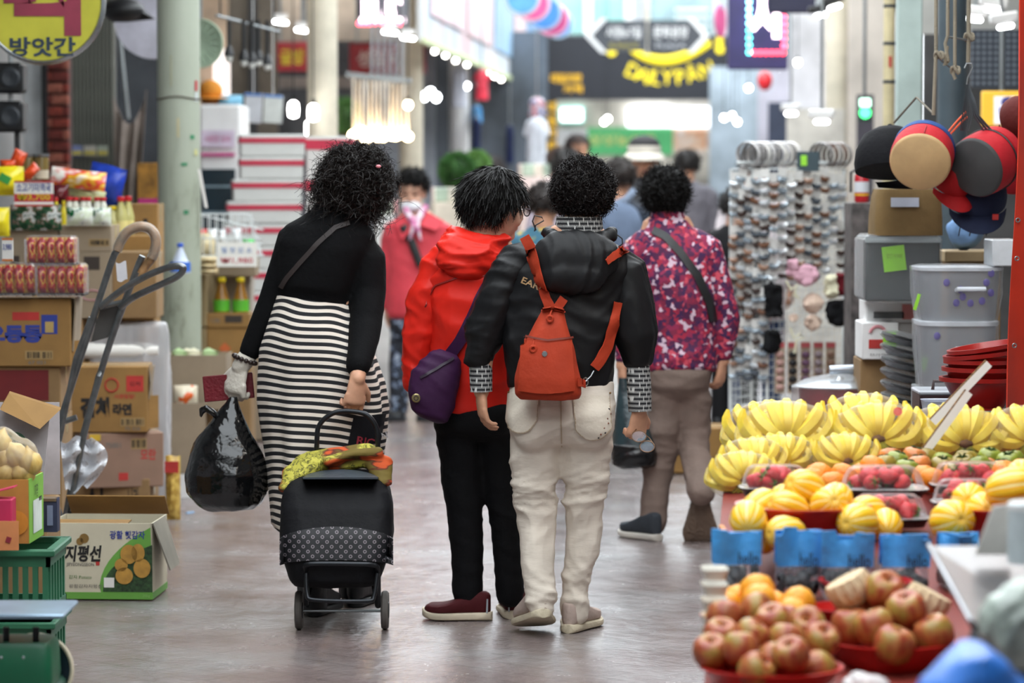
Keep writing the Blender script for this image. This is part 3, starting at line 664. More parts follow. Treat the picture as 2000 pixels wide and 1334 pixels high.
# patterned blouse: collar and cuffs
def geo(nt,b):
    br = nd(nt,'ShaderNodeTexBrick');br.inputs['Scale'].default_value = 1;br.inputs['Brick Width'].default_value = .030;br.inputs['Row Height'].default_value = .015;br.inputs['Mortar Size'].default_value = .0016;br.offset = .5;br.inputs['Mortar Smooth'].default_value = 0
    br.inputs['Color1'].default_value = (.008,.008,.011,1);br.inputs['Color2'].default_value = (.008,.008,.011,1);br.inputs['Mortar'].default_value = (.6,.6,.58,1)
    tc = nd(nt,'ShaderNodeTexCoord');sx = nd(nt,'ShaderNodeSeparateXYZ');nt.links.new(tc.outputs['Object'],sx.inputs[0])
    cx = nd(nt,'ShaderNodeCombineXYZ');ad = nd(nt,'ShaderNodeMath',operation='ADD');nt.links.new(sx.outputs[0],ad.inputs[0]);nt.links.new(sx.outputs[1],ad.inputs[1])
    w = nd(nt,'ShaderNodeTexWave',wave_type='BANDS');w.inputs['Scale'].default_value = 16;w.inputs['Distortion'].default_value = 0
    nt.links.new(ad.outputs[0],cx.inputs[0]); 
    zz = nd(nt,'ShaderNodeMath',operation='MULTIPLY_ADD');zz.inputs[1].default_value = .006;nt.links.new(w.outputs['Fac'],zz.inputs[0]);nt.links.new(sx.outputs[2],zz.inputs[2]);nt.links.new(zz.outputs[0],cx.inputs[1])
    nt.links.new(cx.outputs[0],br.inputs['Vector']);return br.outputs['Color']
M_geo = custom('black_white_key_pattern',geo,.8)
g = G();cc = PA(1131,441,.0);g.loft([ring(cc + (0,0,z),.078 - .16 * max(0,z) * .8,.068 - .1 * max(0,z),40,2.2) for z in (-.05,-.02,0,.018,.03)] + [ring(cc + (0,0,.03),.06,.05,40,2.2),ring(cc + (0,0,-.02),.058,.05,40,2.2)],caps=False)
ob('collar',g,M_geo,pA,baseA)
for pts,rr in (([(938,700),(939,725),(940,765)],(.036,.038,.036)),([(1246,705),(1248,750),(1250,803)],(.036,.040,.038))):
    g = G().tube([PA(*p) for p in pts],rr,24);ob('shirt_cuff',g,M_geo,pA,baseA)
# hair: short black curls
ob('hair',hair_geo(PA(1139,371,.01),(.15,1,-.05),(.02,.06,1),(.096,.104,.104),5200,.042,1.1,3,(.42,.5),-.72,.07,.0016,.7,.22),mat('curly_black_hair','#120c0b',.5,var=.3,vs=50,spec=.22),pA,baseA)
# ------------------------------------------------- B. woman in red jacket
YB = 10.3;SB = 6000 / 10.3
PB = lambda x,y,d=0.: W(x,y,YB + d)
baseB = np.array([PB(930,1200)[0],YB,0.])
gb = G();fB = (.86,.5,-.1);R,q = headset(gb,PB(966,398),fB,(.05,.0,1),1.02,PB(940,478))
gb.limb([PB(938,478),PB(930,780)],[(.11,.07),(.10,.08)],side=(1,0,0))
gb.limb([PB(935,495),PB(855,515),PB(818,640),PB(822,740,.05)],[.04,.045,.036,.028]);gb.limb([PB(935,495),PB(1010,515),PB(1030,640,.05),PB(1000,740,.12)],[.04,.045,.036,.026])
hand(gb,PB(822,742,.05),(.3,.3,-1),(1,.3,0),-1,.6);hand(gb,PB(1000,745,.12),(-.1,.2,-1),(-1,.3,0),1,.6)
for pts in ([(895,820,0),(905,985,.02),(915,1160,.0)],[(965,820,0),(985,985,.02),(995,1160,.03)]): gb.limb([PB(*p) for p in pts],[.07,.05,.035])
pB,rB = person('person','woman in bright red hooded jacket and black trousers, purple bag at her hip',baseB,gb,SKIN2)
g = G();torso(g,[(770,930,78,.105),(800,930,86,.125),(835,930,84,.12),(858,932,60,.08)],PB,SB)
g.limb([PB(896,800),PB(896,850),PB(902,930),PB(907,1000),PB(912,1080),PB(913,1160)],[.075,.080,.072,.064,.058,.055]);g.limb([PB(965,800),PB(972,850),PB(978,930),PB(986,1000),PB(992,1080),PB(996,1160)],[.075,.072,.062,.056,.052,.051])
M_blackt = FAB('black_trousers','#0b0b0e',rough=.8,var=.1)
ob('trousers',cloth(g,.009,5,4,.005,12.,(.8,.8,1.6)),M_blackt,pB,baseB,sharp=180)
M_maroon = FAB('maroon_knit','#4d1a1e',rough=.75);M_csole = mat('cream_sole','#cfc2ab',.7)
up,so = shoe(PB(958,1216,-.02) * (1,1,0),-1.42,.225,.095,.07);s_ = add_shoe(pB,baseB,'shoe',up,so,M_maroon,M_csole)
ob('heel_tab',G().tube([PB(951,1198,-.065),PB(952,1170,-.058)],.003,6),mat('grey_tab','#9aa0a6',.5),s_,baseB)
up,so = shoe(PB(998,1216,.0) * (1,1,0),.12,.24,.098,.09);s_ = add_shoe(pB,baseB,'shoe',up,so,M_maroon,M_csole)
ob('heel_tab',G().tube([PB(994,1195,-.01),PB(994,1165,-.002)],.003,6),mat('grey_tab','#9aa0a6',.5),s_,baseB)
M_red = FAB('bright_red_nylon','#d2261b',rough=.42,var=.06,bump=.35,bs=8,sheen=.0)
g = G();torso(g,[(812,930,88,.11),(800,930,91,.125),(740,928,92,.13),(660,928,94,.135),(590,930,98,.135),(540,932,100,.125),(505,935,86,.105),(478,940,58,.085),(465,942,46,.07)],PB,SB);gt = g;g = G()
g.limb([PB(880,505),PB(855,520),PB(830,600),PB(815,680),PB(812,745)],[.062,.072,.068,.062,.05]);slB = [g];g = G();g.limb([PB(985,508),PB(1010,525),PB(1028,600,.03),PB(1020,680,.08),PB(1002,740,.11)],[.06,.07,.066,.06,.045])
slB.append(g);jk = cloth(gt,.008,4,21,.009,12.,(1,1,.9));jkB = ob('jacket',jk,M_red,pB,baseB,sharp=180)
for k,g in enumerate(slB): ob('sleeve',cloth(g,.008,4,70 + k,.010,13.,(1.,1.,1.1)),M_red,jkB,baseB,sharp=180)
g = G();g.ell(PB(925,500,-.09),(.125,.075,.07),24,14,roty(.25));g.ell(PB(905,518,-.1),(.10,.06,.055),24,14,roty(.35))
for k in range(9):
    a = .7 + (PI - .7) * k / 8.;g.ell(PB(938,470) + (.10 * math.cos(a),.0 - .09 * math.sin(a),.006 - .012 * math.cos(a)),.034,10,8)
ob('hood',cloth(g,.0075,4,9,.010,22.,(.7,1,1.9)),M_red,jkB,baseB,sharp=180)
bvB = bvh_of(jk);ob('yoke_seam',on_strip(bvB,[(830,600),(850,558),(900,540),(985,538)],3,30,.002,.003,nv=1),mat('dark_red_seam','#8c1812',.6),jkB,baseB)
ob('hair',hair_geo(PB(970,386) - nrm(fB) * .016,fB,(.05,0,1),(.096,.110,.100),5200,.055,.10,5,(.34,.34),-.60,.06,.0019,1.,.03,.12,rnd=.10),HAIR,pB,baseB)
c0 = np.asarray(PB(955,395));gl = G();hr = np.cross(nrm(fB),(0,0,1))
for e in (-1,1):
    cc = q(e * .034,.105,-.012);P_ = [cc + hr * .022 * math.cos(a) + np.array([0,0,1]) * .018 * math.sin(a) for a in np.linspace(0,2 * PI,16,endpoint=False)];gl.tube(P_,.0022,6,closed=True)
    gl.tube([q(e * .056,.103,-.008),q(e * .077,.05,-.005),q(e * .08,-.005,-.008)],.0022,6)
gl.tube([q(-.012,.107,-.01),q(.012,.107,-.01)],.002,6)
eg = thing('eyeglasses','dark framed eyeglasses worn by the woman in the red jacket','glasses',baseB);ob('frame',gl,mat('dark_plum_frame','#2a1a24',.3),eg,baseB)
for e in (-1,1): cc = q(e * .034,.105,-.012);ob('lens',G().add([cc] + [cc + hr * .021 * math.cos(a) + np.array([0,0,1]) * .017 * math.sin(a) for a in np.linspace(0,2 * PI,16,endpoint=False)],[(0,k + 1,(k + 1) % 16 + 1) for k in range(16)]),film('lens_glass','#d8e0f0',.25,.05,0),eg,baseB)
# ------------------------------------------------- C. woman in purple patterned blouse
YC = 12.55;SC = 6000 / YC
PC = lambda x,y,d=0.: W(x,y,YC + d)
baseC = np.array([PC(1320,1000)[0],YC,0.])
gb = G();R,q = headset(gb,PC(1299,380),(-.1,1,0),(0,.05,1),.98,PC(1303,445))
gb.limb([PC(1303,445),PC(1325,720)],[(.11,.07),(.10,.08)],side=(1,0,0))
gb.limb([PC(1303,460),PC(1240,480),PC(1228,600),PC(1215,715)],[.04,.045,.036,.026]);gb.limb([PC(1303,460),PC(1385,485),PC(1425,610),PC(1412,705)],[.04,.045,.036,.027])
hand(gb,PC(1411,708),(-.12,.1,-1),(-.8,.5,0),1,.9);hand(gb,PC(1215,715),(0,.1,-1),(1,.3,0),-1,1.3)
for pts in ([(1300,750,0),(1292,880,.02),(1278,1020,.02)],[(1355,750,0),(1357,850,.0),(1361,895,-.03),(1368,955,-.14)]): gb.limb([PC(*p) for p in pts],[.06,.045,.04,.034][:len(pts)])
pC,rC = person('person','woman in purple and red patterned blouse and taupe trousers walking away',baseC,gb)
g = G();torso(g,[(690,1327,62,.105),(725,1327,66,.125),(755,1327,62,.12),(778,1325,44,.08)],PC,SC)
g.limb([PC(1304,735),PC(1302,780),PC(1296,850,.02),PC(1288,900,.04),PC(1280,960,.03),PC(1276,1018,.02)],[.078,.082,.076,.068,.062,.062]);g.limb([PC(1350,735),PC(1354,780),PC(1356,840,.02),PC(1360,890,-.02),PC(1366,930,-.09),PC(1369,962,-.15)],[.078,.080,.072,.064,.058,.056])
ob('trousers',cloth(g,.0085,5,14,.006,12.,(.8,.8,1.8)),FAB('taupe_trousers','#7b6a62',rough=.75,var=.08),pC,baseC,sharp=180)
M_sn = FAB('charcoal_sneaker','#383c42',rough=.8);M_ss = mat('brown_tread','#6f5f52',.8,var=.2,bump=1,bs=60)
up,so = shoe(PC(1285,1053,-.05) * (1,1,0),-.5,.245,.1,.09);add_shoe(pC,baseC,'shoe',up,so,M_sn,mat('pale_sole','#c2bcb2',.7))
up,so = shoe(PC(1369,1060,-.26) * (1,1,0) + (0,0,.0),.05,.25,.1,.085,1.12);add_shoe(pC,baseC,'shoe',up,so,M_sn,M_ss)
def flor(nt,b):
    v = coords(nt);vo = nd(nt,'ShaderNodeTexVoronoi');vo.inputs['Scale'].default_value = 62
    nz = nd(nt,'ShaderNodeTexNoise');nz.inputs['Scale'].default_value = 40;nt.links.new(v,nz.inputs['Vector'])
    mx = nd(nt,'ShaderNodeMix',data_type='VECTOR');mx.inputs[0].default_value = .03;nt.links.new(v,mx.inputs[4]);nt.links.new(nz.outputs['Color'],mx.inputs[5])
    nt.links.new(mx.outputs[1],vo.inputs['Vector']);s = nd(nt,'ShaderNodeSeparateXYZ');nt.links.new(vo.outputs['Color'],s.inputs[0])
    return ramp(nt,s.outputs[0],[(.0,'#4b1440'),(.22,'#7c1a3c'),(.38,'#a31f3d'),(.5,'#3a1546'),(.66,'#d0b7c6'),(.78,'#8c1f48'),(.9,'#c94a5c')],'CONSTANT')
M_flor = custom('purple_petal_print',flor,.75)
g = G();torso(g,[(724,1330,68,.115),(715,1330,70,.13),(660,1328,70,.13),(600,1326,70,.135),(540,1322,76,.135),(495,1318,80,.12),(465,1312,70,.10),(442,1306,48,.08),(425,1303,40,.07)],PC,SC)
g.limb([PC(1355,470),PC(1380,485),PC(1405,560),PC(1420,625),PC(1413,690)],[.06,.068,.062,.055,.042]);g.limb([PC(1262,470),PC(1246,485),PC(1238,560),PC(1232,625),PC(1218,695)],[.06,.068,.062,.055,.042])
jk = cloth(g,.0085,5,31,.005,12.,(1,1,.8));ob('blouse',jk,M_flor,pC,baseC,sharp=180)
g = G();cc = PC(1304,425);g.loft([ring(cc + (0,0,z),.075 - abs(z) * .3,.068,32) for z in (-.03,0,.025)] + [ring(cc + (0,0,.025),.06,.055,32),ring(cc + (0,0,-.02),.06,.055,32)],caps=False);ob('collar',g,M_flor,pC,baseC)
bv = bvh_of(jk);ob('bag_strap',on_strip(bv,[(1276,450),(1300,462),(1330,495),(1362,540),(1384,590),(1392,628)],15,28,.004,.004),M_black,pC,baseC)
ob('hair',hair_geo(PC(1299,374),(-.1,1,0),(0,.05,1),(.092,.098,.102),3600,.038,.4,12,(.42,.5),-.68,.08,.0019,.9,.10,rnd=.22),HAIR,pC,baseC)
# ------------------------------------------------- D. woman in black top and long striped skirt
YD = 10.45;SD = 6000 / YD
PD = lambda x,y,d=0.: W(x,y,YD + d)
baseD = np.array([PD(620,1200)[0],YD,0.])
gb = G();fD = (.25,1,-.25);uD = (.22,.2,1);R,q = headset(gb,PD(688,360,.05),fD,uD,1.0,PD(662,440))
gb.limb([PD(660,445),PD(620,700)],[(.10,.07),(.10,.08)],side=(1,0,0))
gb.limb([PD(655,455),PD(575,465),PD(533,570),PD(487,690),PD(472,712)],[.04,.045,.036,.027,.026]);gb.limb([PD(660,455),PD(716,505),PD(714,615,-.04),PD(698,740,-.21)],[.04,.045,.036,.027])
hand(gb,PD(698,738,-.21),(-.1,-.1,-1),(-.5,.85,0),1,1.15,1.05)
gb.limb([PD(605,720),PD(608,980),PD(606,1160,-.05)],[.08,.06,.042]);gb.limb([PD(660,720),PD(672,980,.1),PD(688,1150,.2)],[.08,.06,.042])
pD,rD = person('person','woman with curly hair in black top and black and white striped long skirt',baseD,gb)
g = G();rows = [(575,612,74,.10),(560,613,76,.115),(520,622,82,.12),(480,634,92,.12),(450,646,88,.105),(428,655,62,.085),(410,656,44,.07),(398,654,38,.06)]
torso(g,[(600,611,70,.095)] + rows,PD,SD,tilt=.12)
g.limb([PD(600,455),PD(574,470),PD(552,530),PD(530,590),PD(508,640),PD(490,684)],[.055,.064,.056,.050,.045,.04]);g.limb([PD(700,478),PD(718,505),PD(721,570,-.01),PD(715,630,-.06),PD(707,685,-.14),PD(700,714,-.18)],[.055,.066,.062,.057,.05,.046])
M_btop = FAB('black_knit','#060608',rough=.85,var=.05);tp = cloth(g,.0085,6,41,.0035,14.);ob('top',tp,M_btop,pD,baseD,sharp=180)
bv = bvh_of(tp);ob('bag_strap',on_strip(bv,[(682,436),(655,445),(620,476),(585,515),(560,545),(550,562)],9,26,.003,.003),mat('brown_strap','#2b211f',.6),pD,baseD)
# skirt
rowsS = [(584,612,74,.118),(600,612,78,.125),(640,614,92,.15),(690,620,113,.165),(740,628,123,.17),(790,631,127,.175),(840,632,121,.18),(890,632,113,.185),(940,630,106,.19),(990,628,99,.195),(1032,627,94,.2)]
g = G();rings = [];st = [];N_ = 120;acc = 0;prev = None
for k,(py,cx,hw,dp) in enumerate(rowsS):
    t = k / (len(rowsS) - 1)
    for s_ in range(4 if k < len(rowsS) - 1 else 1):
        w = s_ / 4.;r2 = rowsS[min(k + 1,len(rowsS) - 1)];py_,cx_,hw_,dp_ = [a + (b - a) * w for a,b in zip((py,cx,hw,dp),r2)];tt = (k + w) / (len(rowsS) - 1)
        c = PD(cx_,py_);fold = lambda a,tt=tt: .06 * tt ** 1.3 * np.sin(a * 7 + 1.5 * np.sin(a * 2) + tt * 2) + .035 * tt * np.sin(a * 13 + 4 * tt) + .012 * np.sin(a * 3 + tt * 9)
        rg = ring(c,hw_ / SD,dp_,N_,2.3,None,fold);tl = .12 * (1 - tt) + .02;rg[:,2] -= (rg[:,0] - c[0]) * tl
        a = np.arange(N_) * 2 * PI / N_;rg[:,2] += .012 * tt * np.sin(a * 5 + 3 * tt) + (.03 * np.cos(a * 2 + .6) * max(0,tt - .8) * 5 * .5)
        if prev is not None: acc += abs(prev - c[2])
        prev = c[2];rings.append(rg);st.append(np.full(N_,acc) + .004 * np.sin(a * 5 + tt * 8) + .012 * tt * np.sin(a * 3 + 1))
inner = rings[-1].copy();cI = inner.mean(0);inner = cI + (inner - cI) * .9;inner[:,2] += .01;top_in = PD(612,700) + (rings[8] - rings[8].mean(0)) * .8
g.loft(rings + [inner],caps=False)
me = mesh_of('skirt',G().join(g).xf(t=-baseD),180);at = me.attributes.new('st','FLOAT','POINT');at.data.foreach_set('value',np.concatenate(st + [st[-1]]))
def strp(nt,b):
    an = nd(nt,'ShaderNodeAttribute',attribute_name='st');m1 = nd(nt,'ShaderNodeMath',operation='MULTIPLY');m1.inputs[1].default_value = 1 / .0255;nt.links.new(an.outputs['Fac'],m1.inputs[0])
    fr = nd(nt,'ShaderNodeMath',operation='FRACT');nt.links.new(m1.outputs[0],fr.inputs[0]);return ramp(nt,fr.outputs[0],[(0,'#e4d9cc'),(.47,'#16161a')],'CONSTANT')
me.materials.append(custom('black_cream_stripes',strp,.85));skO = bpy.data.objects.new('skirt',me);COL.objects.link(skO);skO.parent = pD
bv = bvh_of(g);pan = ob('print_panel',on_sheet(bv,lambda u,v: (690 + 62 * u - 12 * v,815 + 58 * v - 8 * u),8,8,.004,.002,10.3),FAB('black_print_cloth','#121216'),skO,baseD)
on_text(bv,'RIC',mat('dark_red_print','#8d2433',.7),pan,baseD,712,862,34,16,.18,.009,10.3);on_text(bv,'N',mat('white_print','#d8d8da',.7),pan,baseD,747,850,11,13,-.3,.009,10.3)
M_boot = mat('black_boot','#16161a',.5,bump=.2)
up,so = shoe(PD(612,1208,-.1) * (1,1,0),.1,.25,.1,.09,0);s_ = add_shoe(pD,baseD,'shoe',up,so,M_boot,M_black)
ob('boot_shaft',G().tube([PD(611,1190,-.06),PD(609,1150,-.05),PD(608,1060,0)],[.05,.05,.055],20),M_boot,s_,baseD)
up,so = shoe(PD(692,1185,.12) * (1,1,0),.1,.25,.1,.09,0);s_ = add_shoe(pD,baseD,'shoe',up,so,M_boot,M_black)
ob('boot_shaft',G().tube([PD(690,1165,.2),PD(688,1130,.2),PD(680,1050,.15)],[.05,.05,.055],20),M_boot,s_,baseD)
# curly bob
hc = PD(694,350,.03)
ob('hair',hair_geo(hc,fD,uD,(.108,.112,.108),5600,.085,1.0,17,(.5,.45),-.86,.08,.0015,.8,.25,.08,9,low=1.3,cheek=False),mat('dark_brown_curls','#150d0a',.48,var=.3,vs=50,spec=.28),pD,baseD)
ob('hair_pin',G().ell(W(739,325,10.36),(.009,.006,.006),10,8),mat('pink_pin','#e58a92',.4),pD,baseD)
# gloved hand, bead bracelet
g = G();hand(g,PD(470,715),(-.28,-.05,-1),(.5,.85,.0),-1,1.0,1.08,.6,1.,.0025);g.limb([PD(481,700),PD(470,716)],[.034,.031])
ob('glove',fuse(g,.0045,3),mat('white_latex','#d3ccbf',.6,var=.08,bump=.4,bs=60),pD,baseD,sharp=180)
for k in range(14):
    a = 2 * PI * k / 14;ob('bracelet_bead',G().ell(PD(478,702) + (.036 * math.cos(a),.036 * math.sin(a),-.014 * math.cos(a)),.0085,10,8),mat('dark_wood_bead','#2a1c17',.4),pD,baseD)
# ------------------------------------------------- E. woman with face mask and coral jacket, coming towards us
YE = 18.7;SE = 6000 / YE
PE = lambda x,y,d=0.: W(x,y,YE + d)
baseE = np.array([PE(790,800)[0],YE,0.])
gb = G();fE = (-.12,-1,-.22);RE,qE = headset(gb,PE(805,372),fE,(0,-.1,1),1.0,PE(812,425))
gb.limb([PE(812,425),PE(812,600)],[(.11,.07),(.10,.08)],side=(1,0,0))
gb.limb([PE(812,432),PE(768,445),PE(758,530),PE(755,600)],[.04,.045,.036,.028]);gb.limb([PE(812,432),PE(862,445),PE(872,530),PE(860,600)],[.04,.045,.036,.028])
hand(gb,PE(755,600),(0,0,-1),(1,0,0),1,.5);hand(gb,PE(860,600),(0,0,-1),(-1,0,0),-1,.5)
for pts in ([(785,620,0),(780,715,0),(778,805,-.02)],[(835,620,0),(838,715,0),(840,805,.05)]): gb.limb([PE(*p) for p in pts],[.07,.05,.035])
pE,rE = person('person','woman in coral jacket with white face mask lowered to her chin walking towards us',baseE,gb,SKIN2,.007)
face_bits(pE,baseE,qE,RE)
g = G();g.ell(qE(0,.066,-.082),(.066,.058,.042),24,14,RE);ob('face_mask',fuse(g,.008,4),mat('white_mask','#e6e8ee',.8),pE,baseE,sharp=180)
g = G();torso(g,[(622,812,58,.12),(612,812,60,.14),(560,812,58,.14),(510,812,56,.14),(465,813,60,.13),(440,813,54,.11),(425,812,34,.09)],PE,SE)
g.limb([PE(785,438),PE(768,446),PE(758,520),PE(756,590)],[.06,.068,.06,.05]);g.limb([PE(842,438),PE(860,446),PE(870,520),PE(862,590)],[.06,.068,.06,.05])
jkE = ob('jacket',cloth(g,.011,4,51,.006,12.),FAB('coral_jacket','#d94a55',rough=.6),pE,baseE,sharp=180)
for e,pts in ((0,[(790,418),(770,432),(786,470),(806,448)]),(1,[(832,412),(868,432),(852,450),(820,440)])):
    A = [PE(*p,-.15 if i > 1 else -.1) for i,p in enumerate(pts)];ob('lapel',G().sheet(lambda u,v: (A[0] * (1 - u) + A[1] * u) * (1 - v) + (A[3] * (1 - u) + A[2] * u) * v,5,5,.012),FAB('coral_jacket','#d94a55'),jkE,baseE)
g = G().tube([PE(790,408,-.09),PE(806,432,-.15),PE(812,448,-.17)],[.022,.022,.018],10).tube([PE(832,402,-.09),PE(816,430,-.15),PE(812,448,-.17)],[.022,.022,.018],10).tube([PE(808,440,-.17),PE(800,470,-.18)],[.02,.008],10).tube([PE(814,440,-.17),PE(822,472,-.18)],[.02,.008],10)
ob('scarf',fuse(g,.008,3),custom('white_pink_scarf',lambda nt,b: ramp(nt,noise(nt,coords(nt),22,2),[(.4,'#e9dfe6'),(.6,'#c86f9c')])),pE,baseE,sharp=180)
ob('bag_strap',G().tube([PE(786,440,-.145),PE(804,472,-.155),PE(818,510,-.16),PE(822,520,-.16)],[(.024,.004)] * 4,8,side=(1,0,.4)),M_black,pE,baseE)
g = G();torso(g,[(600,812,52,.11),(640,812,54,.12),(660,812,50,.1)],PE,SE);g.limb([PE(785,650),PE(780,715),PE(778,800,-.02)],[.078,.068,.062]);g.limb([PE(836,650),PE(838,715),PE(840,800,.05)],[.078,.068,.062])
ob('trousers',cloth(g,.012,4,3,.005),custom('blue_leaf_print',lambda nt,b: ramp(nt,noise(nt,coords(nt),26,3),[(.45,'#22262f'),(.55,'#6f7f99'),(.62,'#aeb9c9')],'CONSTANT'),.8),pE,baseE,sharp=180)
for x,yy,d in ((778,825,-.08),(840,822,-.02)):
    up,so = shoe(PE(x,0,.12) * (1,1,0),PI + .1,.24,.1,.085);add_shoe(pE,baseE,'shoe',up,so,M_black,M_dark)
ob('hair',hair_geo(PE(805,362),fE,(0,-.1,1),(.094,.1,.100),1500,.045,.5,22,(.30,.28),-.55,.06,.0026,.8,.25),HAIR,pE,baseE)
# ================================================================ PEOPLE IN THE CROWD
def bystander(name,label,px,top,Y,coat,legs,hairc='#191413',facing=0.,hat=None,sleeve=True,face=False,hgt=None,seed=1,skin=SKIN,patt=None,hair=True,coat_low=.95):
    X = W(px,340,Y)[0];H = W(px,top,Y)[2] if hgt is None else hgt;s = H / 1.6;base = np.array([X,Y,0.]);f = (math.sin(facing),math.cos(facing),-.05)
    q_ = lambda a,b,z: base + rotz(-facing) @ np.array([a,b,0]) * s + (0,0,z * s)
    gb = G();R,q = headset(gb,q_(0,.01,1.485),f,(0,0,1),s,q_(0,-.01,1.35))
    gb.limb([q_(0,0,1.3),q_(0,0,.9)],[(.10,.07),(.10,.08)],side=rotz(-facing) @ np.array([1,0,0]))
    for e in (-1,1):
        gb.limb([q_(0,0,1.3),q_(e * .17,0,1.27),q_(e * .21,-.02,1.02),q_(e * .2,.06,.80)],[.04,.042,.034,.026]);hand(gb,q_(e * .2,.065,.79),(0,.1,-1),-e * (rotz(-facing) @ np.array([1.,0,0])),e,.6,s)
        gb.limb([q_(e * .085,0,.85),q_(e * .09,.02 * e,.47),q_(e * .09,.05 * e,.08)],[.07,.05,.035])
    o,r = person(name,label,base,gb,skin,.010,2)
    g = G();rw = []
    for z,hw,dp in ((coat_low - .35,.19,.13),(coat_low - .2,.185,.135),(.95,.175,.13),(1.1,.175,.13),(1.22,.195,.125),(1.3,.18,.105),(1.345,.10,.085),(1.37,.075,.07)): rw.append((ring((0,0,0),hw * s,dp * s,32,2.4) @ rotz(-facing).T) + q_(0,0,z))
    g.loft(rw)
    for e in (-1,1): g.limb([q_(e * .13,0,1.29),q_(e * .175,0,1.26),q_(e * .215,-.02,1.02),q_(e * .205,.05,.83)],[.055 * s,.065 * s,.056 * s,.046 * s])
    ob('coat',cloth(g,.014,4,seed,.007,11.),patt or FAB('coat' + coat,coat),o,base,sharp=180)
    g = G();g.loft([(ring((0,0,0),.165 * s,.12 * s,32) @ rotz(-facing).T) + q_(0,0,z) for z in (.72,.85,.95)])
    for e in (-1,1): g.limb([q_(e * .08,0,.8),q_(e * .09,.02 * e,.47),q_(e * .09,.05 * e,.09)],[.082 * s,.066 * s,.06 * s])
    ob('trousers',cloth(g,.014,4,seed + 1,.005),FAB('legs' + legs,legs),o,base,sharp=180)
    for e in (-1,1): up,so = shoe(q_(e * .09,.05 * e - .06,0) * (1,1,0),facing,.25,.1,.085);add_shoe(o,base,'shoe',up,so,M_black,M_dark)
    if hair: ob('hair',hair_geo(q_(0,.005,1.498),f,(0,0,1),(.093 * s,.1 * s,.1 * s),900,.035,.4,seed,(.32,.3),-.5,.06,.0028,.9,.15),mat('hair' + hairc,hairc,.5,var=.25,vs=40),o,base)
    if face: face_bits(o,base,q,R,s)
    return o,q,R,s,base
def vest(nt,b): return ramp(nt,noise(nt,coords(nt),22,2),[(.52,'#3e6c82'),(.6,'#8f9a63'),(.66,'#c4a24c')],'CONSTANT')
o,q,R,s,bs = bystander('person','man in dark grey hooded coat and pale visor hat facing us',1258,273,20.5,'#45474c','#33353a',facing=PI + .05,face=True,seed=61)
hat = thing('visor_hat','pale brimmed visor hat over a dark hood on the man facing us','hat',bs);g = G();cc = q(0,.0,.05);g.lathe([(.102 * s,-.02),(.104 * s,.02),(.1 * s,.03)],28,cc,sy=1.08);ob('band',g,mat('pale_hat_cloth','#cfc8bb',.8),hat,bs)
g = G();fw = -1.;g.sheet(lambda u,v: cc + (math.cos(PI + PI * u) * (.1 + .035 * v) * s,math.sin(PI + PI * u) * (.105 + .075 * v) * s,-.015 - .05 * v * v),24,5,.006);ob('brim',g,mat('pale_hat_cloth','#cfc8bb',.8),hat,bs)
g = G();g.ell(cc + (0,0,.035),(.098 * s,.104 * s,.06 * s),20,10);ob('crown',g,mat('dark_hood','#2b2a2c',.8),hat,bs)
o,q,R,s,bs = bystander('person','woman with dark brown short hair and navy coat seen from behind in the crowd',1208,308,17.5,'#2d3440','#24262c','#2a211d',.2,seed=62)
bp = thing('grey_backpack','blue-grey rucksack on the back of the person in the navy coat','backpack',bs);g = G();P_ = W(1208,455,17.3);g.ell(P_,(.15,.09,.19),20,14);ob('pack',cloth(g,.012,3,7,.006),FAB('blue_grey_cordura','#66748a'),bp,bs,sharp=180);ob('strap',G().tube([W(1185,405,17.28),W(1222,390,17.28),W(1240,372,17.32)],[(.02,.006)] * 3,8),FAB('blue_grey_strap','#8896ac'),bp,bs)
bystander('person','short dark haired person in teal vest with small ochre flowers',1062,372,15.2,'#cbbfae','#5a5048','#2a211d',.3,seed=63,patt=custom('teal_flower_vest',vest,.8),hgt=1.46)
bystander('person','person with black hair in pale lilac top behind the black jacket woman',1108,290,19.5,'#b9b1bd','#54545c',facing=.1,seed=64)
bystander('person','tall man with cropped dark hair and bare forehead far behind the crowd',1127,262,27.5,'#8d8790','#3c3c44','#2a1d1a',facing=PI - .5,face=True,seed=65)
bystander('person','person in grey coat walking away, right of the visor hat man',1342,292,24,'#6f6d75','#4a4a55',facing=.1,seed=66)
bystander('person','person in white and pale blue beside the rack of hair clips',1475,285,18.5,'#dcd3d6','#39496b',facing=.6,seed=67)
bystander('person','person in black draped coat right of the patterned blouse',1436,345,17.6,'#18181b','#18181b',facing=.3,seed=68,hgt=1.42)
bystander('person','grey haired person far away left of the ball shaped shrub',962,305,27,'#a6a0a8','#5c5c64','#3a3231',facing=.3,seed=69)
bystander('person','person with brown hair far away in front of the white T-shirt stall',1092,286,25,'#a8a2a0','#4a4a52','#4a3830',facing=.2,seed=70)

# ================================================================ CARRIED THINGS
# orange backpack
bpk = thing('backpack','orange-red slouchy mini backpack with zip pulls on the black jacket','backpack',baseA)
M_or = FAB('orange_canvas','#a83a22',rough=.65,var=.08,bump=.3,bs=25)
g = G();rows = [(781,1075,58,.06),(770,1072,66,.075),(740,1071,66,.08),(705,1070,58,.075),(675,1072,50,.068),(640,1076,34,.055),(612,1080,22,.035),(603,1081,19,.02)]
torso(g,rows,PA,SA,dy=-.205,p=2.8);bk = cloth(g,.006,4,77,.004,16.,(1.4,1,.4));bagO = ob('bag_body',bk,M_or,bpk,baseA,sharp=180)
bvk = bvh_of(bk)
ob('front_pocket',on_sheet(bvk,lambda u,v: (1022 + 92 * u - (1 - v) * -8 * (u - .5) + (v - .5) * 12 * (u - .5) * 2,662 + 6 * math.sin(u * PI) + v * 100),16,14,.006,.006,9.75),M_or,bpk,baseA)
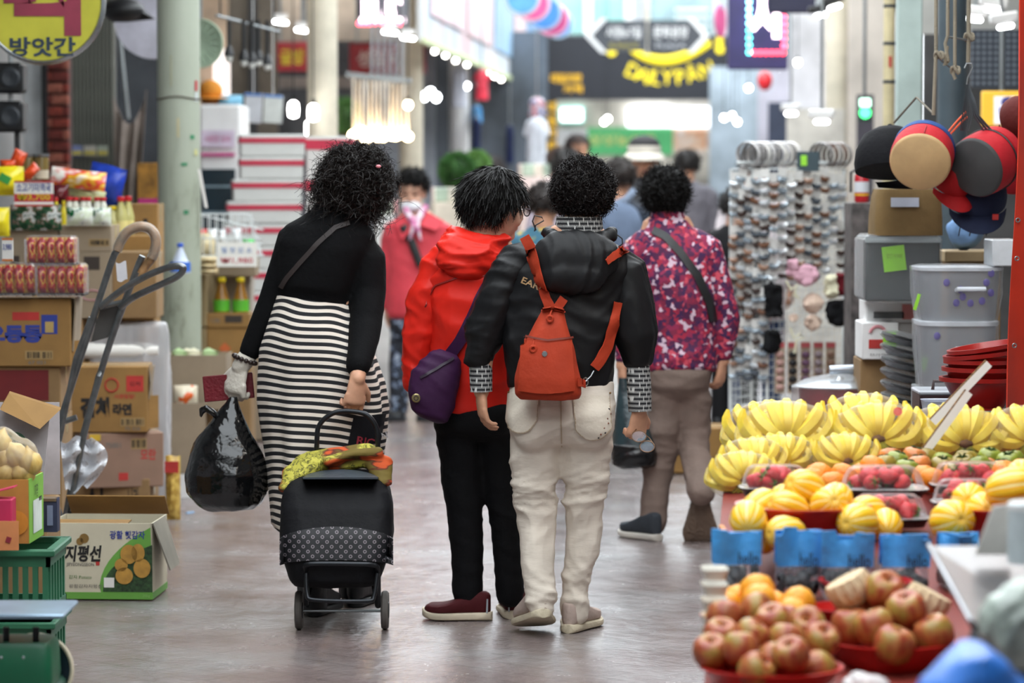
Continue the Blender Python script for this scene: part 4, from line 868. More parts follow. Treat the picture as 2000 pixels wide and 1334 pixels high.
ob('zip_line',on_strip(bvk,[(1030,660),(1070,666),(1112,661)],4,20,.013,.003,9.75,1),mat('dark_orange','#6e2515',.6),bpk,baseA)
ob('top_band',on_strip(bvk,[(1060,606),(1080,603),(1101,608)],9,14,.005,.003,9.75),M_or,bpk,baseA)
for (x0,y0,x1,y1) in ((1079,608,1075,618),(1046,664,1044,676)):
    a = cast(bvk,x0,y0,.01,9.75);b_ = cast(bvk,x1,y1,.014,9.75);pu = ob('zip_pull',G().cyl(a,b_,.003,8),M_or,bpk,baseA);c_ = b_ + (0,0,-.012)
    ob('pull_ring',G().tube([c_ + (.009 * math.cos(t),-.003,.009 * math.sin(t)) for t in np.linspace(0,2 * PI,14,endpoint=False)],.0045,7,closed=True),M_or,pu,baseA)
c_ = cast(bvk,1064,692,.012,9.75);ob('badge',G().lathe([(.0,.004),(.008,.004),(.010,.0),(.0,-.001)],16,c_,rotx(PI / 2)),mat('silver_badge','#b9c4c6',.25,.9),bpk,baseA)
bvj = bvh_of(jk) if False else bvh_of(*[rA])
JKA = bpy.data.objects['jacket']; 
def world_bvh(*os):
    g = G()
    for o in os:
        V = [np.array(o.matrix_world @ v.co) for v in o.data.vertices];g.add(V,[tuple(p.vertices) for p in o.data.polygons])
    return bvh_of(g)
bpy.context.view_layer.update()
bvA = world_bvh(JKA,*[c for c in JKA.children if c.name.startswith('hood')])
ob('strap',on_strip(bvA,[(1080,612),(1068,585),(1056,550),(1045,510),(1034,480),(1024,462)],[20,18,16,18,22,20],26,.006,.005,9.85),M_or,bpk,baseA)
ob('strap',on_strip(bvA,[(1084,612),(1092,596),(1101,582)],[16,18,18],8,.01,.005,9.85),M_or,bpk,baseA)
ob('strap',on_strip(bvA,[(1183,512),(1200,498),(1220,487)],[12,14,18],10,.006,.005,9.85),M_or,bpk,baseA)
ob('strap',on_strip(bvA,[(1204,590),(1196,630),(1183,675),(1168,705),(1158,718)],[14,15,17,19,18],20,.008,.005,9.85),M_or,bpk,baseA)
c0 = cast(bvA,1156,722,.015);c1 = cast(bvA,1141,742,.02)
ob('clasp',G().tube([c0,(c0 + c1) / 2 + (.004,0,0),c1],.003,8).tube([c1 + (.009 * math.cos(t),0,.013 * math.sin(t)) for t in np.linspace(0,2 * PI,12,endpoint=False)],.0022,6,closed=True),mat('chrome_clasp','#c9cdd0',.2,1),bpk,baseA)
ob('side_tab',on_sheet(bvk,lambda u,v: (1126 + 18 * u,738 + 16 * v + 4 * u),4,3,.004,.004,9.8),M_or,bpk,baseA)
# spectacles held in the right hand
sp = thing('spectacles','thin gold rimmed spectacles hanging from the hand beside white trousers','glasses',PA(1262,870,-.02));o_ = PA(1262,870,-.02)
gf = G();A1 = PA(1248,852,-.03);A2 = PA(1264,872,-.03)
for c in (A1,A2): gf.tube([c + (.024 * math.cos(t),.004 * math.sin(t),.018 * math.sin(t)) for t in np.linspace(0,2 * PI,18,endpoint=False)],.0016,6,closed=True)
gf.tube([A1 + (.012,0,-.014),A2 + (-.012,0,.014)],.0016,6);gf.tube([A1 + (-.02,0,.01),PA(1246,835,.0),PA(1252,822,.02)],.0018,6);gf.tube([A2 + (.022,0,.006),PA(1268,855,-.01),PA(1250,842,.02)],.0018,6)
ob('frame',gf,mat('gold_wire','#8a6a52',.3,.8),sp,o_)
for c in (A1,A2): ob('lens',G().add([c] + [c + (.023 * math.cos(t),.004 * math.sin(t),.017 * math.sin(t)) for t in np.linspace(0,2 * PI,18,endpoint=False)],[(0,k + 1,(k + 1) % 18 + 1) for k in range(18)]),film('lens_glass','#d8e0f0',.25,.05,0),sp,o_)
# purple crossbody bag
cb = thing('crossbody_bag','dark purple nylon crossbody bag hanging at the red jacket','bag',baseB)
M_pur = FAB('dark_purple_nylon','#36173a',rough=.6,var=.12,bump=.4,bs=14)
g = G();PBd = lambda x,y,d=0: PB(x,y,d)
g.loft([ring(PB(x,y,-.14),hw / SB,dp,36,2.6,roty(.35)) for (y,x,hw,dp) in ((822,838,18,.03),(812,838,38,.055),(780,842,50,.065),(745,848,50,.06),(715,862,42,.05),(695,872,30,.035),(686,876,18,.02))])
pb = cloth(g,.0065,4,19,.005,16.,(1,1,1.4));ob('bag_body',pb,M_pur,cb,baseB,sharp=180);bvp = bvh_of(pb)
ob('flap_edge',on_strip(bvp,[(822,738),(850,722),(885,700)],5,18,.003,.003,10.1,1),mat('dark_zip','#231026',.5),cb,baseB)
c_ = cast(bvp,814,777,.004,10.1);ob('badge',G().lathe([(0,.003),(.012,.003),(.015,0),(0,-.002)],18,c_,rotx(PI / 2)),mat('brass_badge','#a5966a',.35,.8),cb,baseB);ob('badge_ring',G().tube([c_ + (.007 * math.cos(t),-.0045,.007 * math.sin(t)) for t in np.linspace(0,2 * PI,14,endpoint=False)],.0012,6,closed=True),mat('dark_zip','#231026',.5),cb,baseB)
jb = [o for o in pB.children if o.name.startswith('jacket')][0];bvB2 = world_bvh(jb,*[c for c in jb.children if c.name.startswith('hood')])
ob('strap',on_strip(bvB2,[(878,696),(898,668),(920,625),(940,580),(958,545),(975,515),(990,498)],22,30,.006,.005,10.15),M_pur,cb,baseB)
# dark carrier bag held by the patterned woman
pbg = thing('carrier_bag','dark green and black plastic carrier bag hanging beside taupe trousers','bag',PC(1235,915,-.05));oo = PC(1235,915,-.05)
M_film = mat('dark_green_film','#27363b',.25,var=.2,vs=8,bump=.7,bs=14);g = G()
g.loft([ring(PC(x,y,-.02),hw / SC,dp,30,2.3) for (y,x,hw,dp) in ((738,1216,8,.012),(765,1220,14,.02),(800,1228,26,.04),(850,1235,38,.07),(872,1238,43,.08))],caps=False)
ob('upper',g.xf(),M_film,pbg,oo,sharp=60);g = G();torso(g,[(916,1232,26,.05),(908,1236,44,.085),(885,1239,46,.088),(866,1238,43,.08)],PC,SC,-.02)
ob('bag_body',cloth(g,.008,3,5,.006,18.,(1,1,1)),mat('black_film','#0f1012',.22,bump=.6,bs=18),pbg,oo,sharp=180)
# black carrier bag of the striped skirt woman
kb = thing('carrier_bag','bulging glossy black plastic bag held in white gloved hand','bag',PD(445,995));oo = PD(445,995)
M_blackf = mat('glossy_black_film','#0b0c0e',.16,var=.1,bump=.9,bs=13,spec=.6)
g = G();rows = [(996,452,40,.07),(985,448,62,.10),(960,443,80,.125),(925,442,83,.13),(885,440,72,.115),(850,440,54,.09),(815,446,34,.055),(790,452,18,.03),(772,456,10,.018)]
torso(g,rows,PD,SD,-.03,p=2.2);ob('bag_body',cloth(g,.007,3,15,.0085,17.,(1.2,1,.55)),M_blackf,kb,oo,sharp=180)
g = G();g.limb([PD(432,822,-.04),PD(415,806,-.05),PD(400,795,-.05),PD(394,800,-.05),PD(393,812,-.05)],[.012,.014,.013,.011,.006]);ob('handle',cloth(g,.005,2,4,.003,40.),M_blackf,kb,oo,sharp=180)
# red wallet in the gloved hand
wl = thing('wallet','dark red leather wallet held in the white gloved hand','wallet',PD(445,757,.0));wl.rotation_euler = (0,-.09,0)
ob('cover',G().box((0,.018,.0),(.17,.006,.088),bev=.002).box((0,.028,.0),(.17,.006,.088),bev=.002).box((0.083,.023,0),(.006,.012,.088),bev=.002),mat('dark_red_leather','#6b1420',.4,bump=.3,bs=80),wl);ob('inner',G().box((-.002,.023,0),(.158,.006,.08)),mat('wallet_lining','#3b0d14',.6),wl)
# shopping trolley
YT = 10.02;PT = lambda x,y,d=0.: W(x,y,YT + d);ST = 6000 / YT
tb = np.array([PT(660,1200)[0],YT,0.])
tl = thing('shopping_trolley','two wheeled black shopping trolley with dotted lower panel','trolley',tb)
M_trb = FAB('black_polyester','#0f0f12',rough=.65,var=.12,bump=.3,bs=30);M_tube = mat('dark_steel_tube','#2b2d31',.35,.7)
g = G();torso(g,[(1142,655,80,.10,.03),(1130,655,90,.12,.02),(1085,657,105,.135,.03),(1040,658,112,.14,.05),(985,658,111,.135,.09),(955,658,107,.125,.12),(935,658,96,.10,.14),(925,657,82,.08,.15)],PT,ST,p=4.)
tbg = cloth(g,.008,3,23,.003,12.,(1,1,1));bagB = ob('bag_body',tbg,M_trb,tl,tb,sharp=180);bvt = bvh_of(tbg)
def dots(nt,b):
    vo = nd(nt,'ShaderNodeTexVoronoi',feature='F1');vo.inputs['Scale'].default_value = 1;vo.inputs['Randomness'].default_value = 0
    nt.links.new(coords(nt,(46,.01,46),(0,.78,0)),vo.inputs['Vector']);return ramp(nt,vo.outputs['Distance'],[(.10,'#15161a'),(.13,'#7f767c'),(.24,'#7f767c'),(.27,'#15161a')],'CONSTANT')
ob('dotted_panel',on_sheet(bvt,lambda u,v: (546 + 222 * u,1052 - 22 * math.sin(u * PI) ** .7 + v * (52 + 12 * math.sin(u * PI))),24,8,.004,.003,9.9),custom('dotted_cloth',dots,.6),bagB,tb)
lidr = G().sheet(lambda u,v: PT(592 + 146 * u,936 - 16 * math.sin(u * PI) ** .6 * v,-.0 + .12 * v - .02),20,5,.006);ob('top_flap',lidr,mat('slate_vinyl','#3b434b',.45,bump=.4,bs=30),bagB,tb)
fr = G();ZT = lambda x,y,d: PT(x,y,d)
fr.tube(sm([ZT(598,1180,.0),ZT(596,1130,-.07),ZT(597,1112,-.10),ZT(606,1102,-.12),ZT(700,1102,-.12),ZT(728,1104,-.11),ZT(738,1115,-.09),ZT(739,1185,0)]),.0085,10);ob('lower_frame',fr,M_tube,tl,tb)
fr = G().tube(sm([ZT(598,1120,-.1),ZT(600,1160,-.12),ZT(615,1172,-.13),ZT(715,1174,-.13),ZT(730,1165,-.12),ZT(737,1120,-.1)]),.0075,10);ob('stand',fr,M_tube,tl,tb)
fr = G().tube(sm([ZT(620,1140,.17),ZT(618,950,.2),ZT(619,860,.19),ZT(624,830,.19),ZT(645,810,.19),ZT(670,803,.19),ZT(705,806,.19),ZT(722,815,.19),ZT(735,835,.19),ZT(738,860,.19),ZT(738,950,.2),ZT(736,1140,.17)]),.0085,10);ob('handle',fr,M_tube,tl,tb)
ob('axle',G().cyl(ZT(588,1193,.05),ZT(748,1193,.05),.005,10),M_steel,tl,tb)
for x in (584,752):
    c = ZT(x,1193,.05);c = c * (1,1,0) + (0,0,.064);w_ = ob('wheel',G().lathe([(.030,-.011),(.058,-.012),(.064,-.006),(.064,.006),(.058,.012),(.030,.011)],28,c,roty(PI / 2)),mat('grey_rubber','#5f5b58',.75),tl,tb)
    ob('hub',G().lathe([(.0,-.014),(.026,-.014),(.03,-.008),(.03,.008),(.026,.014),(0,.014)],20,c,roty(PI / 2)),M_black,w_,tb)
# bracing struts inside the frame
ob('strut',G().cyl(ZT(600,1185,.04),ZT(612,1130,.1),.006,8),M_tube,tl,tb);ob('strut',G().cyl(ZT(736,1185,.04),ZT(726,1130,.1),.006,8),M_tube,tl,tb)
def pais(nt,b):
    n = noise(nt,coords(nt),30,3,.6,1.2);c = ramp(nt,n,[(.42,'#a9a23a'),(.47,'#3b3a18'),(.50,'#8f8a2f'),(.56,'#c2ba4c')]);sx = nd(nt,'ShaderNodeSeparateXYZ');nt.links.new(coords(nt),sx.inputs[0])
    m = noise(nt,coords(nt,(1,1,3)),9,2);c2 = ramp(nt,m,[(.44,'#c9521f'),(.48,'#5a2413'),(.52,'#6b5a1f')]);mx = nd(nt,'ShaderNodeMix',data_type='RGBA');f = ramp(nt,noise(nt,coords(nt,(1,1,1)),6,1),[(.44,0.),(.48,1.)]);nt.links.new(f,mx.inputs[0]);nt.links.new(c,mx.inputs[6]);nt.links.new(c2,mx.inputs[7]);return mx.outputs[2]
sc = thing('paisley_scarf','orange and olive paisley scarf folded over the top of the trolley','scarf',ZT(655,930,.13));oo = ZT(655,930,.13)
g = G();P_ = [ZT(557,955,.08),ZT(575,925,.12),ZT(610,905,.16),ZT(660,896,.17),ZT(715,892,.17),ZT(742,905,.14),ZT(752,940,.09)];g.limb(P_,[(.02,.03),(.03,.045),(.034,.06),(.036,.065),(.036,.06),(.03,.05),(.02,.03)],16,side=(0,0,1));g.limb([ZT(640,900,.1),ZT(690,885,.12),ZT(738,882,.13)],[(.022,.03)] * 3,14)
ob('scarf_cloth',cloth(g,.006,2,13,.006,22.,(.5,1,2)),custom('paisley_print',pais,.8),sc,oo,sharp=180)
# ================================================================ SHARED SHOP GOODS
M_card = mat('brown_cardboard','#8d6f49',.8,var=.1,vs=5,bump=.12,bs=30);M_card2 = mat('kraft_tan_cardboard','#946f3c',.8,var=.1,vs=5);M_card3 = mat('pale_cardboard','#94846e',.8,var=.08,vs=5);M_card4 = mat('pinkish_cardboard','#907260',.8,var=.08,vs=5)
M_ink = mat('black_print','#1c1a19',.7,var=0);M_red_ink = mat('red_print','#b8322c',.6);M_blue_ink = mat('blue_print','#2b3c8f',.6,var=0);M_wh = mat('white_paper','#eceae4',.75,var=.03);M_grey_ink = mat('grey_print','#6f6a64',.7,var=0)
M_tape = film('packing_tape','#d8c8a0',.25,.1,.1)
def carton(label,x0,x1,y0,y1,Y,m=M_card,d=.3,rz=0.,texts=(),tape=True,name='carton',open_=False,bar=None,group=None,yaw_c=0.):
    x,w,z0,h = rect(x0,x1,y0,y1,Y);o = thing(name,label,'box',(x,Y,z0),rz,group)
    if open_:
        t = .005;g = G().box((0,t / 2,h / 2),(w,t,h)).box((0,d - t / 2,h / 2),(w,t,h)).box((-w / 2 + t / 2,d / 2,h / 2),(t,d - 2 * t,h)).box((w / 2 - t / 2,d / 2,h / 2),(t,d - 2 * t,h)).box((0,d / 2,t / 2),(w - 2 * t,d - 2 * t,t))
    else: g = G().box((0,d / 2,h / 2),(w,d,h),bev=.004)
    ob('box_body',g,m,o,smooth=False)
    if tape and not open_: ob('tape',G().box((0,d / 2,h + .0006),(w * 1.002,.05,.001)).box((w / 2 + .0008,d / 2,h - .04),(.001,.05,.08)),M_tape,o,smooth=False)
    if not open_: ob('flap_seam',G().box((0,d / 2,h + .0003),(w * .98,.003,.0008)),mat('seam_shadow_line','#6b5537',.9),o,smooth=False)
    for (s,u,v,tw,th,mm,*r) in texts: text(s,mm,o,(w * (u - .5),-.0015,h * v),width=w * tw,height=h * th,bold=r[0] if r else .02)
    if bar:
        u,v,bw,bh = bar;bo = ob('barcode_panel',G().box((w * (u - .5),-.0006,h * v),(w * bw,.001,h * bh)),mat('barcode_ground','#a08456',.8,var=0),o,smooth=False)
        g = G();n = 22;rs = random.Random(int(x0 * 7 + y0))
        for k in range(n):
            if rs.random() < .75: g.box((w * (u - .5) + w * bw * ((k + .5) / n - .5) * .92,-.0016,h * v),(w * bw / n * rs.choice((.3,.5,.8)),.001,h * bh * .7))
        ob('barcode',g,M_ink,bo,kind='stuff',smooth=False)
    return o,w,h
def patch(o,w,h,u,v,pw,ph,m,name='print_panel',off=-.0008,d=.001): return ob(name,G().box((w * (u - .5),off,h * v),(w * pw,d,h * ph),bev=0),m,o,smooth=False)
def pillow(c,w,h,d,m,R=None,seed=0,crimp=True,n=14,name='packet'):
    """a filled plastic packet: bulging in the middle, flat crimped ends"""
    g = G();rs = np.random.RandomState(seed);ph = rs.rand(6) * 6
    def f(sgn):
        def q(u,v):
            b = (max(0,math.sin(PI * u)) ** .55) * (max(0,math.sin(PI * min(1,max(0,(v - .06) / .88)))) ** .5);wr = .06 * math.sin(9 * u + ph[0] + 3 * v) + .05 * math.sin(13 * v + ph[1]) + .05 * math.sin(17 * u - 8 * v + ph[2])
            return ((u - .5) * w * (1 - .06 * b),sgn * (d / 2 * b * (1 + wr) + .001),(v - .5) * h + .01 * h * math.sin(7 * u + ph[3]) * (v > .9))
        return q
    g.sheet(f(-1),n,n);k = G().sheet(f(1),n,n);k.f = [t[::-1] for t in k.f];g.join(k);return g.xf(R,c)
def bottle(label,px,y0,y1,Y,body,capm,rpx=None,group=None,labelm=None,taper=.42,neck=.3,liquid=None,name='bottle'):
    x,w,z0,h = rect(px - (rpx or 12),px + (rpx or 12),y0,y1,Y);r = w / 2;o = thing(name,label,'bottle',(x,Y,z0),0,group)
    ob('bottle_body',G().lathe([(r * .8,0),(r,h * .03),(r,h * (1 - taper) * .9),(r * .92,h * (1 - taper)),(r * neck,h * .86),(r * neck,h * .9)],20),body,o)
    ob('cap',G().lathe([(r * neck * 1.35,h * .88),(r * neck * 1.4,h * .9),(r * neck * 1.4,h * .985),(r * neck * 1.2,h)],16),capm,o)
    if labelm: ob('bottle_label',G().lathe([(r * 1.012,h * .06),(r * 1.012,h * .38)],20),labelm,o)
    return o
def price_card(label,x0,x1,y0,y1,Y,lines,rz=0.,back=M_wh,border=None,name='price_card',tilt=0.):
    x,w,z0,h = rect(x0,x1,y0,y1,Y);o = thing(name,label,'price card',(x,Y,z0),rz);o.rotation_euler[0] = tilt
    ob('card',G().box((0,.002,h / 2),(w,.003,h)),back,o,smooth=False)
    if border: [ob('border',G().box((0,.001,zz),(w,.003,.008)),border,o,smooth=False) for zz in (h - .004,.004)]
    for (s,u,v,tw,th,mm) in lines: text(s,mm,o,(w * (u - .5),-.002,h * v),width=w * tw,height=h * th,bold=.015)
    return o
# ================================================================ LEFT SIDE
# weighing scale in the front corner
x,w,z0,h = rect(-60,98,1258,1420,7.6);sc_ = thing('weighing_scale','green spring weighing scale with big round dial in the bottom left corner','scale',(x,7.6,0))
M_scg = mat('scale_green','#0e5a3c',.4,var=.08)
ob('housing',G().loft([ring((0,.09,z),w / 2 * k,.09 * k,32,8) for z,k in ((.22,1.02),(.24,1.04),(z0 + h * .93,1.),(z0 + h,.9))]),M_scg,sc_);bt = z0 + h
cx,_,cz,_ = rect(20,100,1315,1320,7.7);dial = ob('dial',G().lathe([(0,-.02),(.088,-.02),(.088,.0),(0,.0)],40,(cx - x,.2,cz),rotx(PI / 2)),mat('dark_dial_glass','#1d2630',.15),sc_);ob('dial_rim',G().tube([(cx - x + .09 * math.cos(a),.2,cz + .09 * math.sin(a)) for a in np.linspace(0,2 * PI,40,endpoint=False)],.0055,8,closed=True),mat('cream_enamel','#d8cdb4',.5),dial)
for px in (12,70): a = W(px,1225,7.65);b_ = W(px,1262,7.65);ob('post',G().cyl(a - (x,7.6,0),b_ - (x,7.6,0),.008,10),M_tube,sc_)
x2,w2,z2,h2 = rect(-70,122,1201,1213,7.55);ob('platform',G().box((x2 - x,.1,z2 + h2 / 2),(w2,.26,.012),bev=.004),mat('steel_blue_plate','#8fa5b8',.35,.6),sc_)
for px in (5,48): c = W(px,1282,7.58);ob('screw',G().ell(c - (x,7.62,0),(.004,.003,.004),8,6),M_steel,sc_)
ob('base_box',G().box((0,.1,.11),(w * 1.1,.24,.22),bev=.01),mat('crate_dark_green','#1f4a38',.6),sc_)
# stack of green plastic crates
M_cr = mat('green_crate_plastic','#2c6b4c',.5,var=.1)
def crate(label,cx,Y,z0,w,d,h,m,group=None):
    o = thing('plastic_crate',label,'crate',(cx,Y,z0),0,group);t = .012
    g = G().box((0,d / 2,.006),(w,d,.012)); 
    for zc,hh in ((.02,.04),(h - .02,.04)):
        g.box((0,t / 2,zc),(w,t,hh)).box((0,d - t / 2,zc),(w,t,hh)).box((-w / 2 + t / 2,d / 2,zc),(t,d,hh)).box((w / 2 - t / 2,d / 2,zc),(t,d,hh))
    ob('crate_body',g,m,o,smooth=False)
    sl = mesh_of('slat',G().box((0,0,0),(.016,t * .8,h - .07)),smooth=False);sl.materials.append(m)
    n = int(w / .028)
    for k in range(n): ob('slat',sl,None,o).location = (-w / 2 + w * (k + .5) / n,t / 2,h / 2)
    n = int(d / .05)
    for k in range(n):
        for e in (-1,1): q = ob('slat',sl,None,o);q.location = (e * (w / 2 - t / 2),d * (k + .5) / n,h / 2);q.rotation_euler = (0,0,PI / 2)
    ob('rim',G().box((0,d / 2 - d / 2 + .0,h),(w + .03,.03,.02),bev=.004).box((0,d,h),(w + .03,.03,.02),bev=.004).box((w / 2,d / 2,h),(.03,d,.02),bev=.004).box((-w / 2,d / 2,h),(.03,d,.02),bev=.004),m,o);return o
xr = W(112,1200,8.8)[0]
for k in range(2): crate(('green plastic crate on the floor behind the scale','green plastic crate carrying the fruit boxes, above another crate')[k],xr - .25,8.8,.21 * k,.46,.32,.2,M_cr,'green crates')
zc_top = .43
# boxes on the crates
def at_top(x0,x1,y0,Y,z0,d,label,m,name='carton',rz=0.,open_=False,**k):
    x,w,z,h = rect(x0,x1,y0,y0 + 10,Y);return None
z_ = W(0,1095,8.8)[2]
x,w,z0,h = rect(-60,50,948,1120,8.72);cit = thing('fruit_box','orange and lime green cardboard fruit box on the green crate','box',(x,8.78,zc_top + .01));hh = z0 + h - zc_top
ob('box_body',G().box((0,.004,hh / 2),(w,.006,hh)).box((0,.25,hh / 2),(w,.006,hh)).box((-w / 2,.127,hh / 2),(.006,.25,hh)).box((0,.127,.005),(w,.24,.01)),mat('orange_brown_board','#b9803a',.75),cit,smooth=False)
M_lime = mat('lime_board','#7fb545',.6,var=.05)
sg = G();x1_ = W(85,1000,9.0)[0] - x;sg.add([(w / 2,0,0),(x1_,.22,0),(x1_,.22,hh),(w / 2,0,hh),(w / 2 - .006,0.004,0),(x1_ - .006,.224,0),(x1_ - .006,.224,hh),(w / 2 - .006,.004,hh)],[(0,1,2,3),(7,6,5,4),(0,4,5,1),(3,2,6,7),(0,3,7,4),(1,5,6,2)]);sp_ = ob('side_panel',sg,M_lime,cit,smooth=False)
def side(u,v,du,dv,m,s=None,nm='print_panel'):
    A = np.array([w / 2,0,0]);D = np.array([x1_ - w / 2,.22,0]);nn = nrm(np.cross(D,(0,0,1)));p = lambda a,b: A + D * a + np.array([0,0,hh * b]) + nn * .0015
    return ob(nm,G().add([p(u - du,v - dv),p(u + du,v - dv),p(u + du,v + dv),p(u - du,v + dv)],[(0,1,2,3)]),m,sp_,smooth=False)
side(.55,.38,.3,.26,mat('pale_label','#cfd6cf',.7));side(.75,.62,.1,.035,mat('hand_hole','#29310f',.9))
o_ = text('지평',M_ink,sp_,(w / 2 + (x1_ - w / 2) * .45 + .003,.22 * .45 - .003,hh * .78),width=.05,height=.04);o_.rotation_euler = (PI / 2,0,math.atan2(.22,x1_ - w / 2))
pho = ob('orange_picture',G().lathe([(0,0),(.035,0),(.036,.002),(0,.003)],24,(w / 2 - .038,-.001,.06),rotx(PI / 2)),mat('printed_orange','#cf8a2e',.6),cit)
x,w,z0,h = rect(82,118,968,1095,9.15);bb = thing('navy_box','navy blue cardboard box standing beside the lime fruit box','box',(x,9.06,zc_top + .01));hb = z0 + h - zc_top - .01;ob('box_body',G().box((0,.006,hb / 2),(w,.006,hb)).box((w / 2,.03,hb / 2),(.005,.05,hb)).box((0,.055,hb / 2),(w,.006,hb)).box((-w / 2,.03,hb / 2),(.005,.05,hb)),mat('navy_board','#2f3450',.6),bb,smooth=False);ob('torn_edge',G().box((0,.03,hb - .004),(w * 1.02,.06,.008)),mat('torn_brown_edge','#6d5a46',.9),bb)
ob('print_panel',G().box((.01,.0015,hb * .5),(w * .3,.002,hb * .6)),mat('pale_blue_print','#7c86a5',.6),bb)
x,w,z0,h = rect(-30,18,975,1135,8.62);pk = thing('pink_box','bright pink carton at the left edge below the onions','box',(x,8.66,zc_top + .015));hp = z0 + h - zc_top;ob('box_body',G().box((0,.04,hp / 2 - .01),(w,.08,hp - .02),bev=.003),mat('hot_pink_board','#c22c57',.5),pk,smooth=False);ob('white_label',G().box((w * .2,-.001,hp * .35),(w * .4,.002,hp * .2)),M_wh,pk)
ob('flap',G().box((w * .1,.035,hp + .005),(w,.07,.003),roty(-.25)),mat('hot_pink_board','#c22c57',.5),pk,smooth=False)
price_card('orange cardboard price tag leaning on the pink box',-14,36,1018,1075,8.60,[],back=mat('orange_card','#d88a55',.7));o = COL.objects[-1].parent;ob('red_mark',G().box((.008,-.0015,.03),(.014,.002,.016),roty(.3)),mat('dark_red_print','#8d2433',.7),o,smooth=False)
# onions in a clear bag on top
onm = custom('onion_skin',lambda nt,b: ramp(nt,noise(nt,coords(nt,(6,6,.6)),6,3),[(.35,'#a9863f'),(.6,'#d3b56a'),(.75,'#c79b4b')]),.45)
ong = G().lathe([(.002,-.036),(.012,-.036),(.030,-.024),(.038,0),(.032,.022),(.014,.036),(.006,.046),(.003,.052)],18);onme = mesh_of('onion',ong);onme.materials.append(onm)
k = 0
for (px,py) in ((8,925),(44,926),(2,893),(30,890),(-12,905),(-2,868),(58,905)):
    p = W(px,py,8.85);o = ob('onion',onme,None);tag(o,'golden onion in the clear bag on the orange fruit box','onion','bagged onions');o.location = p;o.rotation_euler = (random.uniform(-.6,.6),random.uniform(-.6,.6),random.uniform(0,6));k += 1
g = G();g.ell(W(20,900,8.85),(.085,.075,.075),28,18);g.ell(W(5,868,8.85),(.05,.05,.05),20,14);bg = cloth(g,.008,2,3,.006,26.,(1,1,1));tag(ob('net_bag',bg,film('onion_bag_film','#f3efe6',.10,.12,.9,30),None,W(20,945,8.85),sharp=180),'clear plastic bag filled with onions on the left','bag')
# lettuce box with raised flap
x,w,z0,h = rect(-80,88,800,985,9.5);lt = thing('vegetable_box','grey white vegetable box with raised cardboard flap and round green picture','box',(x,9.5,0));zt = z0 + h
ob('front_panel',G().box((0,.006,z0 + h / 2),(w,.008,h),roty(.1)),mat('grey_white_board','#b9b2b4',.7),lt,smooth=False);ob('rear_panel',G().box((0,.3,z0 + h / 2),(w,.008,h)),mat('grey_white_board','#b9b2b4',.7),lt,smooth=False);ob('lower_box',G().box((0,.16,z0 / 2),(w,.3,z0),bev=.006),M_card,lt,smooth=False)
A = [W(18,768,9.5),W(0,800,9.45),W(78,838,9.42),W(118,800,9.5)];ob('flap',G().add([p - (x,9.5,0) for p in A] + [p - (x,9.5,0) + (0,.01,.006) for p in A],[(0,1,2,3),(7,6,5,4),(0,4,5,1),(1,5,6,2),(2,6,7,3),(3,7,4,0)]),M_card2,lt,smooth=False)
c = W(30,868,9.48) - (x,9.5,0);ob('green_picture',G().lathe([(0,.0),(.04,.0),(.04,.003),(0,.003)],28,c + (0,-.012,0),rotx(PI / 2)),mat('printed_greens','#31503c',.6,var=.4,vs=60),lt)
# ---- the potato box on the floor
x,w,z0,h = rect(96,298,1022,1172,10.75);pbx = thing('potato_box','open cream and green potato carton on the floor with potato picture','box',(x,10.75,0.006),-.06);w = w;h = z0 + h - .006
M_cream = mat('cream_board','#cfc7ae',.65,var=.04);M_grn = mat('leaf_green_print','#6aa546',.6,var=.05);t = .005;d = .3
bd = ob('box_body',G().box((0,t / 2,h / 2),(w,t,h)).box((0,d,h / 2),(w,t,h)).box((-w / 2,d / 2,h / 2),(t,d,h)).box((w / 2 - t / 2,d / 2,h / 2),(t,d,h)).box((0,d / 2,.004),(w,d,.006)),M_cream,pbx,smooth=False)
ob('green_band',G().box((0,-.0006,.012),(w,.0012,.024)).box((w / 2 + .0006,d / 2,.012),(.001,d,.024)),M_grn,pbx,smooth=False)
ob('rear_flap',G().box((0,d + .03,h + .03),(w * .98,.004,.12),rotx(.9)),M_card2,pbx,smooth=False);ob('side_flap',G().add([(w / 2,.0,h),(w / 2,.25,h),(w / 2 + .055,.22,h - .17),(w / 2 + .055,.03,h - .17),(w / 2 + .004,.0,h + .002),(w / 2 + .004,.25,h + .002),(w / 2 + .06,.22,h - .168),(w / 2 + .06,.03,h - .168)],[(0,1,2,3),(7,6,5,4),(0,4,5,1),(1,5,6,2),(2,6,7,3),(3,7,4,0)]),mat('grey_inner_board','#8b8577',.8),pbx,smooth=False)
ob('inner_flap',G().box((-.05,.09,h - .012),(w * .7,.17,.004),rotx(.05)),M_card2,pbx,smooth=False)
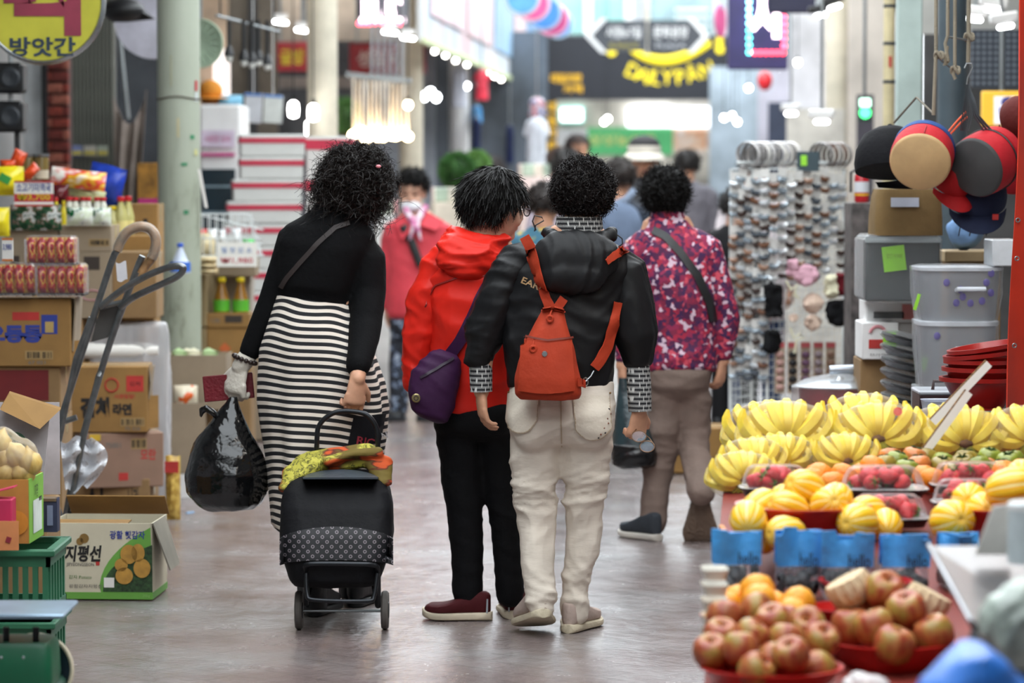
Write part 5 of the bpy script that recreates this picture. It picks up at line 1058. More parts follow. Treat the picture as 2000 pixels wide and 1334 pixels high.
# printed picture: dark green field with curved edge and potatoes
poly = [(w / 2,.024),(w * .0,.024)] + [(w * (.0 + .5 * t_ ** 1.7),.024 + (h * .95 - .024) * (t_ ** .75)) for t_ in np.linspace(.05,1,10)]
gr = ob('printed_curve',G().prism([(a - .006 * (i > 1),b) for i,(a,b) in enumerate(poly)],-.0014,-.0004),M_grn,pbx,smooth=False)
poly2 = [(w / 2,.026),(w * .02,.026)] + [(w * (.02 + .48 * t_ ** 1.7),.026 + (h * .72 - .026) * (t_ ** .7)) for t_ in np.linspace(.05,1,10)]
ob('printed_field',G().prism(poly2,-.0022,-.0012),mat('printed_dark_leaves','#2c4427',.7,var=.5,vs=70),gr,smooth=False)
for (px,py,r1,r2) in ((252,1086,.030,.034),(270,1083,.024,.032),(237,1107,.023,.023),(278,1113,.030,.034),(243,1128,.031,.030)):
    p = W(px,py,10.74);ob('printed_potato',G().lathe([(0,.0),(r1 * .7,.0008),(r1,.0022),(r1,.003)],22,(p[0] - x,-.004,p[2]),rotx(PI / 2),sy=r2 / r1),mat('printed_potato','#b98b3d',.6,var=.12,vs=30),gr)
text('지평선',M_ink,pbx,(-w * .17,-.002,h * .60),width=w * .36,height=h * .22,bold=.035,shear=.15);text('JIPYEONGSEON',M_grey_ink,pbx,(-w * .2,-.002,h * .45),width=w * .27,height=h * .055,bold=.01);text('광활 햇감자',M_blue_ink,pbx,(w * .26,-.003,h * .85),width=w * .34,height=h * .11,bold=.02);text('감자 Potato',mat('green_ink','#4f7a3d',.7),pbx,(-w * .2,-.002,h * .29),width=w * .22,height=h * .05);text('광활감자지평선',M_grey_ink,pbx,(-w * .15,-.002,h * .17),width=w * .32,height=h * .05);text('20kg',mat('pale_green_ink','#8cc06a',.7),pbx,(w * .44,-.002,.012),width=w * .07,height=.012)
ob('certification_mark',G().box((w * .08,-.003,h * .22),(w * .10,.001,h * .13)),M_wh,pbx,smooth=False);ob('red_seal',G().box((-w * .03,-.0012,h * .47),(w * .035,.001,h * .05)),M_red_ink,pbx,smooth=False)
for (a,b,r) in ((-.20,.76,.013),(-.16,.80,.017)): ob('printed_potato',G().lathe([(0,0),(r,0),(r,.001)],18,(w * a,-.001,h * b),rotx(PI / 2)),mat('printed_brown_potato','#8a6a34',.6),pbx)
# ---- hand truck
YH = 11.35;PH = lambda x,y,d=0.: W(x,y,YH + d);oh = ground(150,1115)
ht = thing('hand_truck','bent steel tube hand truck with taped loop handle leaning on the boxes','hand truck',oh);M_ht = mat('worn_steel_tube','#7c7f80',.3,.85,var=.15,vs=20)
rt = .0125
ob('frame_rail',G().tube(sm([PH(62,1010,.1),PH(100,880,.05),PH(160,690,0),PH(215,520,-.04),PH(228,490,-.05)]),rt,12),M_ht,ht,oh);ob('frame_rail',G().tube(sm([PH(120,1060,.1),PH(150,900,.05),PH(205,700,0),PH(262,540,-.04),PH(278,500,-.05)]),rt,12),M_ht,ht,oh)
lp = [(228,490),(236,470),(250,452),(272,443),(292,447),(303,462),(304,482),(296,505),(284,520),(276,535)];ob('loop_handle',G().tube(sm([PH(a,b,-.05) for a,b in lp]),.016,12),mat('brown_taped_grip','#8d6b47',.3,var=.3,vs=25,bump=.4,bs=50),ht,oh)
ob('tape_wrap',G().tube(sm([PH(a,b,-.05) for a,b in lp[:8]]),.0195,12),film('clear_tape_wrap','#f4eee2',.14,.1,.8,60),ht,oh)
ob('cross_handle',G().tube(sm([PH(198,598,-.06),PH(240,565,-.1),PH(290,537,-.14),PH(330,522,-.17),PH(352,520,-.18),PH(358,526,-.18),PH(345,541,-.17),PH(300,562,-.12),PH(262,580,-.07),PH(235,600,-.04)]),rt,12),M_ht,ht,oh)
ob('cross_bar',G().cyl(PH(105,830,.03),PH(150,815,.03),.011,10),M_ht,ht,oh);ob('cross_bar',G().cyl(PH(195,600,-.02),PH(242,590,-.02),.011,10),M_ht,ht,oh)
ob('inner_bar',G().tube([PH(82,1030,.05),PH(122,830,.02),PH(148,700,.0),PH(178,620,-.02)],.010,10),M_ht,ht,oh)
ob('strut',G().tube([PH(138,985,-.02),PH(160,870,-.04),PH(192,735,-.03),PH(195,728,-.0)],.0105,10),M_ht,ht,oh);ob('back_plate',G().add([PH(196,600,.0),PH(238,592,.0),PH(226,655,.02),PH(178,668,.02),PH(196,600,.006),PH(238,592,.006),PH(226,655,.026),PH(178,668,.026)],[(0,1,2,3),(7,6,5,4),(0,4,5,1),(1,5,6,2),(2,6,7,3),(3,7,4,0)]),mat('dull_plate','#5d5c5a',.5,.5),ht,oh,smooth=False)
for px,dd in ((160,.02),(95,.3)):
    c = W(px,1050,YH + dd);c[2] = .135;wh = ob('wheel',G().lathe([(.085,-.02),(.12,-.025),(.135,-.012),(.135,.012),(.12,.025),(.085,.02)],32,c,rotz(.5) @ roty(PI / 2)),mat('black_tyre','#17171a',.7),ht,oh);ob('hub',G().lathe([(0,-.02),(.085,-.015),(.085,.015),(0,.02)],20,c,rotz(.5) @ roty(PI / 2)),M_ht,wh,oh)
tag(ob('paper_tag',G().sheet(lambda u,v: PH(226 + 20 * u + 3 * v,512 + 36 * v + 3 * math.sin(5 * u),-.07),5,6,.001),mat('clear_scrap','#d8d6da',.4),None,PH(237,548,-.07)),'torn pale scrap of plastic hanging off the hand truck handle','scrap')
g = G().sheet(lambda u,v: PH(118 + 88 * u * (.4 + .6 * math.sin(v * PI * .8 + .5)) + 10 * v,862 + 100 * v - 10 * u + 6 * math.sin(9 * u + 4 * v),-.03 + .025 * math.sin(11 * u + 5 * v) + .02 * math.sin(17 * v)),26,22,.0008);tag(ob('plastic_bag',g,film('milky_bag','#dfe1e6',.45,.25,.9,20),None,PH(160,960)),'crumpled milky plastic bag caught on the hand truck','bag')
# ---- stacked cartons behind the hand truck
YS = 13.2
o,w,h = carton('brown carton printed with sideways lettering on the floor by the white sack',118,292,942,1026,YS,M_card,.34,0,[('나라',.82,.55,.12,.5,M_ink),('시',.38,.6,.2,.55,M_ink)]);o.location.z = 0.0; 
for c in o.children:
    pass
o,w,h = carton('pinkish brown carton with barcode under the noodle carton',168,320,846,952,YS - .02,M_card4,.32,.28,[('75001',.35,.78,.2,.1,M_grey_ink),('모란',.8,.6,.2,.2,M_red_ink)],bar=(.68,.8,.2,.2));patch(o,w,h,.48,.2,.12,.14,M_red_ink,'red_stamp');patch(o,w,h,.12,.93,.14,.12,mat('yellow_tape','#c9a52e',.5),'yellow_tape')
o,w,h = carton('mustard brown noodle carton with black brush lettering and red packet picture',122,288,716,845,YS - .04,M_card2,.30,.05,[('김치',.38,.38,.34,.32,M_ink,.06),('라면',.70,.35,.22,.18,M_ink,.05),('시원칼칼!',.73,.55,.24,.07,M_red_ink),('72 326',.82,.06,.18,.05,M_grey_ink)],bar=(.82,.16,.28,.13))
ro = patch(o,w,h,.85,.74,.2,.24,M_red_ink,'red_packet_print');text('김치',M_ink,ro,(w * .35,-.003,h * .74),width=w * .12,height=h * .07);ob('red_logo',G().tube([(w * .08 + .028 * math.cos(a),-.002,h * .72 + .028 * math.sin(a)) for a in np.linspace(0,2 * PI,20,endpoint=False)],.0035,6,closed=True),M_red_ink,o)
ob('torn_flap',G().box((w / 2 + .02,.05,h * .3),(.05,.004,h * .5),rotz(.6)),M_card2,o,smooth=False);ob('side_flap',G().box((w / 2 + .012,.08,h * .75),(.004,.14,h * .5),roty(.12)),M_card3,o,smooth=False)
# upper noodle carton, on dark red carton
YU = 11.95
o,w,h = carton('dark red printed carton under the noodle carton at the left edge',-60,118,716,812,YU + .02,M_card,.3);patch(o,w,h,.47,.62,.80,.62,mat('dark_red_print2','#6e1a1c',.7));o0 = o
o,w,h = carton('tan noodle carton with blue outlined lettering and torn corner',-70,138,583,716,YU,M_card2,.3,.0,[('오동통',.47,.48,.52,.26,M_blue_ink,.06),('67 021',.68,.06,.16,.05,M_grey_ink)],bar=(.70,.17,.26,.13));patch(o,w,h,.58,.74,.25,.12,M_red_ink,'red_caption');pp = patch(o,w,h,.80,.62,.15,.28,M_blue_ink,'blue_packet_print');patch(o,w,h,.80,.58,.08,.16,mat('tan_print','#b79a5c',.7),'packet_window',-.002)
ob('torn_side',G().box((w / 2 + .012,.10,h * .62),(.006,.18,h * .8),roty(.06)),M_card3,o,smooth=False);ob('torn_tab',G().box((w / 2 + .01,.02,h * .2),(.05,.004,h * .36),rotz(.4)),M_card2,o,smooth=False)
carton('plain brown carton under the dark red carton at the left edge',-60,120,812,1010,YU + .06,M_card,.3)
bpy.data.objects[o.name]
# shrink wrapped bundles of red noodle cups
def bundle(label,x0,x1,y0,y1,Y,n):
    x,w,z0,h = rect(x0,x1,y0,y1,Y);o = thing('noodle_bundle',label,'noodle pack',(x,Y,z0));d = .16
    pm = mesh_of('packet',pillow((0,0,0),w / n * 1.03,h * .92,.05,None,None,3));pm.materials.append(custom('red_packet_print',lambda nt,b: ramp(nt,noise(nt,coords(nt,(1,1,.6)),30,3),[(.42,'#7e1420'),(.5,'#b01f28'),(.56,'#c9b04a'),(.6,'#a81d26'),(.7,'#2a1212')]),.25))
    for r in range(2):
        for k in range(n): q = ob('packet',pm,None,o);q.location = (-w / 2 + w * (k + .5) / n,.035 + r * .07,h * .5);q.rotation_euler = (0,random.uniform(-.06,.06),0)
    g = G().box((0,d / 2 - .01,h / 2),(w * 1.03,d,h * 1.04),bev=.012);ob('shrink_wrap',g,film('shrink_film','#ffffff',.03,.08,.8,45),o)
    ob('dark_base',G().box((0,d / 2,h * .06),(w,d * .9,h * .08)),mat('pack_base','#241a1a',.6),o)
bundle('upper shrink wrapped pack of red noodle cups on the left',49,143,462,519,YU - .02,5);bundle('lower left shrink wrapped pack of red noodle cups at the picture edge',-40,66,515,579,YU - .05,5);bundle('lower right shrink wrapped pack of red noodle cups beside the hand truck',70,162,516,579,YU - .04,5)
# supporting cartons behind
YV = 13.62
for (lab,a) in (('pale carton behind the red noodle packs with dark stamp',(10,112,448,620)),('pale carton with barcode under the right seaweed packets',(115,218,440,492)),('pale carton with pink oval stamp beside the noodle packs',(141,218,492,622)),('brown carton behind the hand truck grip',(220,305,492,622))):
    o,w,h = carton(lab,*a,YV if 'grip' not in lab else YV + .02,M_card3 if 'brown' not in lab else M_card,.28,0,bar=(.76,.35,.38,.26) if 'barcode' in lab else None)
    if 'oval' in lab: ob('oval_stamp',G().tube([(-.0 + .045 * math.cos(t),-.002,h * .35 + .022 * math.sin(t)) for t in np.linspace(0,2 * PI,20,endpoint=False)],.003,5,closed=True),mat('pink_ink','#c08a94',.7),o);patch(o,w,h,.5,.83,.4,.2,mat('dark_stamp','#3c332c',.8))
    if 'dark stamp' in lab: patch(o,w,h,.2,.62,.16,.16,mat('dark_stamp','#3c332c',.8));patch(o,w,h,.7,.85,.3,.05,mat('dark_stamp','#3c332c',.8))
o,w,h = carton('tall brown carton under the pale cartons behind the hand truck',5,162,623,1000,YV + .01,M_card,.3)
o,w,h = carton('tan carton on top of the stack beside the pillar',248,308,398,520,14.25,M_card2,.25);patch(o,w,h,.6,.72,.14,.08,M_ink,'stamp')
carton('brown carton below the vinegar bottles',215,300,460,640,13.95,M_card2,.25)
# seaweed soup packets and price card
def packet(label,x0,x1,y0,y1,Y,m,seed=0,rz=0.,d=.05,group=None,tilt=0.,name='packet',roll=0.,cat='packet'):
    x,w,z0,h = rect(x0,x1,y0,y1,Y);o = ob(name,pillow((0,0,0),w,h,d,m,rotz(rz) @ roty(roll) @ rotx(tilt),seed),m);o.location = (x,Y,z0 + h / 2);return tag(o,label,cat,group)
M_sea = custom('seaweed_packet_print',lambda nt,b: ramp(nt,noise(nt,coords(nt),26,3),[(.38,'#123a24'),(.47,'#2c5a3c'),(.52,'#7b5a4c'),(.58,'#cfd4d0'),(.7,'#1d3a2a')]),.22)
M_sea2 = custom('green_white_packet_print',lambda nt,b: ramp(nt,noise(nt,coords(nt),18,2),[(.40,'#0f5a30'),(.48,'#e2e6e0'),(.6,'#cdd8b8'),(.68,'#e9ece8')]),.22)
for k,(x0,x1) in enumerate(((20,72),(68,120))): packet(('dark green seaweed soup packet below the price card, left one','dark green seaweed soup packet below the price card, right one')[k],x0,x1,400,450,YV - .03,M_sea,k)
for k,(x0,x1) in enumerate(((130,186),(180,217))): packet(('green and white soup packet on the barcode carton, wide one','green and white soup packet on the barcode carton, narrow one')[k],x0,x1,405,441,YV - .03,M_sea2,k + 4)
price_card('price card for beef seaweed soup, blue on white above yellow on red',28,104,353,403,YV - .09,[('소고기미역국',.5,.74,.88,.36,M_blue_ink),('₩3,700',.5,.35,.84,.28,mat('yellow_print','#e4c72c',.6))],back=custom('white_red_card',lambda nt,b: ramp(nt,(lambda s: (nt.links.new(coords(nt),s.inputs[0]),s.outputs[2])[1])(nd(nt,'ShaderNodeSeparateXYZ')),[(0,'#eceae4'),(.018,'#c22f3d'),(.052,'#eceae4')],'CONSTANT'),.6),border=M_red_ink)
price_card('small tilted handwritten price card beside the noodle packs',3,26,465,510,YU - .12,[('3,980',.5,.6,.8,.3,M_blue_ink)],-.3,border=mat('orange_strip','#cf7a3a',.6))
# liquid bottles with red caps
M_liq = mat('pale_yellow_liquid','#d6cf86',.2,var=.05,trans=.3);M_redcap = mat('red_cap','#c22127',.35);M_yelcap = mat('yellow_cap','#e3c915',.35)
for k,(px,y0,rp,capm) in enumerate(((236,384,12,M_redcap),(250,383,12,M_redcap),(220,402,13,M_yelcap))): bottle(('pale yellow vinegar bottle with red cap, left of the two','pale yellow vinegar bottle with red cap, right of the two','pale yellow vinegar bottle with yellow cap')[k],px,y0,460,14.05 + .04 * (k == 1),M_liq,capm,rp,'vinegar bottles',mat('clear_label','#dcd08a',.4),.45,.42)
for k,px in enumerate((136,147,163,172,190,201)): bottle('white bottle with red cap in the row behind the soup packets',px,385,442,13.78,mat('white_bottle','#dcdccf',.35),M_redcap,7.5,'red capped bottles',None,.25,.62)
for px,y0 in ((125,392),(110,385)): bottle('yellow capped bottle between the soup packets',px,y0,448,13.78,mat('yellow_bottle','#d9c51f',.35),M_yelcap if px > 115 else M_redcap,8,'small bottles')
# bags on top of the pile
M_rc = custom('white_red_yellow_bag',lambda nt,b: ramp(nt,noise(nt,coords(nt,(1,1,1.5)),9,2),[(.40,'#e9e4dc'),(.5,'#d8352c'),(.58,'#e0b52f'),(.68,'#ece5da')]),.25)
packet('white, red and yellow snack bag lying on the pile beside the blue bag',100,206,330,370,13.9,M_rc,9,.1,.09,tilt=-.4,roll=.12)
packet('bright blue plastic bag standing behind the snack bags',170,243,322,398,14.1,mat('blue_bag','#2340a8',.22,var=.25,vs=14),10,-.2,.07,roll=.25)
packet('pale green snack bag lying under the white and red bag',132,205,362,392,13.95,mat('pale_green_bag','#c9cf9c',.3),11,0,.08,roll=.35)
packet('yellow plastic bag with green label at the left edge of the pile',-20,46,325,382,13.6,mat('yellow_bag','#e0cf1e',.25,var=.12,vs=10),12,.2,.09);ob('label_patch',G().box((.0,-.045,.01),(.05,.003,.035),roty(.5)),mat('green_label','#3fa04a',.5),bpy.data.objects[COL.objects[-1].name])
packet('yellow snack bag at the left edge level with the soup packets',-30,18,405,462,13.3,mat('yellow_bag','#e0cf1e',.25,var=.12,vs=10),13,.2,.07)
packet('dark red and black packet beside the price card',100,134,360,398,13.85,mat('dark_red_packet','#54131a',.25,var=.4,vs=20),14,0,.07)
for k,(x0,x1,y0,y1) in enumerate(((0,30,312,335),(22,48,293,330),(52,72,318,350),(38,56,335,356))):
    packet(('orange-red torn packet lying flat at the left edge','upright orange-red pointed packet on the pile','orange-red looped packet in front of the jar','small orange-red packet above the price card')[k],x0,x1,y0,y1,13.7 + .05 * k,mat('orange_red_film','#cf4a20',.3,var=.2,vs=12),20 + k,.3 * k,.05,'orange packets',roll=.4 * k)
for px,lab in ((54,'brown glass jar on top of the pile, left one'),(80,'brown glass jar on top of the pile, right one')): bottle(lab,px,300,352,14.0,mat('amber_jar','#8a7440',.15,trans=.3),M_steel,15,'jars',mat('jar_label','#c7b9a4',.6),.12,.8,name='jar')
bottle('translucent white jug with blue cap beside the pillar base',352,475,534,14.6,mat('milky_jug','#c2cfe2',.3),mat('blue_cap','#2f5fd0',.3),20,None,mat('blue_label','#3f6fc8',.5),.75,.22,name='jug')
# ---- white sack of paper cups
x,w,z0,h = rect(168,325,632,1000,13.6);cu = thing('cup_sack','tall white plastic sack of stacked paper cups behind the noodle carton','sack',(x,13.68,0))
cupm = mesh_of('cup_stack',G().lathe([(.028,0),(.036,.075),(.037,.078),(.033,.08)],18,R=rotx(PI / 2)));cupm.materials.append(M_wh)
z_ = W(0,700,13.6)[2]
for k in range(22): q = ob('paper_cup',cupm,None,cu);q.location = (-w * .42 + w * .038 * k,.0,z_ + .03);q.rotation_euler = (0,0,-PI / 2)
g = G();g.loft([ring((0 + ox,.08,z),w / 2 * k,.11 * k,40,5,None,lambda a,z=z: .02 * np.sin(9 * a + z * 12) + .015 * np.sin(17 * a)) for z,k,ox in ((.03,.9,w * .04),(.2,.95,w * .02),(.45,.97,0),(.6,.98,0),(z0 + h - .05,.98,0),(z0 + h,.93,0))]);ob('sack_film',cloth(g,.012,2,8,.006,16.),film('white_sack_film','#ecebed',.38,.35,.8,14),cu,sharp=180)
ob('hanging_end',G().sheet(lambda u,v: W(318 + 34 * u * v + 4 * math.sin(6 * v),900 + 128 * v - 6 * u,13.4) - (x,13.68,0),8,14,.002),film('white_sack_film','#ecebed',.55,.35,.8,14),cu)
packet('long bag of yellow corn snacks standing on the floor beside the white sack',324,352,890,1020,13.3,custom('corn_snack',lambda nt,b: ramp(nt,noise(nt,coords(nt),40,2),[(.4,'#b08a3a'),(.6,'#d9b860')]),.35),31,0,.09);tg = COL.objects[-1];ob('red_label',G().box((0,-.05,.1),(.06,.004,.05)),M_red_ink,tg)
# ---- cartons by the pillar
YP = 15.3
o,w,h = carton('open carton with green packaged food near the pillar',322,442,694,800,14.4,M_card3,.3,0,[],True,open_=True)
for k,(a,b,m) in enumerate(((335,365,mat('pale_green_food','#a9c48c',.3)),(362,395,mat('cream_food','#d8d2b4',.3)),(392,425,mat('pale_green_food','#a9c48c',.3)),(350,382,mat('cream_food','#d8d2b4',.3)))): packet('pale packaged food bag in the open carton near the pillar',a,b,680,712,14.5 + .04 * k,m,40 + k,.2,.08,'food bags',tilt=.9)
o,w,h = carton('open carton with an orange tipped bag in front of the pillar stack',330,402,788,925,14.2,M_card3,.26,.1,[],True,open_=True);packet('white bag with orange tips poking out of the open carton',340,386,752,800,14.3,custom('white_orange_bag',lambda nt,b: ramp(nt,noise(nt,coords(nt),12,2),[(.5,'#d9cdb4'),(.58,'#e0642a')],'CONSTANT'),.3),51,.1,.07)
carton('low carton on the floor under the open carton near the pillar',325,405,925,985,14.2,M_white,.26);carton('brown carton under the open carton of food bags',335,445,800,960,14.5,M_card,.3)
o,w,h = carton('tan bleach carton with black hangul lettering beside the pillar',305,403,536,638,YP,M_card3 if False else mat('straw_carton','#93805c',.8,var=.06),.3,-.12,[('맑은락스',.52,.66,.66,.2,M_ink,.04),('㈜은나라',.6,.16,.55,.09,M_ink,.03)])
o,w,h = carton('tan carton under the bleach carton with a row of small lettering',318,403,638,692,YP + .01,mat('straw_carton','#93805c',.8,var=.06),.3,-.12,[('㈜은나라',.5,.65,.6,.2,M_ink,.03),('은나라',.5,.42,.5,.08,M_grey_ink)])
carton('brown carton on the floor under the bleach cartons',318,403,692,925,YP + .03,M_card,.3)
o,w,h = carton('tan tray carton holding the amber bottles',404,488,612,640,YP,M_card2,.2,0,[('11-056',.2,.5,.2,.3,M_grey_ink)]);patch(o,w,h,.62,.6,.4,.5,mat('dark_stamp','#3c332c',.8));carton('tan carton with orange flame print under the tray of bottles',404,490,640,700,YP + .01,M_card2,.25);o = [q for q in COL.objects if q.name.startswith('carton') and 'flame' in str(q.get('label'))][0];ob('flame_print',G().lathe([(0,0),(.03,0),(.03,.001)],4,(-.02,-.001,.05),rotx(PI / 2)),mat('orange_ink','#c4622e',.7),o);carton('brown carton on the floor under the flame print carton',404,490,700,925,YP + .02,M_card,.25)
for px,lab in ((433,'amber bottle with yellow cap and green label, left of the pair'),(470,'amber bottle with yellow cap and green label, right of the pair')): bottle(lab,px,542,612,YP + .06,mat('amber_liquid','#a8741f',.12,trans=.35),M_yelcap,16,'amber bottles',mat('green_bottle_label','#58b02c',.5),.62,.34)
o,w,h = carton('grey beige carton standing behind the amber bottles',425,490,520,640,YP + .35,mat('grey_beige_carton','#a3998c',.8),.2)
# wire basket on the stack
x,w,z0,h = rect(368,508,418,500,15.2);wbk = thing('wire_basket','white wire basket of snack bags beside the pillar','basket',(x,15.2,z0));g = G();r = .0035
for z in (.0,h * .42,h): g.tube([(-w / 2,0,z),(w * .32 + (w * .18 if z < h * .5 else 0),0,z),(w * .5,.2,z * .6),(-w / 2,.25,z)],r,6,closed=True)
for k in range(9): u = -w / 2 + w * .82 * k / 8;g.cyl((u,0,0),(u,0,h),r * .8,6);g.cyl((u,0.25,0),(u,.25,h),r * .8,6);g.cyl((u,0,0),(u,.25,0),r * .8,6)
g.cyl((w * .32,0,h),(w * .5,0,.0),r,6);g.cyl((w * .36,0,h),(w * .52,.02,.0),r,6)
ob('wire_frame',g,mat('white_wire','#d7dcdc',.4),wbk)
carton('brown carton under the wire basket',380,500,502,540,15.45,M_card3,.2)
for k,(a,b,c,d_,m) in enumerate(((366,388,455,500,'#d9cc9c'),(384,420,455,500,'#d8c9a4'),(405,424,447,478,'#e4e4e2'),(428,442,448,480,'#e4e6e8'),(452,472,446,480,'#dfe4ea'),(375,405,447,468,'#c23a33'),(474,498,466,482,'#3fb04f'))): packet(('cream snack bag in the wire basket, leftmost','cream snack bag in the wire basket, second from left','white bag corner poking up in the wire basket','white bag in the middle of the wire basket','white bag behind the price card in the wire basket','red topped bag at the back of the wire basket','green wrapped sweets at the right of the wire basket')[k],a,b,c,d_,15.3 + .02 * k,mat('snack' + m,m,.3,var=.2,vs=18),60 + k,0,.06)
price_card('handwritten price card with blue writing and red figures on the wire basket',423,502,473,521,15.12,[('텔 맛 있 소',.5,.68,.75,.24,mat('faded_blue_ink','#8fa3c9',.7)),('₩1,980',.5,.25,.8,.26,mat('faded_red_ink','#cf6a70',.7))])
for k in range(3): packet(('flat bag of noodles under the wire basket, top one','flat bag of noodles under the wire basket, middle one','flat bag of noodles under the wire basket, lowest one')[k],382,426,501 + 11 * k,514 + 11 * k,15.2,mat('noodle_bag','#cdb98e',.35,var=.25,vs=25),70 + k,0,.12)
# white foam boxes with red tape
M_foam = mat('white_foam','#cfd0cc',.75,var=.03);M_rtape = mat('red_tape','#c0304a',.4)
def foam(label,x0,x1,y0,y1,Y,d=.35,rz=0.,tapes=(.72,)):
    x,w,z0,h = rect(x0,x1,y0,y1,Y);o = thing('foam_box',label,'box',(x,Y,z0),rz,'taped foam boxes');ob('box_body',G().box((0,d / 2,h * .37),(w,d,h * .74),bev=.006),M_foam,o);ob('lid',G().box((0,d / 2,h * .87),(w * 1.02,d * 1.02,h * .25),bev=.008),M_foam,o)
    for t in tapes: ob('red_tape',G().box((0,d / 2,h * t),(w * 1.026,d * 1.026,h * .24)),M_rtape,o)
YF = 17.2;n = 0
stack = [(x0,x1,y0) for x0,x1,y0 in ((470,595,262),(470,592,306),(456,590,350),(446,588,393),(440,584,438),(436,582,482),(434,580,526),(432,580,570),(430,580,614))]
for k,(x0,x1,y0) in enumerate(stack): foam('white foam box with red tape, number %s from the top of the left stack' % ('one two three four five six seven eight nine'.split()[k]),x0,x1,y0,y0 + 43.5,YF,.3,.12)
for k,y0 in enumerate((266,346,430)): foam('larger white foam box with red tape in the right stack, %s' % ('topmost','middle','lowest')[k],598,690,y0,y0 + 82,YF + .25,.3,.0,(.8,))
carton('pale carton on the floor under the left foam stack',432,585,658,860,YF,M_card3,.3);carton('pale carton on the floor under the right foam stack',598,690,512,860,YF + .25,M_card3,.3)
# drinks fridge
x,w,z0,h = rect(390,470,204,500,18.6);fg = thing('drinks_fridge','white glass door fridge with pink poster behind the pillar','fridge',(x,18.6,0));H_ = z0 + h
ob('cabinet',G().box((0,.3,H_ / 2),(w,.6,H_),bev=.015),M_white,fg);ob('glass_door',G().box((-.01,-.012,z0 + h * .3),(w * .82,.02,h * .55),bev=.004),mat('dark_glass','#27343c',.1),fg);ob('poster',G().box((-.01,-.02,z0 + h * .84 - .06),(w * .80,.01,h * .11)),mat('pale_pink_poster','#d8c9dc',.5),fg);text('시원한 음료',mat('magenta_print','#c23a83',.6),fg,(-.01,-.028,z0 + h * .84 - .06),width=w * .6,height=.04);ob('poster_base',G().box((-.01,-.021,z0 + h * .84 - .155),(w * .8,.01,.02)),mat('magenta_print','#c23a83',.6),fg)
for k in range(3): ob('shelf',G().box((-.01,-.024,z0 + h * (.12 + .17 * k)),(w * .8,.004,.012)),mat('shelf_edge','#7d929b',.4),fg)
tp_ = H_
hh_ = thing('orange_hat','orange cloth sun hat on top of the fridge behind the pillar','hat',(W(408,190,18.7)[0],18.8,tp_));ob('crown',G().ell((0,0,.085),(.075,.075,.07),20,12),FAB('orange_cloth','#d38a34'),hh_);ob('brim',G().lathe([(.07,.05),(.12,.045),(.125,.04),(.07,.042)],24),FAB('orange_cloth','#d38a34'),hh_);ob('lower_bundle',G().ell((0,0,.03),(.06,.06,.035),16,10),FAB('brown_cloth','#8e5a2c'),hh_)
o = packet('sky blue folded bag on top of the fridge',424,474,184,205,18.8,mat('sky_blue_bag','#7ab3cf',.5),80,0,.1);o.location.z = tp_ + .03
# bin bag and small box at the pillar foot
x,w,z0,h = rect(268,312,318,405,15.8);rb = thing('snack_carton','ochre and maroon printed carton standing behind the pillar foot','box',(x,15.8,0));ob('box_body',G().box((0,.1,(z0 + h) / 2),(w,.2,z0 + h),bev=.004),mat('ochre_print','#9a6d2c',.6,var=.4,vs=12),rb,smooth=False);ob('pink_panel',G().box((0,-.002,z0 + .02),(w * .9,.003,.05)),mat('hot_pink_panel','#c2307f',.6),rb)
g = G().sheet(lambda u,v: W(386 + 6 * u + 14 * v,330 + 76 * v,14.8),3,8,.002);tag(ob('paper_strip',g,M_wh,None,W(395,370,14.8)),'narrow white paper strip hanging off the pillar','paper')
tag(ob('litter',G().tube([ground(364,1003),ground(378,1001)],.006,8),mat('pale_blue_plastic','#6f9bc0',.4),None,ground(370,1002)),'small pale blue stub lying on the paving near the sack','litter')
# ================================================================ RIGHT SIDE: FRUIT STALL
TZ = lambda y: .385 + .145 * (y - 6.0)                 # sloping display board
def edge(y): return .385 + .093 * (y - 6.2)
st = thing('display_stand','sloping wooden fruit display stand with crates beneath on the right','stand',(1.0,7.2,0))
g = G();A = [(edge(5.6),5.6),(2.3,5.6),(2.5,8.75),(edge(8.75),8.75)];V = [(a,b,TZ(b) - .03) for a,b in A] + [(a,b,TZ(b) - .005) for a,b in A];g.add(np.array(V) - (1.0,7.2,0),[(0,3,2,1),(4,5,6,7),(0,1,5,4),(1,2,6,5),(2,3,7,6),(3,0,4,7)]);ob('board',g,mat('dark_red_board','#7b2a22',.6),st,smooth=False)
for k,yy in enumerate((5.9,6.6,7.3,8.0,8.6)):
    for j,xx in enumerate((edge(yy) + .06,1.5)):
        ob('leg',G().box((xx - 1,yy - 7.2,(TZ(yy) - .03) / 2),(.05,.05,TZ(yy) - .03),bev=.004),mat('grey_timber','#7b7268',.8),st,smooth=False)
ob('skirt_cloth',G().sheet(lambda u,v: (edge(5.7 + 3 * u) + .09 + .01 * math.sin(u * 60) - 1,5.7 + 3 * u - 7.2,(TZ(5.7 + 3 * u) - .03) * v + .02),60,4,.004),mat('dark_cloth','#3c2f31',.85),st)
def tray(label,x0,x1,yb,Y,h=.07,m=None):
    x0w,x1w = W(x0,yb,Y)[0],W(x1,yb,Y)[0];o = thing('tray',label,'tray',((x0w + x1w) / 2,Y,TZ(Y)),0);w = x1w - x0w;ob('tray_shell',G().loft([ring((0,0,z),w / 2 * k,.13 * k,32,6) for z,k in ((0,.88),(h,1),(h + .006,1.03),(h + .006,.98),(.008,.86))],caps=False),m,o);return o
M_rb = mat('red_plastic_bowl','#b51d1a',.32,var=.05)
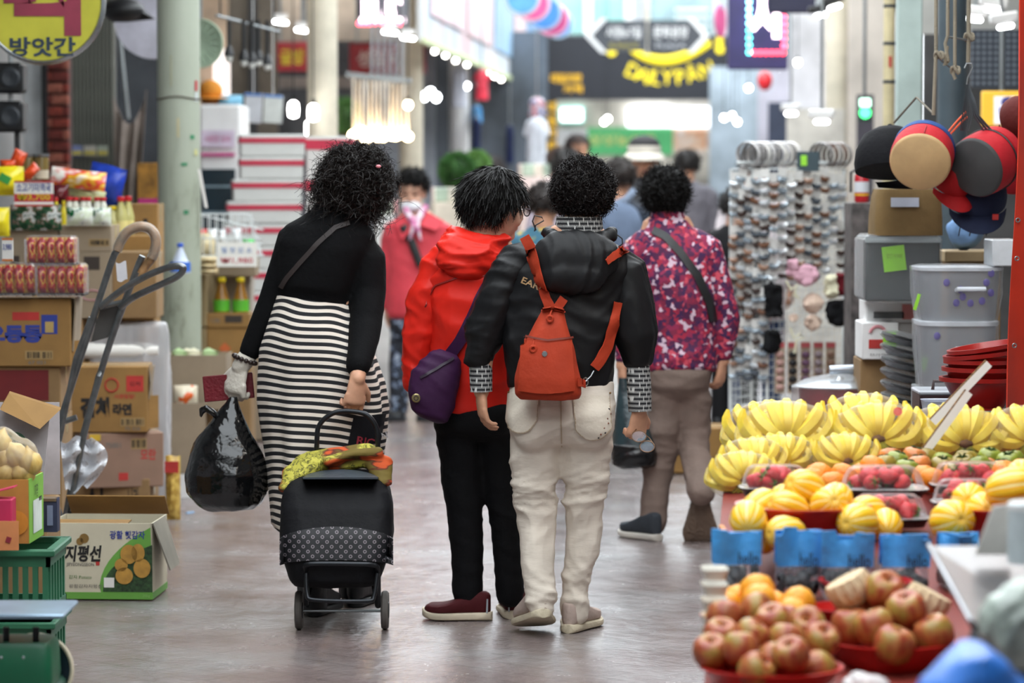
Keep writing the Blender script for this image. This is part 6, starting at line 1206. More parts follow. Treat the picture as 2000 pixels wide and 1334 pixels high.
def bowl(label,c,r,h,m=M_rb,n=40):
    o = thing('fruit_bowl',label,'bowl',c);ob('shell',G().lathe([(r * .5,0),(r * .62,.004),(r * .86,h * .55),(r * .985,h * .93),(r * 1.05,h * .94),(r * 1.06,h),(r * .99,h),(r * .84,h * .6),(r * .6,.014),(0,.012)],n),m,o);ob('foot',G().lathe([(r * .5,-.006),(r * .53,-.006),(r * .53,.006),(r * .5,.006)],n),m,o);return o
# fruit prototypes (meshes shared)
def lathed(name,prof,n=22,wob=None,**k): return mesh_of(name,G().lathe(prof,n,wob=wob,**k),60)
ap = [(.001,-.030),(.012,-.034),(.024,-.031),(.036,-.016),(.040,.004),(.037,.022),(.026,.034),(.014,.034),(.006,.027),(.001,.022)]
apm = lathed('apple',ap,22,lambda a,t: 1 + .02 * math.cos(5 * a) * (1 - t))
def apple_col(nt,b):
    v = coords(nt);n1 = noise(nt,v,16,2);n2 = noise(nt,coords(nt,(9,9,1)),12,3)
    c = ramp(nt,n1,[(.36,'#9a943c'),(.47,'#b26a3a'),(.55,'#a03a26'),(.7,'#7e221c')]);c2 = ramp(nt,n2,[(.35,'#b58646'),(.65,'#8f2f20')]);mx = nd(nt,'ShaderNodeMix',data_type='RGBA');mx.inputs[0].default_value = .45;nt.links.new(c,mx.inputs[6]);nt.links.new(c2,mx.inputs[7]);return mx.outputs[2]
apm.materials.append(custom('apple_skin',apple_col,.38));stm = mesh_of('stalk',G().tube([(0,0,.022),(.001,0,.032),(.004,0,.038)],.0014,6));stm.materials.append(mat('brown_stalk','#5b4326',.8))
orm = mesh_of('mandarin',G().lathe([(.001,-.031),(.018,-.030),(.034,-.016),(.038,.002),(.033,.018),(.016,.029),(.004,.030),(.001,.028)],22),60);orm.materials.append(mat('orange_peel','#e8861a',.42,var=.08,vs=14,bump=.35,bs=130))
orb = lathed('orange',[(.001,-.038),(.02,-.034),(.036,-.014),(.040,.004),(.034,.024),(.018,.036),(.003,.0385),(.001,.036)]);orb.materials.append(mat('amber_orange_peel','#f0a01c',.42,var=.06,vs=14,bump=.35,bs=130))
def melon_col(nt,b):
    gr = nd(nt,'ShaderNodeTexGradient',gradient_type='RADIAL');nt.links.new(coords(nt),gr.inputs[0]);m1 = nd(nt,'ShaderNodeMath',operation='MULTIPLY');m1.inputs[1].default_value = 10.;nt.links.new(gr.outputs['Fac'],m1.inputs[0]);fr = nd(nt,'ShaderNodeMath',operation='FRACT');nt.links.new(m1.outputs[0],fr.inputs[0])
    return ramp(nt,fr.outputs[0],[(0,'#f2c226'),(.36,'#f2b012'),(.46,'#f6e7a0'),(.54,'#f6e7a0'),(.64,'#f2b012'),(1,'#f2c226')])
mel = lathed('melon',[(.001,-.053),(.010,-.054),(.026,-.046),(.038,-.026),(.043,0),(.040,.024),(.030,.042),(.014,.052),(.004,.052),(.001,.049)],60,lambda a,t: 1 + .018 * math.cos(10 * (a)) );mel.materials.append(custom('yellow_melon_skin',melon_col,.36))
tom = lathed('tomato',[(.001,-.025),(.014,-.026),(.030,-.014),(.034,.003),(.028,.018),(.014,.024),(.005,.021),(.001,.019)],24,lambda a,t: 1 + .04 * math.cos(6 * a) * t)
tomm = [mat('tomato_green','#7f8a2c',.3,var=.15,vs=18),mat('tomato_olive','#8e7a30',.3,var=.2,vs=18),mat('tomato_orange','#c7763a',.3,var=.2,vs=18)]
toms = []
for m in tomm: q = tom.copy();q.materials.append(m);toms.append(q)
cal = mesh_of('calyx',sum((lambda g: [g])(G()),[]) and G() or G()) if False else None
gc = G()
for k in range(5): a = 2 * PI * k / 5;gc.tube([(0,0,.020),(.008 * math.cos(a),.008 * math.sin(a),.0255),(.017 * math.cos(a),.017 * math.sin(a),.025)],[(.0035,.001),(.003,.001),(.0006,.0005)],6)
calm = mesh_of('calyx',gc);calm.materials.append(mat('dark_green_leaf','#2f4a1f',.7))
strm = lathed('strawberry',[(.001,-.020),(.006,-.017),(.013,-.004),(.0155,.008),(.012,.015),(.005,.0175),(.001,.017)],14);strm.materials.append(mat('strawberry_red','#c4232c',.3,var=.15,vs=60,bump=.6,bs=260))
gl_ = G()
for k in range(6): a = 2 * PI * k / 6;gl_.tube([(0,0,.0165),(.007 * math.cos(a),.007 * math.sin(a),.0185),(.013 * math.cos(a),.013 * math.sin(a),.015)],[(.003,.0008),(.0032,.0008),(.0005,.0004)],5)
lefm = mesh_of('leaf_crown',gl_);lefm.materials.append(mat('strawberry_leaf','#4e7a2e',.6))
RF = random.Random(5)
def fruit(me,name,label,cat,group,p,rot=None,s=1.,parts=()):
    o = ob(name,me,None);tag(o,label,cat,group);o.location = p;o.rotation_euler = rot or (RF.uniform(-.4,.9),RF.uniform(-.5,.5),RF.uniform(0,6.28));o.scale = (s,s,s)
    for nm,pm in parts: ob(nm,pm,None,o)
    return o
def settle(items,iters=60):
    """push fruit apart so that none pass through each other: items = [pos, r]"""
    P = [np.array(p,float) for p,r in items];R = [r for p,r in items];Z0 = [p[2] for p in P]
    for _ in range(iters):
        for i in range(len(P)):
            for j in range(i):
                d = P[i] - P[j];l = np.linalg.norm(d);ov = R[i] + R[j] - l
                if ov > 0: q = d / (l + 1e-9) * ov * .5 * (.55,1.3,.2);P[i] += q;P[j] -= q
        for i in range(len(P)): P[i][2] += (Z0[i] - P[i][2]) * .3
    return P
CR = lambda cx,cy: (1360 + cx / 3.125,1000 + cy / 3.125)
# ---- front left bowl of apples
def heap(pts,Y,rad,zmin,dy=None):
    out = []
    for (cx,cy,dd) in pts:
        px,py = CR(cx,cy);p = W(px,py,Y + dd);p[2] = max(p[2],zmin);out.append((p,rad))
    return settle(out)
YA1 = 6.3;c = W(1506,1345,YA1);bz = W(0,1322,YA1 - .11)[2] - .062
bowl('red plastic bowl heaped with apples at the front left of the stall',(c[0],YA1,bz),.142,.068)
pts = [(375,622,.12),(470,672,.09),(650,692,.1),(205,662,.1),(365,762,.03),(505,787,.03),(690,790,.03),(195,768,.05),(275,838,-.03),(580,877,-.09),(345,962,-.08),(735,962,-.03),(560,700,.13),(150,850,.02),(450,900,.0)]
for k,p in enumerate(heap(pts,YA1,.0365,bz + .05)): fruit(apm,'apple','red and yellow apple heaped in the front left bowl','apple','apples in the front left bowl',p,None if k else (.9,.2,1.),.98,[('stalk',stm)])
# ---- right bowl of apples
YA2 = 6.55;c = W(1740,1290,YA2);bz2 = W(0,1268,YA2 - .1)[2] - .082
bowl('red plastic bowl of large apples beside the steel shelf',(c[0] - .005,YA2,bz2),.135,.088)
pts = [(1155,490,.05),(1285,607,-.01),(1190,812,-.1),(1440,748,-.05),(1075,705,-.03),(970,705,.03),(970,612,.08),(1330,740,.05)]
for k,p in enumerate(heap(pts,YA2,.042,bz2 + .07)): fruit(apm,'apple','large red apple in the bowl beside the steel shelf','apple','apples in the right bowl',p,((.55,.1,.3) if k == 0 else None),1.12,[('stalk',stm)])
for k,(cx,cy) in enumerate(((945,480),(1400,560))):
    p = W(*CR(cx,cy),YA2 + .09);g = G().lathe([(.028,-.03),(.046,-.012),(.05,.014),(.046,.03)],28,p,roty(-.5 if k == 0 else .5),wob=lambda a,t: 1 + .05 * math.cos(14 * a));tag(ob('foam_net',g,mat('cream_foam_net','#e6cda6',.8,bump=.8,bs=120),None,p),('cream foam net sleeve at the left of the large apples','cream foam net sleeve at the right of the large apples')[k],'foam net')
# extra red bowls nested between
bowl('red plastic bowl tucked behind the large apples',(W(1690,1250,6.9)[0],6.9,TZ(6.9)),.10,.07);bowl('empty red bowl rim showing left of the large apples',(W(1672,1270,6.72)[0] - .02,6.74,TZ(6.74) - .005),.085,.06)
# ---- oranges behind the apples
pts = [(370,490,.02),(390,545,-.04),(600,565,.02),(580,630,-.04),(185,590,.02),(160,660,-.04),(480,600,.06),(280,560,.07)]
YO = 6.62;c = W(1480,1200,YO);zo = W(0,1200,YO)[2] - .03
bowl('red plastic bowl of oranges behind the front apples',(c[0],YO + .01,TZ(YO)),.118,.07)
for p in heap([(a,b,d_) for a,b,d_ in pts],YO,.0385,TZ(YO) + .055): fruit(orb,'orange','amber orange in the bowl behind the front left apples','orange','oranges behind the apples',p,None,1.0)
# ---- blue topped bags of black grapes
M_bt = mat('sky_blue_paper','#46a0e8',.5,var=.08,vs=12,bump=.5,bs=30);M_gr = mat('black_grapes','#0d0d12',.25);M_gb = film('grape_bag_film','#e8ecf2',.04,.1,.9,40)
gr_m = mesh_of('grape',G().ell((0,0,0),(.011,.011,.013),10,7));gr_m.materials.append(M_gr)
CB = lambda cx,cy: (1360 + cx / 3.125,1000 + cy / 3.125)
for k,(x0,x1,y0,y1,yb) in enumerate(((95,390,100,300,520),(480,750,90,310,590),(750,1070,120,315,590),(1120,1415,118,315,560),(1470,1710,110,205,420))):
    Y = 6.98 + .03 * (k % 2) + (.12 if k == 4 else 0);a0 = W(*CB(x0,yb),Y);a1 = W(*CB(x1,y0),Y);w = a1[0] - a0[0];xc = (a0[0] + a1[0]) / 2;zb = TZ(Y) ;zt = a1[2];zm = W(*CB(x0,y1),Y)[2]
    o = thing('grape_bag','%s clear bag of dark grapes with blue paper top' % ('leftmost','second from left','third from left','fourth from left','rightmost, half hidden')[k],'grape bag',(xc,Y,zb),0,'grape bags');H = zt - zb;hm = zm - zb
    ob('film_bag',G().loft([ring((0,.0,z),w / 2 * s,dd,28,3) for z,s,dd in ((0,.8,.05),(.02,.98,.07),(hm * .6,1,.07),(hm * .9,.98,.05),(hm,.96,.03))]),M_gb,o)
    for j in range(34):
        q = ob('grape',gr_m,None,o);z = RF.uniform(.014,hm * .78);q.location = (RF.uniform(-.42,.42) * w,RF.uniform(-.05,.04),z)
    R_ = random.Random(k);pts_ = [R_.uniform(-.05,.05) for _ in range(7)]
    ob('paper_top',G().sheet(lambda u,v: ((u - .5) * w * (1 + .03 * v),-.032 - .012 * math.sin(7 * u + k) * v,hm - .004 + (H - hm) * v * (1 + pts_[int(u * 6)] * 3 * (v > .8))),18,8,.004).sheet(lambda u,v: ((u - .5) * w * (1 + .03 * v),.028 * (1 - v) + .01 * math.sin(9 * u),hm - .004 + (H - hm) * v * .96),12,6,.003),M_bt,o)
    text('hello' if k < 4 else 'hello',M_ink,o,(w * .22,-.052,hm + .012),width=w * .42,height=(H - hm) * .42,bold=.01)
# ---- yellow melons in and around the red bowl
CM = lambda cx,cy: (1400 + cx / 3.3333,760 + cy / 3.3333)
YM = 7.3;c = W(*CM(570,880),YM);bowl('wide red plastic bowl of striped yellow melons',(c[0],YM + .03,W(*CM(570,930),YM)[2] - .02),.155,.085)
its = []
for (cx,cy,dd,s) in ((595,650,.02,1.05),(470,780,-.03,1.0),(290,765,.04,1.0),(720,760,-.03,1.08),(800,730,.04,1.0),(950,800,.04,.95),(920,870,-.09,1.1),(235,850,-.13,1.05),(1100,890,-.02,.95),(410,935,-.14,1.0),(460,720,.1,.95),(310,980,-.12,.9)):
    its.append((W(*CM(cx,cy),YM + dd),.041 * s))
for k,p in enumerate(settle(its)): fruit(mel,'melon','striped yellow melon piled in and around the wide red bowl','melon','melons at the wide bowl',p,(RF.choice((1.2,1.5,-1.3)),RF.uniform(-.5,.5),RF.uniform(-1.2,1.2)),its[k][1] / .041 * .98)
YM2 = 7.25;its = []
for (cx,cy,dd,s) in ((1530,860,-.06,1.2),(1900,640,-.02,1.2),(1690,740,.05,1.05),(1770,790,.02,1.1),(1960,800,.0,1.1),(1990,560,.1,.9)): its.append((W(*CM(cx,cy),YM2 + dd),.042 * s))
bowl('red plastic bowl of striped melons at the right edge',(W(*CM(1850,900),YM2 + .05)[0],YM2 + .05,W(*CM(1850,930),YM2 + .05)[2] - .02),.14,.085)
for k,p in enumerate(settle(its)): fruit(mel,'melon','striped yellow melon in the pile at the right edge','melon','melons at the right edge',p,(1.4,RF.uniform(-.3,.3),RF.uniform(-.3,.3) + (PI / 2 if k == 1 else 0)),its[k][1] / .042 * 1.0)
# ---- strawberries in lidded trays
M_tr = mat('black_tray','#1c1718',.35);M_dome = film('clear_dome','#ffffff',.02,.05,.05,12,.5)
def berries(label_t,cx,cy,Y,wpx,n,lab_b,grp,hz=None):
    c = W(*CM(cx,cy),Y);w = wpx / 3.3333 / (6000 / Y);o = thing('strawberry_tray',label_t,'tray',(c[0],Y,c[2]));dp = w * .36
    ob('tray_base',G().loft([ring((0,0,z),w / 2 * k,dp * k,40,4) for z,k in ((-.014,.84),(.0,.9),(.004,1.),(.008,1.0),(.006,.93))],caps=True),M_tr,o)
    ob('dome_lid',G().loft([ring((0,0,z),w / 2 * k,dp * k,40,4) for z,k in ((.008,.98),(.010,.92),(.035,.85),(.055,.76),(.062,.64),(.064,.3))]),M_dome,o)
    for j in range(n):
        a = j / n * 6.283 * 2.4;r = .25 + .6 * ((j * .618) % 1);p = c + (w * .37 * r * math.cos(a),dp * .72 * r * math.sin(a),.022 + (.016 if r < .55 else 0));fruit(strm,'strawberry',lab_b,'strawberry',grp,p,(RF.uniform(.9,2.2),RF.uniform(-.5,.5),RF.uniform(0,6.28)),RF.uniform(1.2,1.45),[('leaf_crown',lefm)])
berries('lidded black tray of strawberries in front of the middle bananas, upper of two',1080,660,7.75,590,16,'strawberry under the clear lid of the upper middle tray','strawberries in the upper middle tray')
berries('lidded black tray of strawberries in front of the middle bananas, lower of two',1120,850,7.55,540,14,'strawberry under the clear lid of the lower middle tray','strawberries in the lower middle tray')
berries('lidded black tray of strawberries left of the tall yellow melon',380,655,7.75,480,13,'strawberry under the clear lid of the left tray','strawberries in the left tray')
berries('lidded black tray of strawberries at the right, upper of two',1650,635,7.85,540,14,'strawberry under the clear lid of the upper right tray','strawberries in the upper right tray')
berries('lidded black tray of strawberries at the right, lower of two',1620,750,7.6,460,12,'strawberry under the clear lid of the lower right tray','strawberries in the lower right tray')
# ---- mandarins and tomatoes
its = [(W(*CM(cx,cy),7.95 + d_),.036) for cx,cy,d_ in ((820,555,0),(680,555,.05),(750,600,-.04),(1010,505,.02),(640,590,-.02),(1400,590,-.03),(1360,575,.03),(1985,575,-.1),(1950,545,-.1),(850,600,.03),(930,560,.06),(1560,550,.1))]
bowl('red plastic bowl under the mandarins',(W(*CM(760,640),7.95)[0],7.95,W(*CM(760,670),7.95)[2] - .03),.11,.06)
for p in settle(its): fruit(orm,'mandarin','bright orange mandarin between the strawberry trays and the bananas','mandarin','mandarins',p,None,.95)
its = [];tc = []
for cx,cy,d_,t in ((1125,490,0,1),(1215,470,.02,0),(1330,490,0,2),(1255,515,-.03,0),(1430,500,0,1),(1280,440,.06,2),(1600,490,0,1),(1700,495,.0,0),(1790,450,.05,0),(1850,470,.02,0),(1840,515,-.03,1),(1900,470,.05,0),(1960,520,-.02,2),(1780,520,.0,2),(1470,480,.06,0),(1370,450,.08,1),(1150,450,.07,2),(1650,460,.06,1),(1560,520,-.02,1)): its.append((W(*CM(cx,cy),8.1 + d_),.031));tc.append(t)
for k,p in enumerate(settle(its)): fruit(toms[tc[k]],'tomato',('green tomato with dark calyx in front of the bananas','olive ripening tomato in front of the bananas','orange ripening tomato in front of the bananas')[tc[k]],'tomato','tomatoes',p,(RF.uniform(-.4,.4),RF.uniform(-.4,.4),RF.uniform(0,6)),1.,[('calyx',calm)])
# ---- bananas
M_ban = custom('banana_skin',lambda nt,b: ramp(nt,noise(nt,coords(nt,(1,1,1)),22,3),[(.3,'#d7b62a'),(.55,'#e9cf45'),(.75,'#d9cc52')]),.45);M_btip = mat('banana_crown','#6e4a2a',.7,var=.3,vs=60);M_bneck = mat('banana_neck_green','#a7a63a',.5);M_bf = film('banana_bag','#ffffff',.03,.07,1.,22,.55)
def banana(P,r=.0185):
    P = [np.array(p,float) for p in P];Q = []
    for i in range(13):
        t = i / 12. * (len(P) - 1);k = min(int(t),len(P) - 2);f_ = t - k;p0 = P[max(k - 1,0)];p1 = P[k];p2 = P[k + 1];p3 = P[min(k + 2,len(P) - 1)]
        Q.append(.5 * (2 * p1 + (p2 - p0) * f_ + (2 * p0 - 5 * p1 + 4 * p2 - p3) * f_ ** 2 + (3 * p1 - p0 - 3 * p2 + p3) * f_ ** 3))
    rr = [.006,.008,.012,.0145,.0158,.0165,.0168,.0166,.016,.0148,.0122,.0075,.004];return G().tube(Q,[x * r / .0165 for x in rr],6)
def hand_of(label,cx,cy,Y,s=1.,rz=0.,n=7,flip=1.):
    c = W(*CM(cx,cy),Y);o = thing('banana_hand',label,'bananas',c,rz);o.scale = (s,s,s)
    for k in range(n):
        a = -1 + 2 * k / (n - 1.);b = abs(a);sg = np.sign(a) if a else 1
        inn = np.array([(a * .012,.0,.028),(a * .03,-.004,.055),(a * .062,.012,.088),(a * .082,.035,.108),(a * .086,.05,.118)]);out = np.array([(sg * .012,.0,.026),(sg * .045,-.014,.016),(sg * .082,-.004,.026),(sg * .107,.012,.062),(sg * .104,.02,.098)])
        t = b ** 2.2;ob('banana',banana(inn * (1 - t) + out * t),M_ban,o)
    for k in range(n - 1):
        a = -1 + 2 * k / (n - 2.);ob('banana',banana([(a * .012,.004,.02),(a * .05,.0,-.002),(a * .095,.022,-.012 + .02 * abs(a)),(a * .112,.055,.02),(a * .108,.075,.06)],.015),M_ban,o)
        ob('neck',G().tube([(a * .010,-.006,.022),(a * .028,-.010,.0),(a * .042,-.006,-.018)],[.0045,.0055,.006],6),M_bneck,o)
    ob('crown',cloth(G().ell((0,-.006,.028),(.026,.014,.011),14,8),.004,2,3,.002,60.),M_btip,o,sharp=180)
    g = G();g.ell((0,.025,.035),(.128,.072,.082),30,18);V = g.V();w_ = wrinkle(V,int(cx),20.,1.,(1,1,1));g.v = [V * (1 + .03 * w_)[:,None]];ob('film_wrap',g,M_bf,o)
    return o
YBn = 8.35
o1 = hand_of('leftmost front hand of bananas in clear wrap',460,395,YBn,1.13);o2 = hand_of('second hand of bananas from the left in clear wrap with a red sticker',1050,395,YBn,1.10);ob('sticker',G().lathe([(0,.0),(.011,.0),(.011,.0012),(0,.0015)],16,(.048,-.002,.095),rotx(PI / 2 - .3)),mat('red_sticker','#c8452f',.4),o2)
o3 = hand_of('third hand of bananas from the left beside the price sticks',1620,425,YBn,1.10);hand_of('rightmost hand of bananas cut off by the picture edge',2040,400,YBn,1.05)
hand_of('rear left hand of bananas behind the leftmost one',330,375,YBn + .2,1.05);hand_of('rear hand of bananas standing behind the second one',960,330,YBn + .22,1.1);hand_of('rear hand of bananas behind the price sticks',1500,390,YBn + .22,1.05)
# small banana packs in front
for k,(cx,cy,Y,s) in enumerate(((250,560,8.12,.82),(430,520,8.2,.8),(180,640,8.0,.78),(850,520,8.2,.8),(720,560,8.22,.7))): hand_of(('small pack of pale bananas at the left corner of the stall','small pack of pale bananas below the leftmost hand','lowest small pack of bananas at the stall edge','small pack of bananas under the second hand','smallest pack of bananas behind the mandarins')[k],cx,cy,Y,s,.2,7)
# wooden orange basket edge, small shells on the floor side
x = W(1425,1010,7.35)[0];ob_ = thing('slatted_basket','orange brown slatted basket at the outer edge of the stall','basket',(x + .02,7.3,TZ(7.3))); 
sm = mesh_of('slat',G().box((0,0,0),(.006,.05,.06)),smooth=False);sm.materials.append(mat('orange_wood','#b0703c',.7))
for k in range(6): ob('slat',sm,None,ob_).location = (-.03,-.16 + .06 * k,.03)
ob('rail',G().box((-.03,0,.062),(.012,.4,.012)).xf(),mat('orange_wood','#b0703c',.7),ob_,smooth=False)
for k in range(5):
    y = 6.55;p = W(1386,1120 + 30 * k,y);tr_ = thing('foam_tray','stacked white foam tray edge at the front of the stall, %s' % ('first from top','second from top','third from top','fourth from top','lowest')[k],'tray',(p[0] + .01,y,p[2] - .01),0,'foam trays');ob('tray_shell',G().loft([ring((0,0,z),.028 * q,.05 * q,24,5) for z,q in ((0,.82),(.02,1.),(.022,1.02),(.02,.95),(.004,.8))],caps=False),mat('white_foam_tray','#d8d4ca',.7),tr_)
for k in range(6):
    p = W(1410,1238 + 22 * k,6.35);br = thing('fruit_bowl','nested red bowl rim under the front apples, %s' % ('top','second','third','fourth','fifth','lowest')[k],'bowl',(p[0] + .085,6.42,p[2] - .012),0,'nested bowls');ob('shell',G().lathe([(.05,-.04),(.088,.0),(.1,.004),(.1,.009),(.09,.009),(.05,-.034)],32),M_rb,br)
# price sticks of white corrugated card
M_cor = custom('corrugated_edge_white',lambda nt,b: None,.8,Base_Color=(.75,.74,.74,1)); 
for k,(xa,ya,xb,yb,lab) in enumerate(((1800,893,1893,766,'white corrugated card strip stuck between the bananas, lower one'),(1822,825,1932,710,'white corrugated card strip stuck between the bananas, upper one'))):
    a,b = W(xa,ya,8.2 + .12 * k),W(xb,yb,8.22 + .14 * k);d = nrm(b - a);L = np.linalg.norm(b - a);o = thing('card_strip',lab,'card strip',a);R_ = np.stack([d,(0,1,0),np.cross(d,(0,1,0))],1)
    g = G().box((L / 2,0,.0),(L,.004,.022));g.xf(R_);ob('card',g,M_wh,o,smooth=False);g = G()
    g.box((L / 2,.001,.0125),(L,.006,.004));g.xf(R_);ob('corrugated_edge',g,mat('corrugated_brown','#7a5c38',.9,var=.5,vs=160),o,smooth=False)
# ---- steel shelf, white post and bags at the lower right corner
sh_ = thing('steel_shelf','polished steel shelf corner jutting in at the lower right','shelf',(W(1930,1100,5.6)[0],5.6,0));A = [W(1815,1066,6.1),W(1897,1215,5.45),W(2100,1240,5.45),W(2100,1066,6.1)];loc = np.array(sh_.location);g = G().add([p - loc for p in A] + [p - loc - (0,0,.012) for p in A],[(0,1,2,3),(7,6,5,4),(0,4,5,1),(1,5,6,2),(2,6,7,3),(3,7,4,0)]);ob('shelf_plate',g,mat('brushed_steel','#6c6c70',.3,.9,var=.05),sh_,smooth=False)
ob('front_edge',G().tube([A[0] - loc,A[1] - loc],.006,8),mat('steel_edge','#8f9298',.3,.8),sh_);ob('bracket',G().add([A[1] - loc - (0,0,.012),A[1] - loc + (-.06,-.1,-.16),A[1] - loc + (.2,-.1,-.16),A[2] - loc - (0,0,.012)],[(0,1,2,3)]),mat('dark_bracket','#23262b',.4),sh_,smooth=False)
for (a,b) in ((1.02,5.5),(1.05,6.05)): ob('leg',G().box((a - loc[0],b - loc[1],(A[0][2] + TZ(b)) / 2 - .004),(.03,.03,A[0][2] - TZ(b) - .008)),M_steel,sh_,smooth=False)
x,w,z0,h = rect(1968,2060,982,1076,5.85);wp = thing('white_canister','white cylindrical canister standing on the steel shelf','canister',(x,5.85,A[0][2] - .002));ob('canister_body',G().lathe([(w / 2,0),(w / 2,z0 + h - A[0][2]),(w / 2 * .9,z0 + h - A[0][2] + .004)],32),mat('pale_grey_enamel','#c9d3d6',.4),wp);ob('rim',G().lathe([(w / 2 * 1.02,z0 + h - A[0][2] - .01),(w / 2 * 1.02,z0 + h - A[0][2])],32),M_white,wp)
x,w,z0,h = rect(1905,1975,985,1078,5.95);tag(ob('white_board_stand',G().add([(x - w / 2,5.95,A[0][2]),(x + w / 2,5.95,A[0][2]),(x + w / 2,5.95,z0 + h),(x,5.95,z0 + h * .95),(x - w / 2,5.96,A[0][2]),(x + w / 2,5.96,A[0][2]),(x + w / 2,5.96,z0 + h),(x,5.96,z0 + h * .95)],[(0,1,2,3),(7,6,5,4),(0,4,5,1),(1,5,6,2),(2,6,7,3),(3,7,4,0)]),mat('cream_panel','#d3d0c8',.5),None,(x,5.95,A[0][2]),smooth=False),'cream slanted panel next to the white canister','panel')
g = G();P5 = W(1985,1215,5.3);g.ell(P5,(.075,.07,.075),20,14);tag(ob('produce_bag',cloth(g,.008,2,33,.008,24.,(1,1,1)),mat('grey_green_film','#9aa59c',.3,var=.35,vs=14),None,P5 - (0,0,.07),sharp=180),'grey green bag of produce below the steel shelf at the right edge','bag')
g = G();P6 = W(1905,1330,4.9);g.loft([ring(P6 + (0,0,z),rx,.1,30,2.4) for z,rx in ((-.06,.12),(0,.09),(.035,.05),(.055,.02))]);tag(ob('blue_sheet',cloth(g,.007,2,34,.006,20.,(1,1,1)),mat('bright_blue_film','#2f78d6',.4,var=.15,vs=10),None,P6 - (0,0,.06),sharp=180),'bright blue plastic sheet in the bottom right corner','sheet')
g = G();P7 = W(1690,1338,5.9);g.ell(P7,(.05,.05,.025),20,12);tag(ob('clear_wrap',cloth(g,.006,2,35,.006,30.,(1,1,1)),film('crumpled_clear','#ffffff',.35,.08,1,30),None,P7,sharp=180),'crumpled clear wrap between the two apple bowls','wrap')
# ================================================================ RIGHT SIDE: HOUSEHOLD GOODS
# ---- white wire rack of hair clips
YR = 14.9;PR = lambda x,y,d=0.: W(x,y,YR + d);zb = PR(1430,806)[2];zt = PR(1430,330)[2]
rk = thing('clip_rack','white wire rack hung with hair clips, scrunchies and headbands','rack',(PR(1500,800)[0],YR,0));lo = np.array(rk.location)
M_wf = mat('white_frame','#d9dede',.45)
def panel(xa,da,xb,db,z0,z1,nv,nh):
    a = PR(xa,400,da);b = PR(xb,400,db);a[2] = b[2] = 0;f = ob('grid_panel',G().tube([a + (0,0,z0) - lo,a + (0,0,z1) - lo,b + (0,0,z1) - lo,b + (0,0,z0) - lo],.009,8,closed=True),M_wf,rk)
    g = G()
    for k in range(1,nv): p = a + (b - a) * k / nv;g.cyl(p + (0,0,z0) - lo,p + (0,0,z1) - lo,.0018,5)
    for k in range(1,nh): z = z0 + (z1 - z0) * k / nh;g.cyl(a + (0,0,z) - lo,b + (0,0,z) - lo,.0018,5)
    ob('grid_wires',g,M_wf,f,kind='stuff');return a,b
panel(1428,.12,1500,-.05,zb,zt,7,32);panel(1500,-.05,1648,.35,zb,zt,13,32);panel(1428,.12,1470,.6,zb,zt,7,24)
for (x,d) in ((1428,.12),(1500,-.05),(1648,.35)): p = PR(x,400,d);ob('foot_post',G().cyl((p[0] - lo[0],p[1] - lo[1],0),(p[0] - lo[0],p[1] - lo[1],zb),.009,8),M_wf,rk)
# clips on cards
cards = []
for j,c in enumerate(('#6a4a38','#8f9aa3','#c4c7cb','#382a26','#8f6f5c','#596068')):
    g = G().box((0,0,.012),(.03,.0015,.03));cm = mesh_of('hair_clip',g,smooth=False);cm.materials.append(mat('white_card','#dcdad6',.6));k = G().tube([(-.017,-.008,-.008),(-.008,-.014,-.016),(.008,-.014,-.016),(.017,-.008,-.008)],[.005,.009,.009,.005],7).ell((0,-.016,-.016),.0065,8,6)
    km = mesh_of('clip',k);km.materials.append(mat('clip' + c,c,.18,.5 if j in (1,2,5) else .1));cards.append((cm,km))
RC = random.Random(3);n = 0
def hang(xa,da,xb,db,u,z,off=-.02):
    a = PR(xa,400,da);b = PR(xb,400,db);p = a + (b - a) * u;return np.array([p[0],p[1] + off,z])
for (xa,da,xb,db,cols,rows,side) in ((1428,.12,1500,-.05,5,19,'left'),(1500,-.05,1648,.35,9,10,'right')):
    for r in range(rows):
        for c in range(cols):
            if (side == 'right' and r > 8) or RC.random() < .06: continue
            z = zt - .05 - (.052 if side == 'left' else .056) * r;cm,km = cards[RC.choice((0,1,2,2,3,4,5,1)) if side == 'left' else (c + r // 4) % 6]
            o = ob('hair_clip',cm,None);tag(o,'small hair clip on a white card on the %s panel of the wire rack' % side,'hair clip','hair clips, %s panel' % side);o.location = hang(xa,da,xb,db,(c + .5) / cols,z + RC.uniform(-.012,.012) + .02 * math.sin(c * 2.3));o.scale = (1.45,) * 3;o.rotation_euler = (0,RC.uniform(-.25,.25),-.3 if side == 'left' else .3);ob('clip',km,None,o)
# headbands on top
hbm = []
for c,tr_ in (('#c6c4c4',1),('#8d8a8a',0),('#d9d6d2',0),('#5b4138',0)):
    m_ = mesh_of('headband',G().tube([(0,.062 * math.cos(a),.062 * math.sin(a)) for a in np.linspace(-1.2,4.34,24)],[(.018,.003)] * 24,8,side=(1,0,0)));m_.materials.append(mat('headband' + c,c,.25));hbm.append(m_)
ob('top_bar',G().cyl(PR(1440,318,0) - lo,PR(1655,318,.38) - lo,.008,8),M_wf,rk)
for k in range(9): o = ob('headband',hbm[k % 3],None);tag(o,'grey satin headband in the left row on the rack top','headband','headbands on the left');o.location = PR(1462 + 10 * k,302,.02 * k);o.rotation_euler = (0,0,.95)
for k in range(5): o = ob('headband',hbm[(k * 2 + 1) % 4],None);tag(o,'dark and white headband in the right row on the rack top','headband','headbands on the right');o.location = PR(1604 + 9 * k,303,.28 + .02 * k);o.rotation_euler = (0,0,1.)
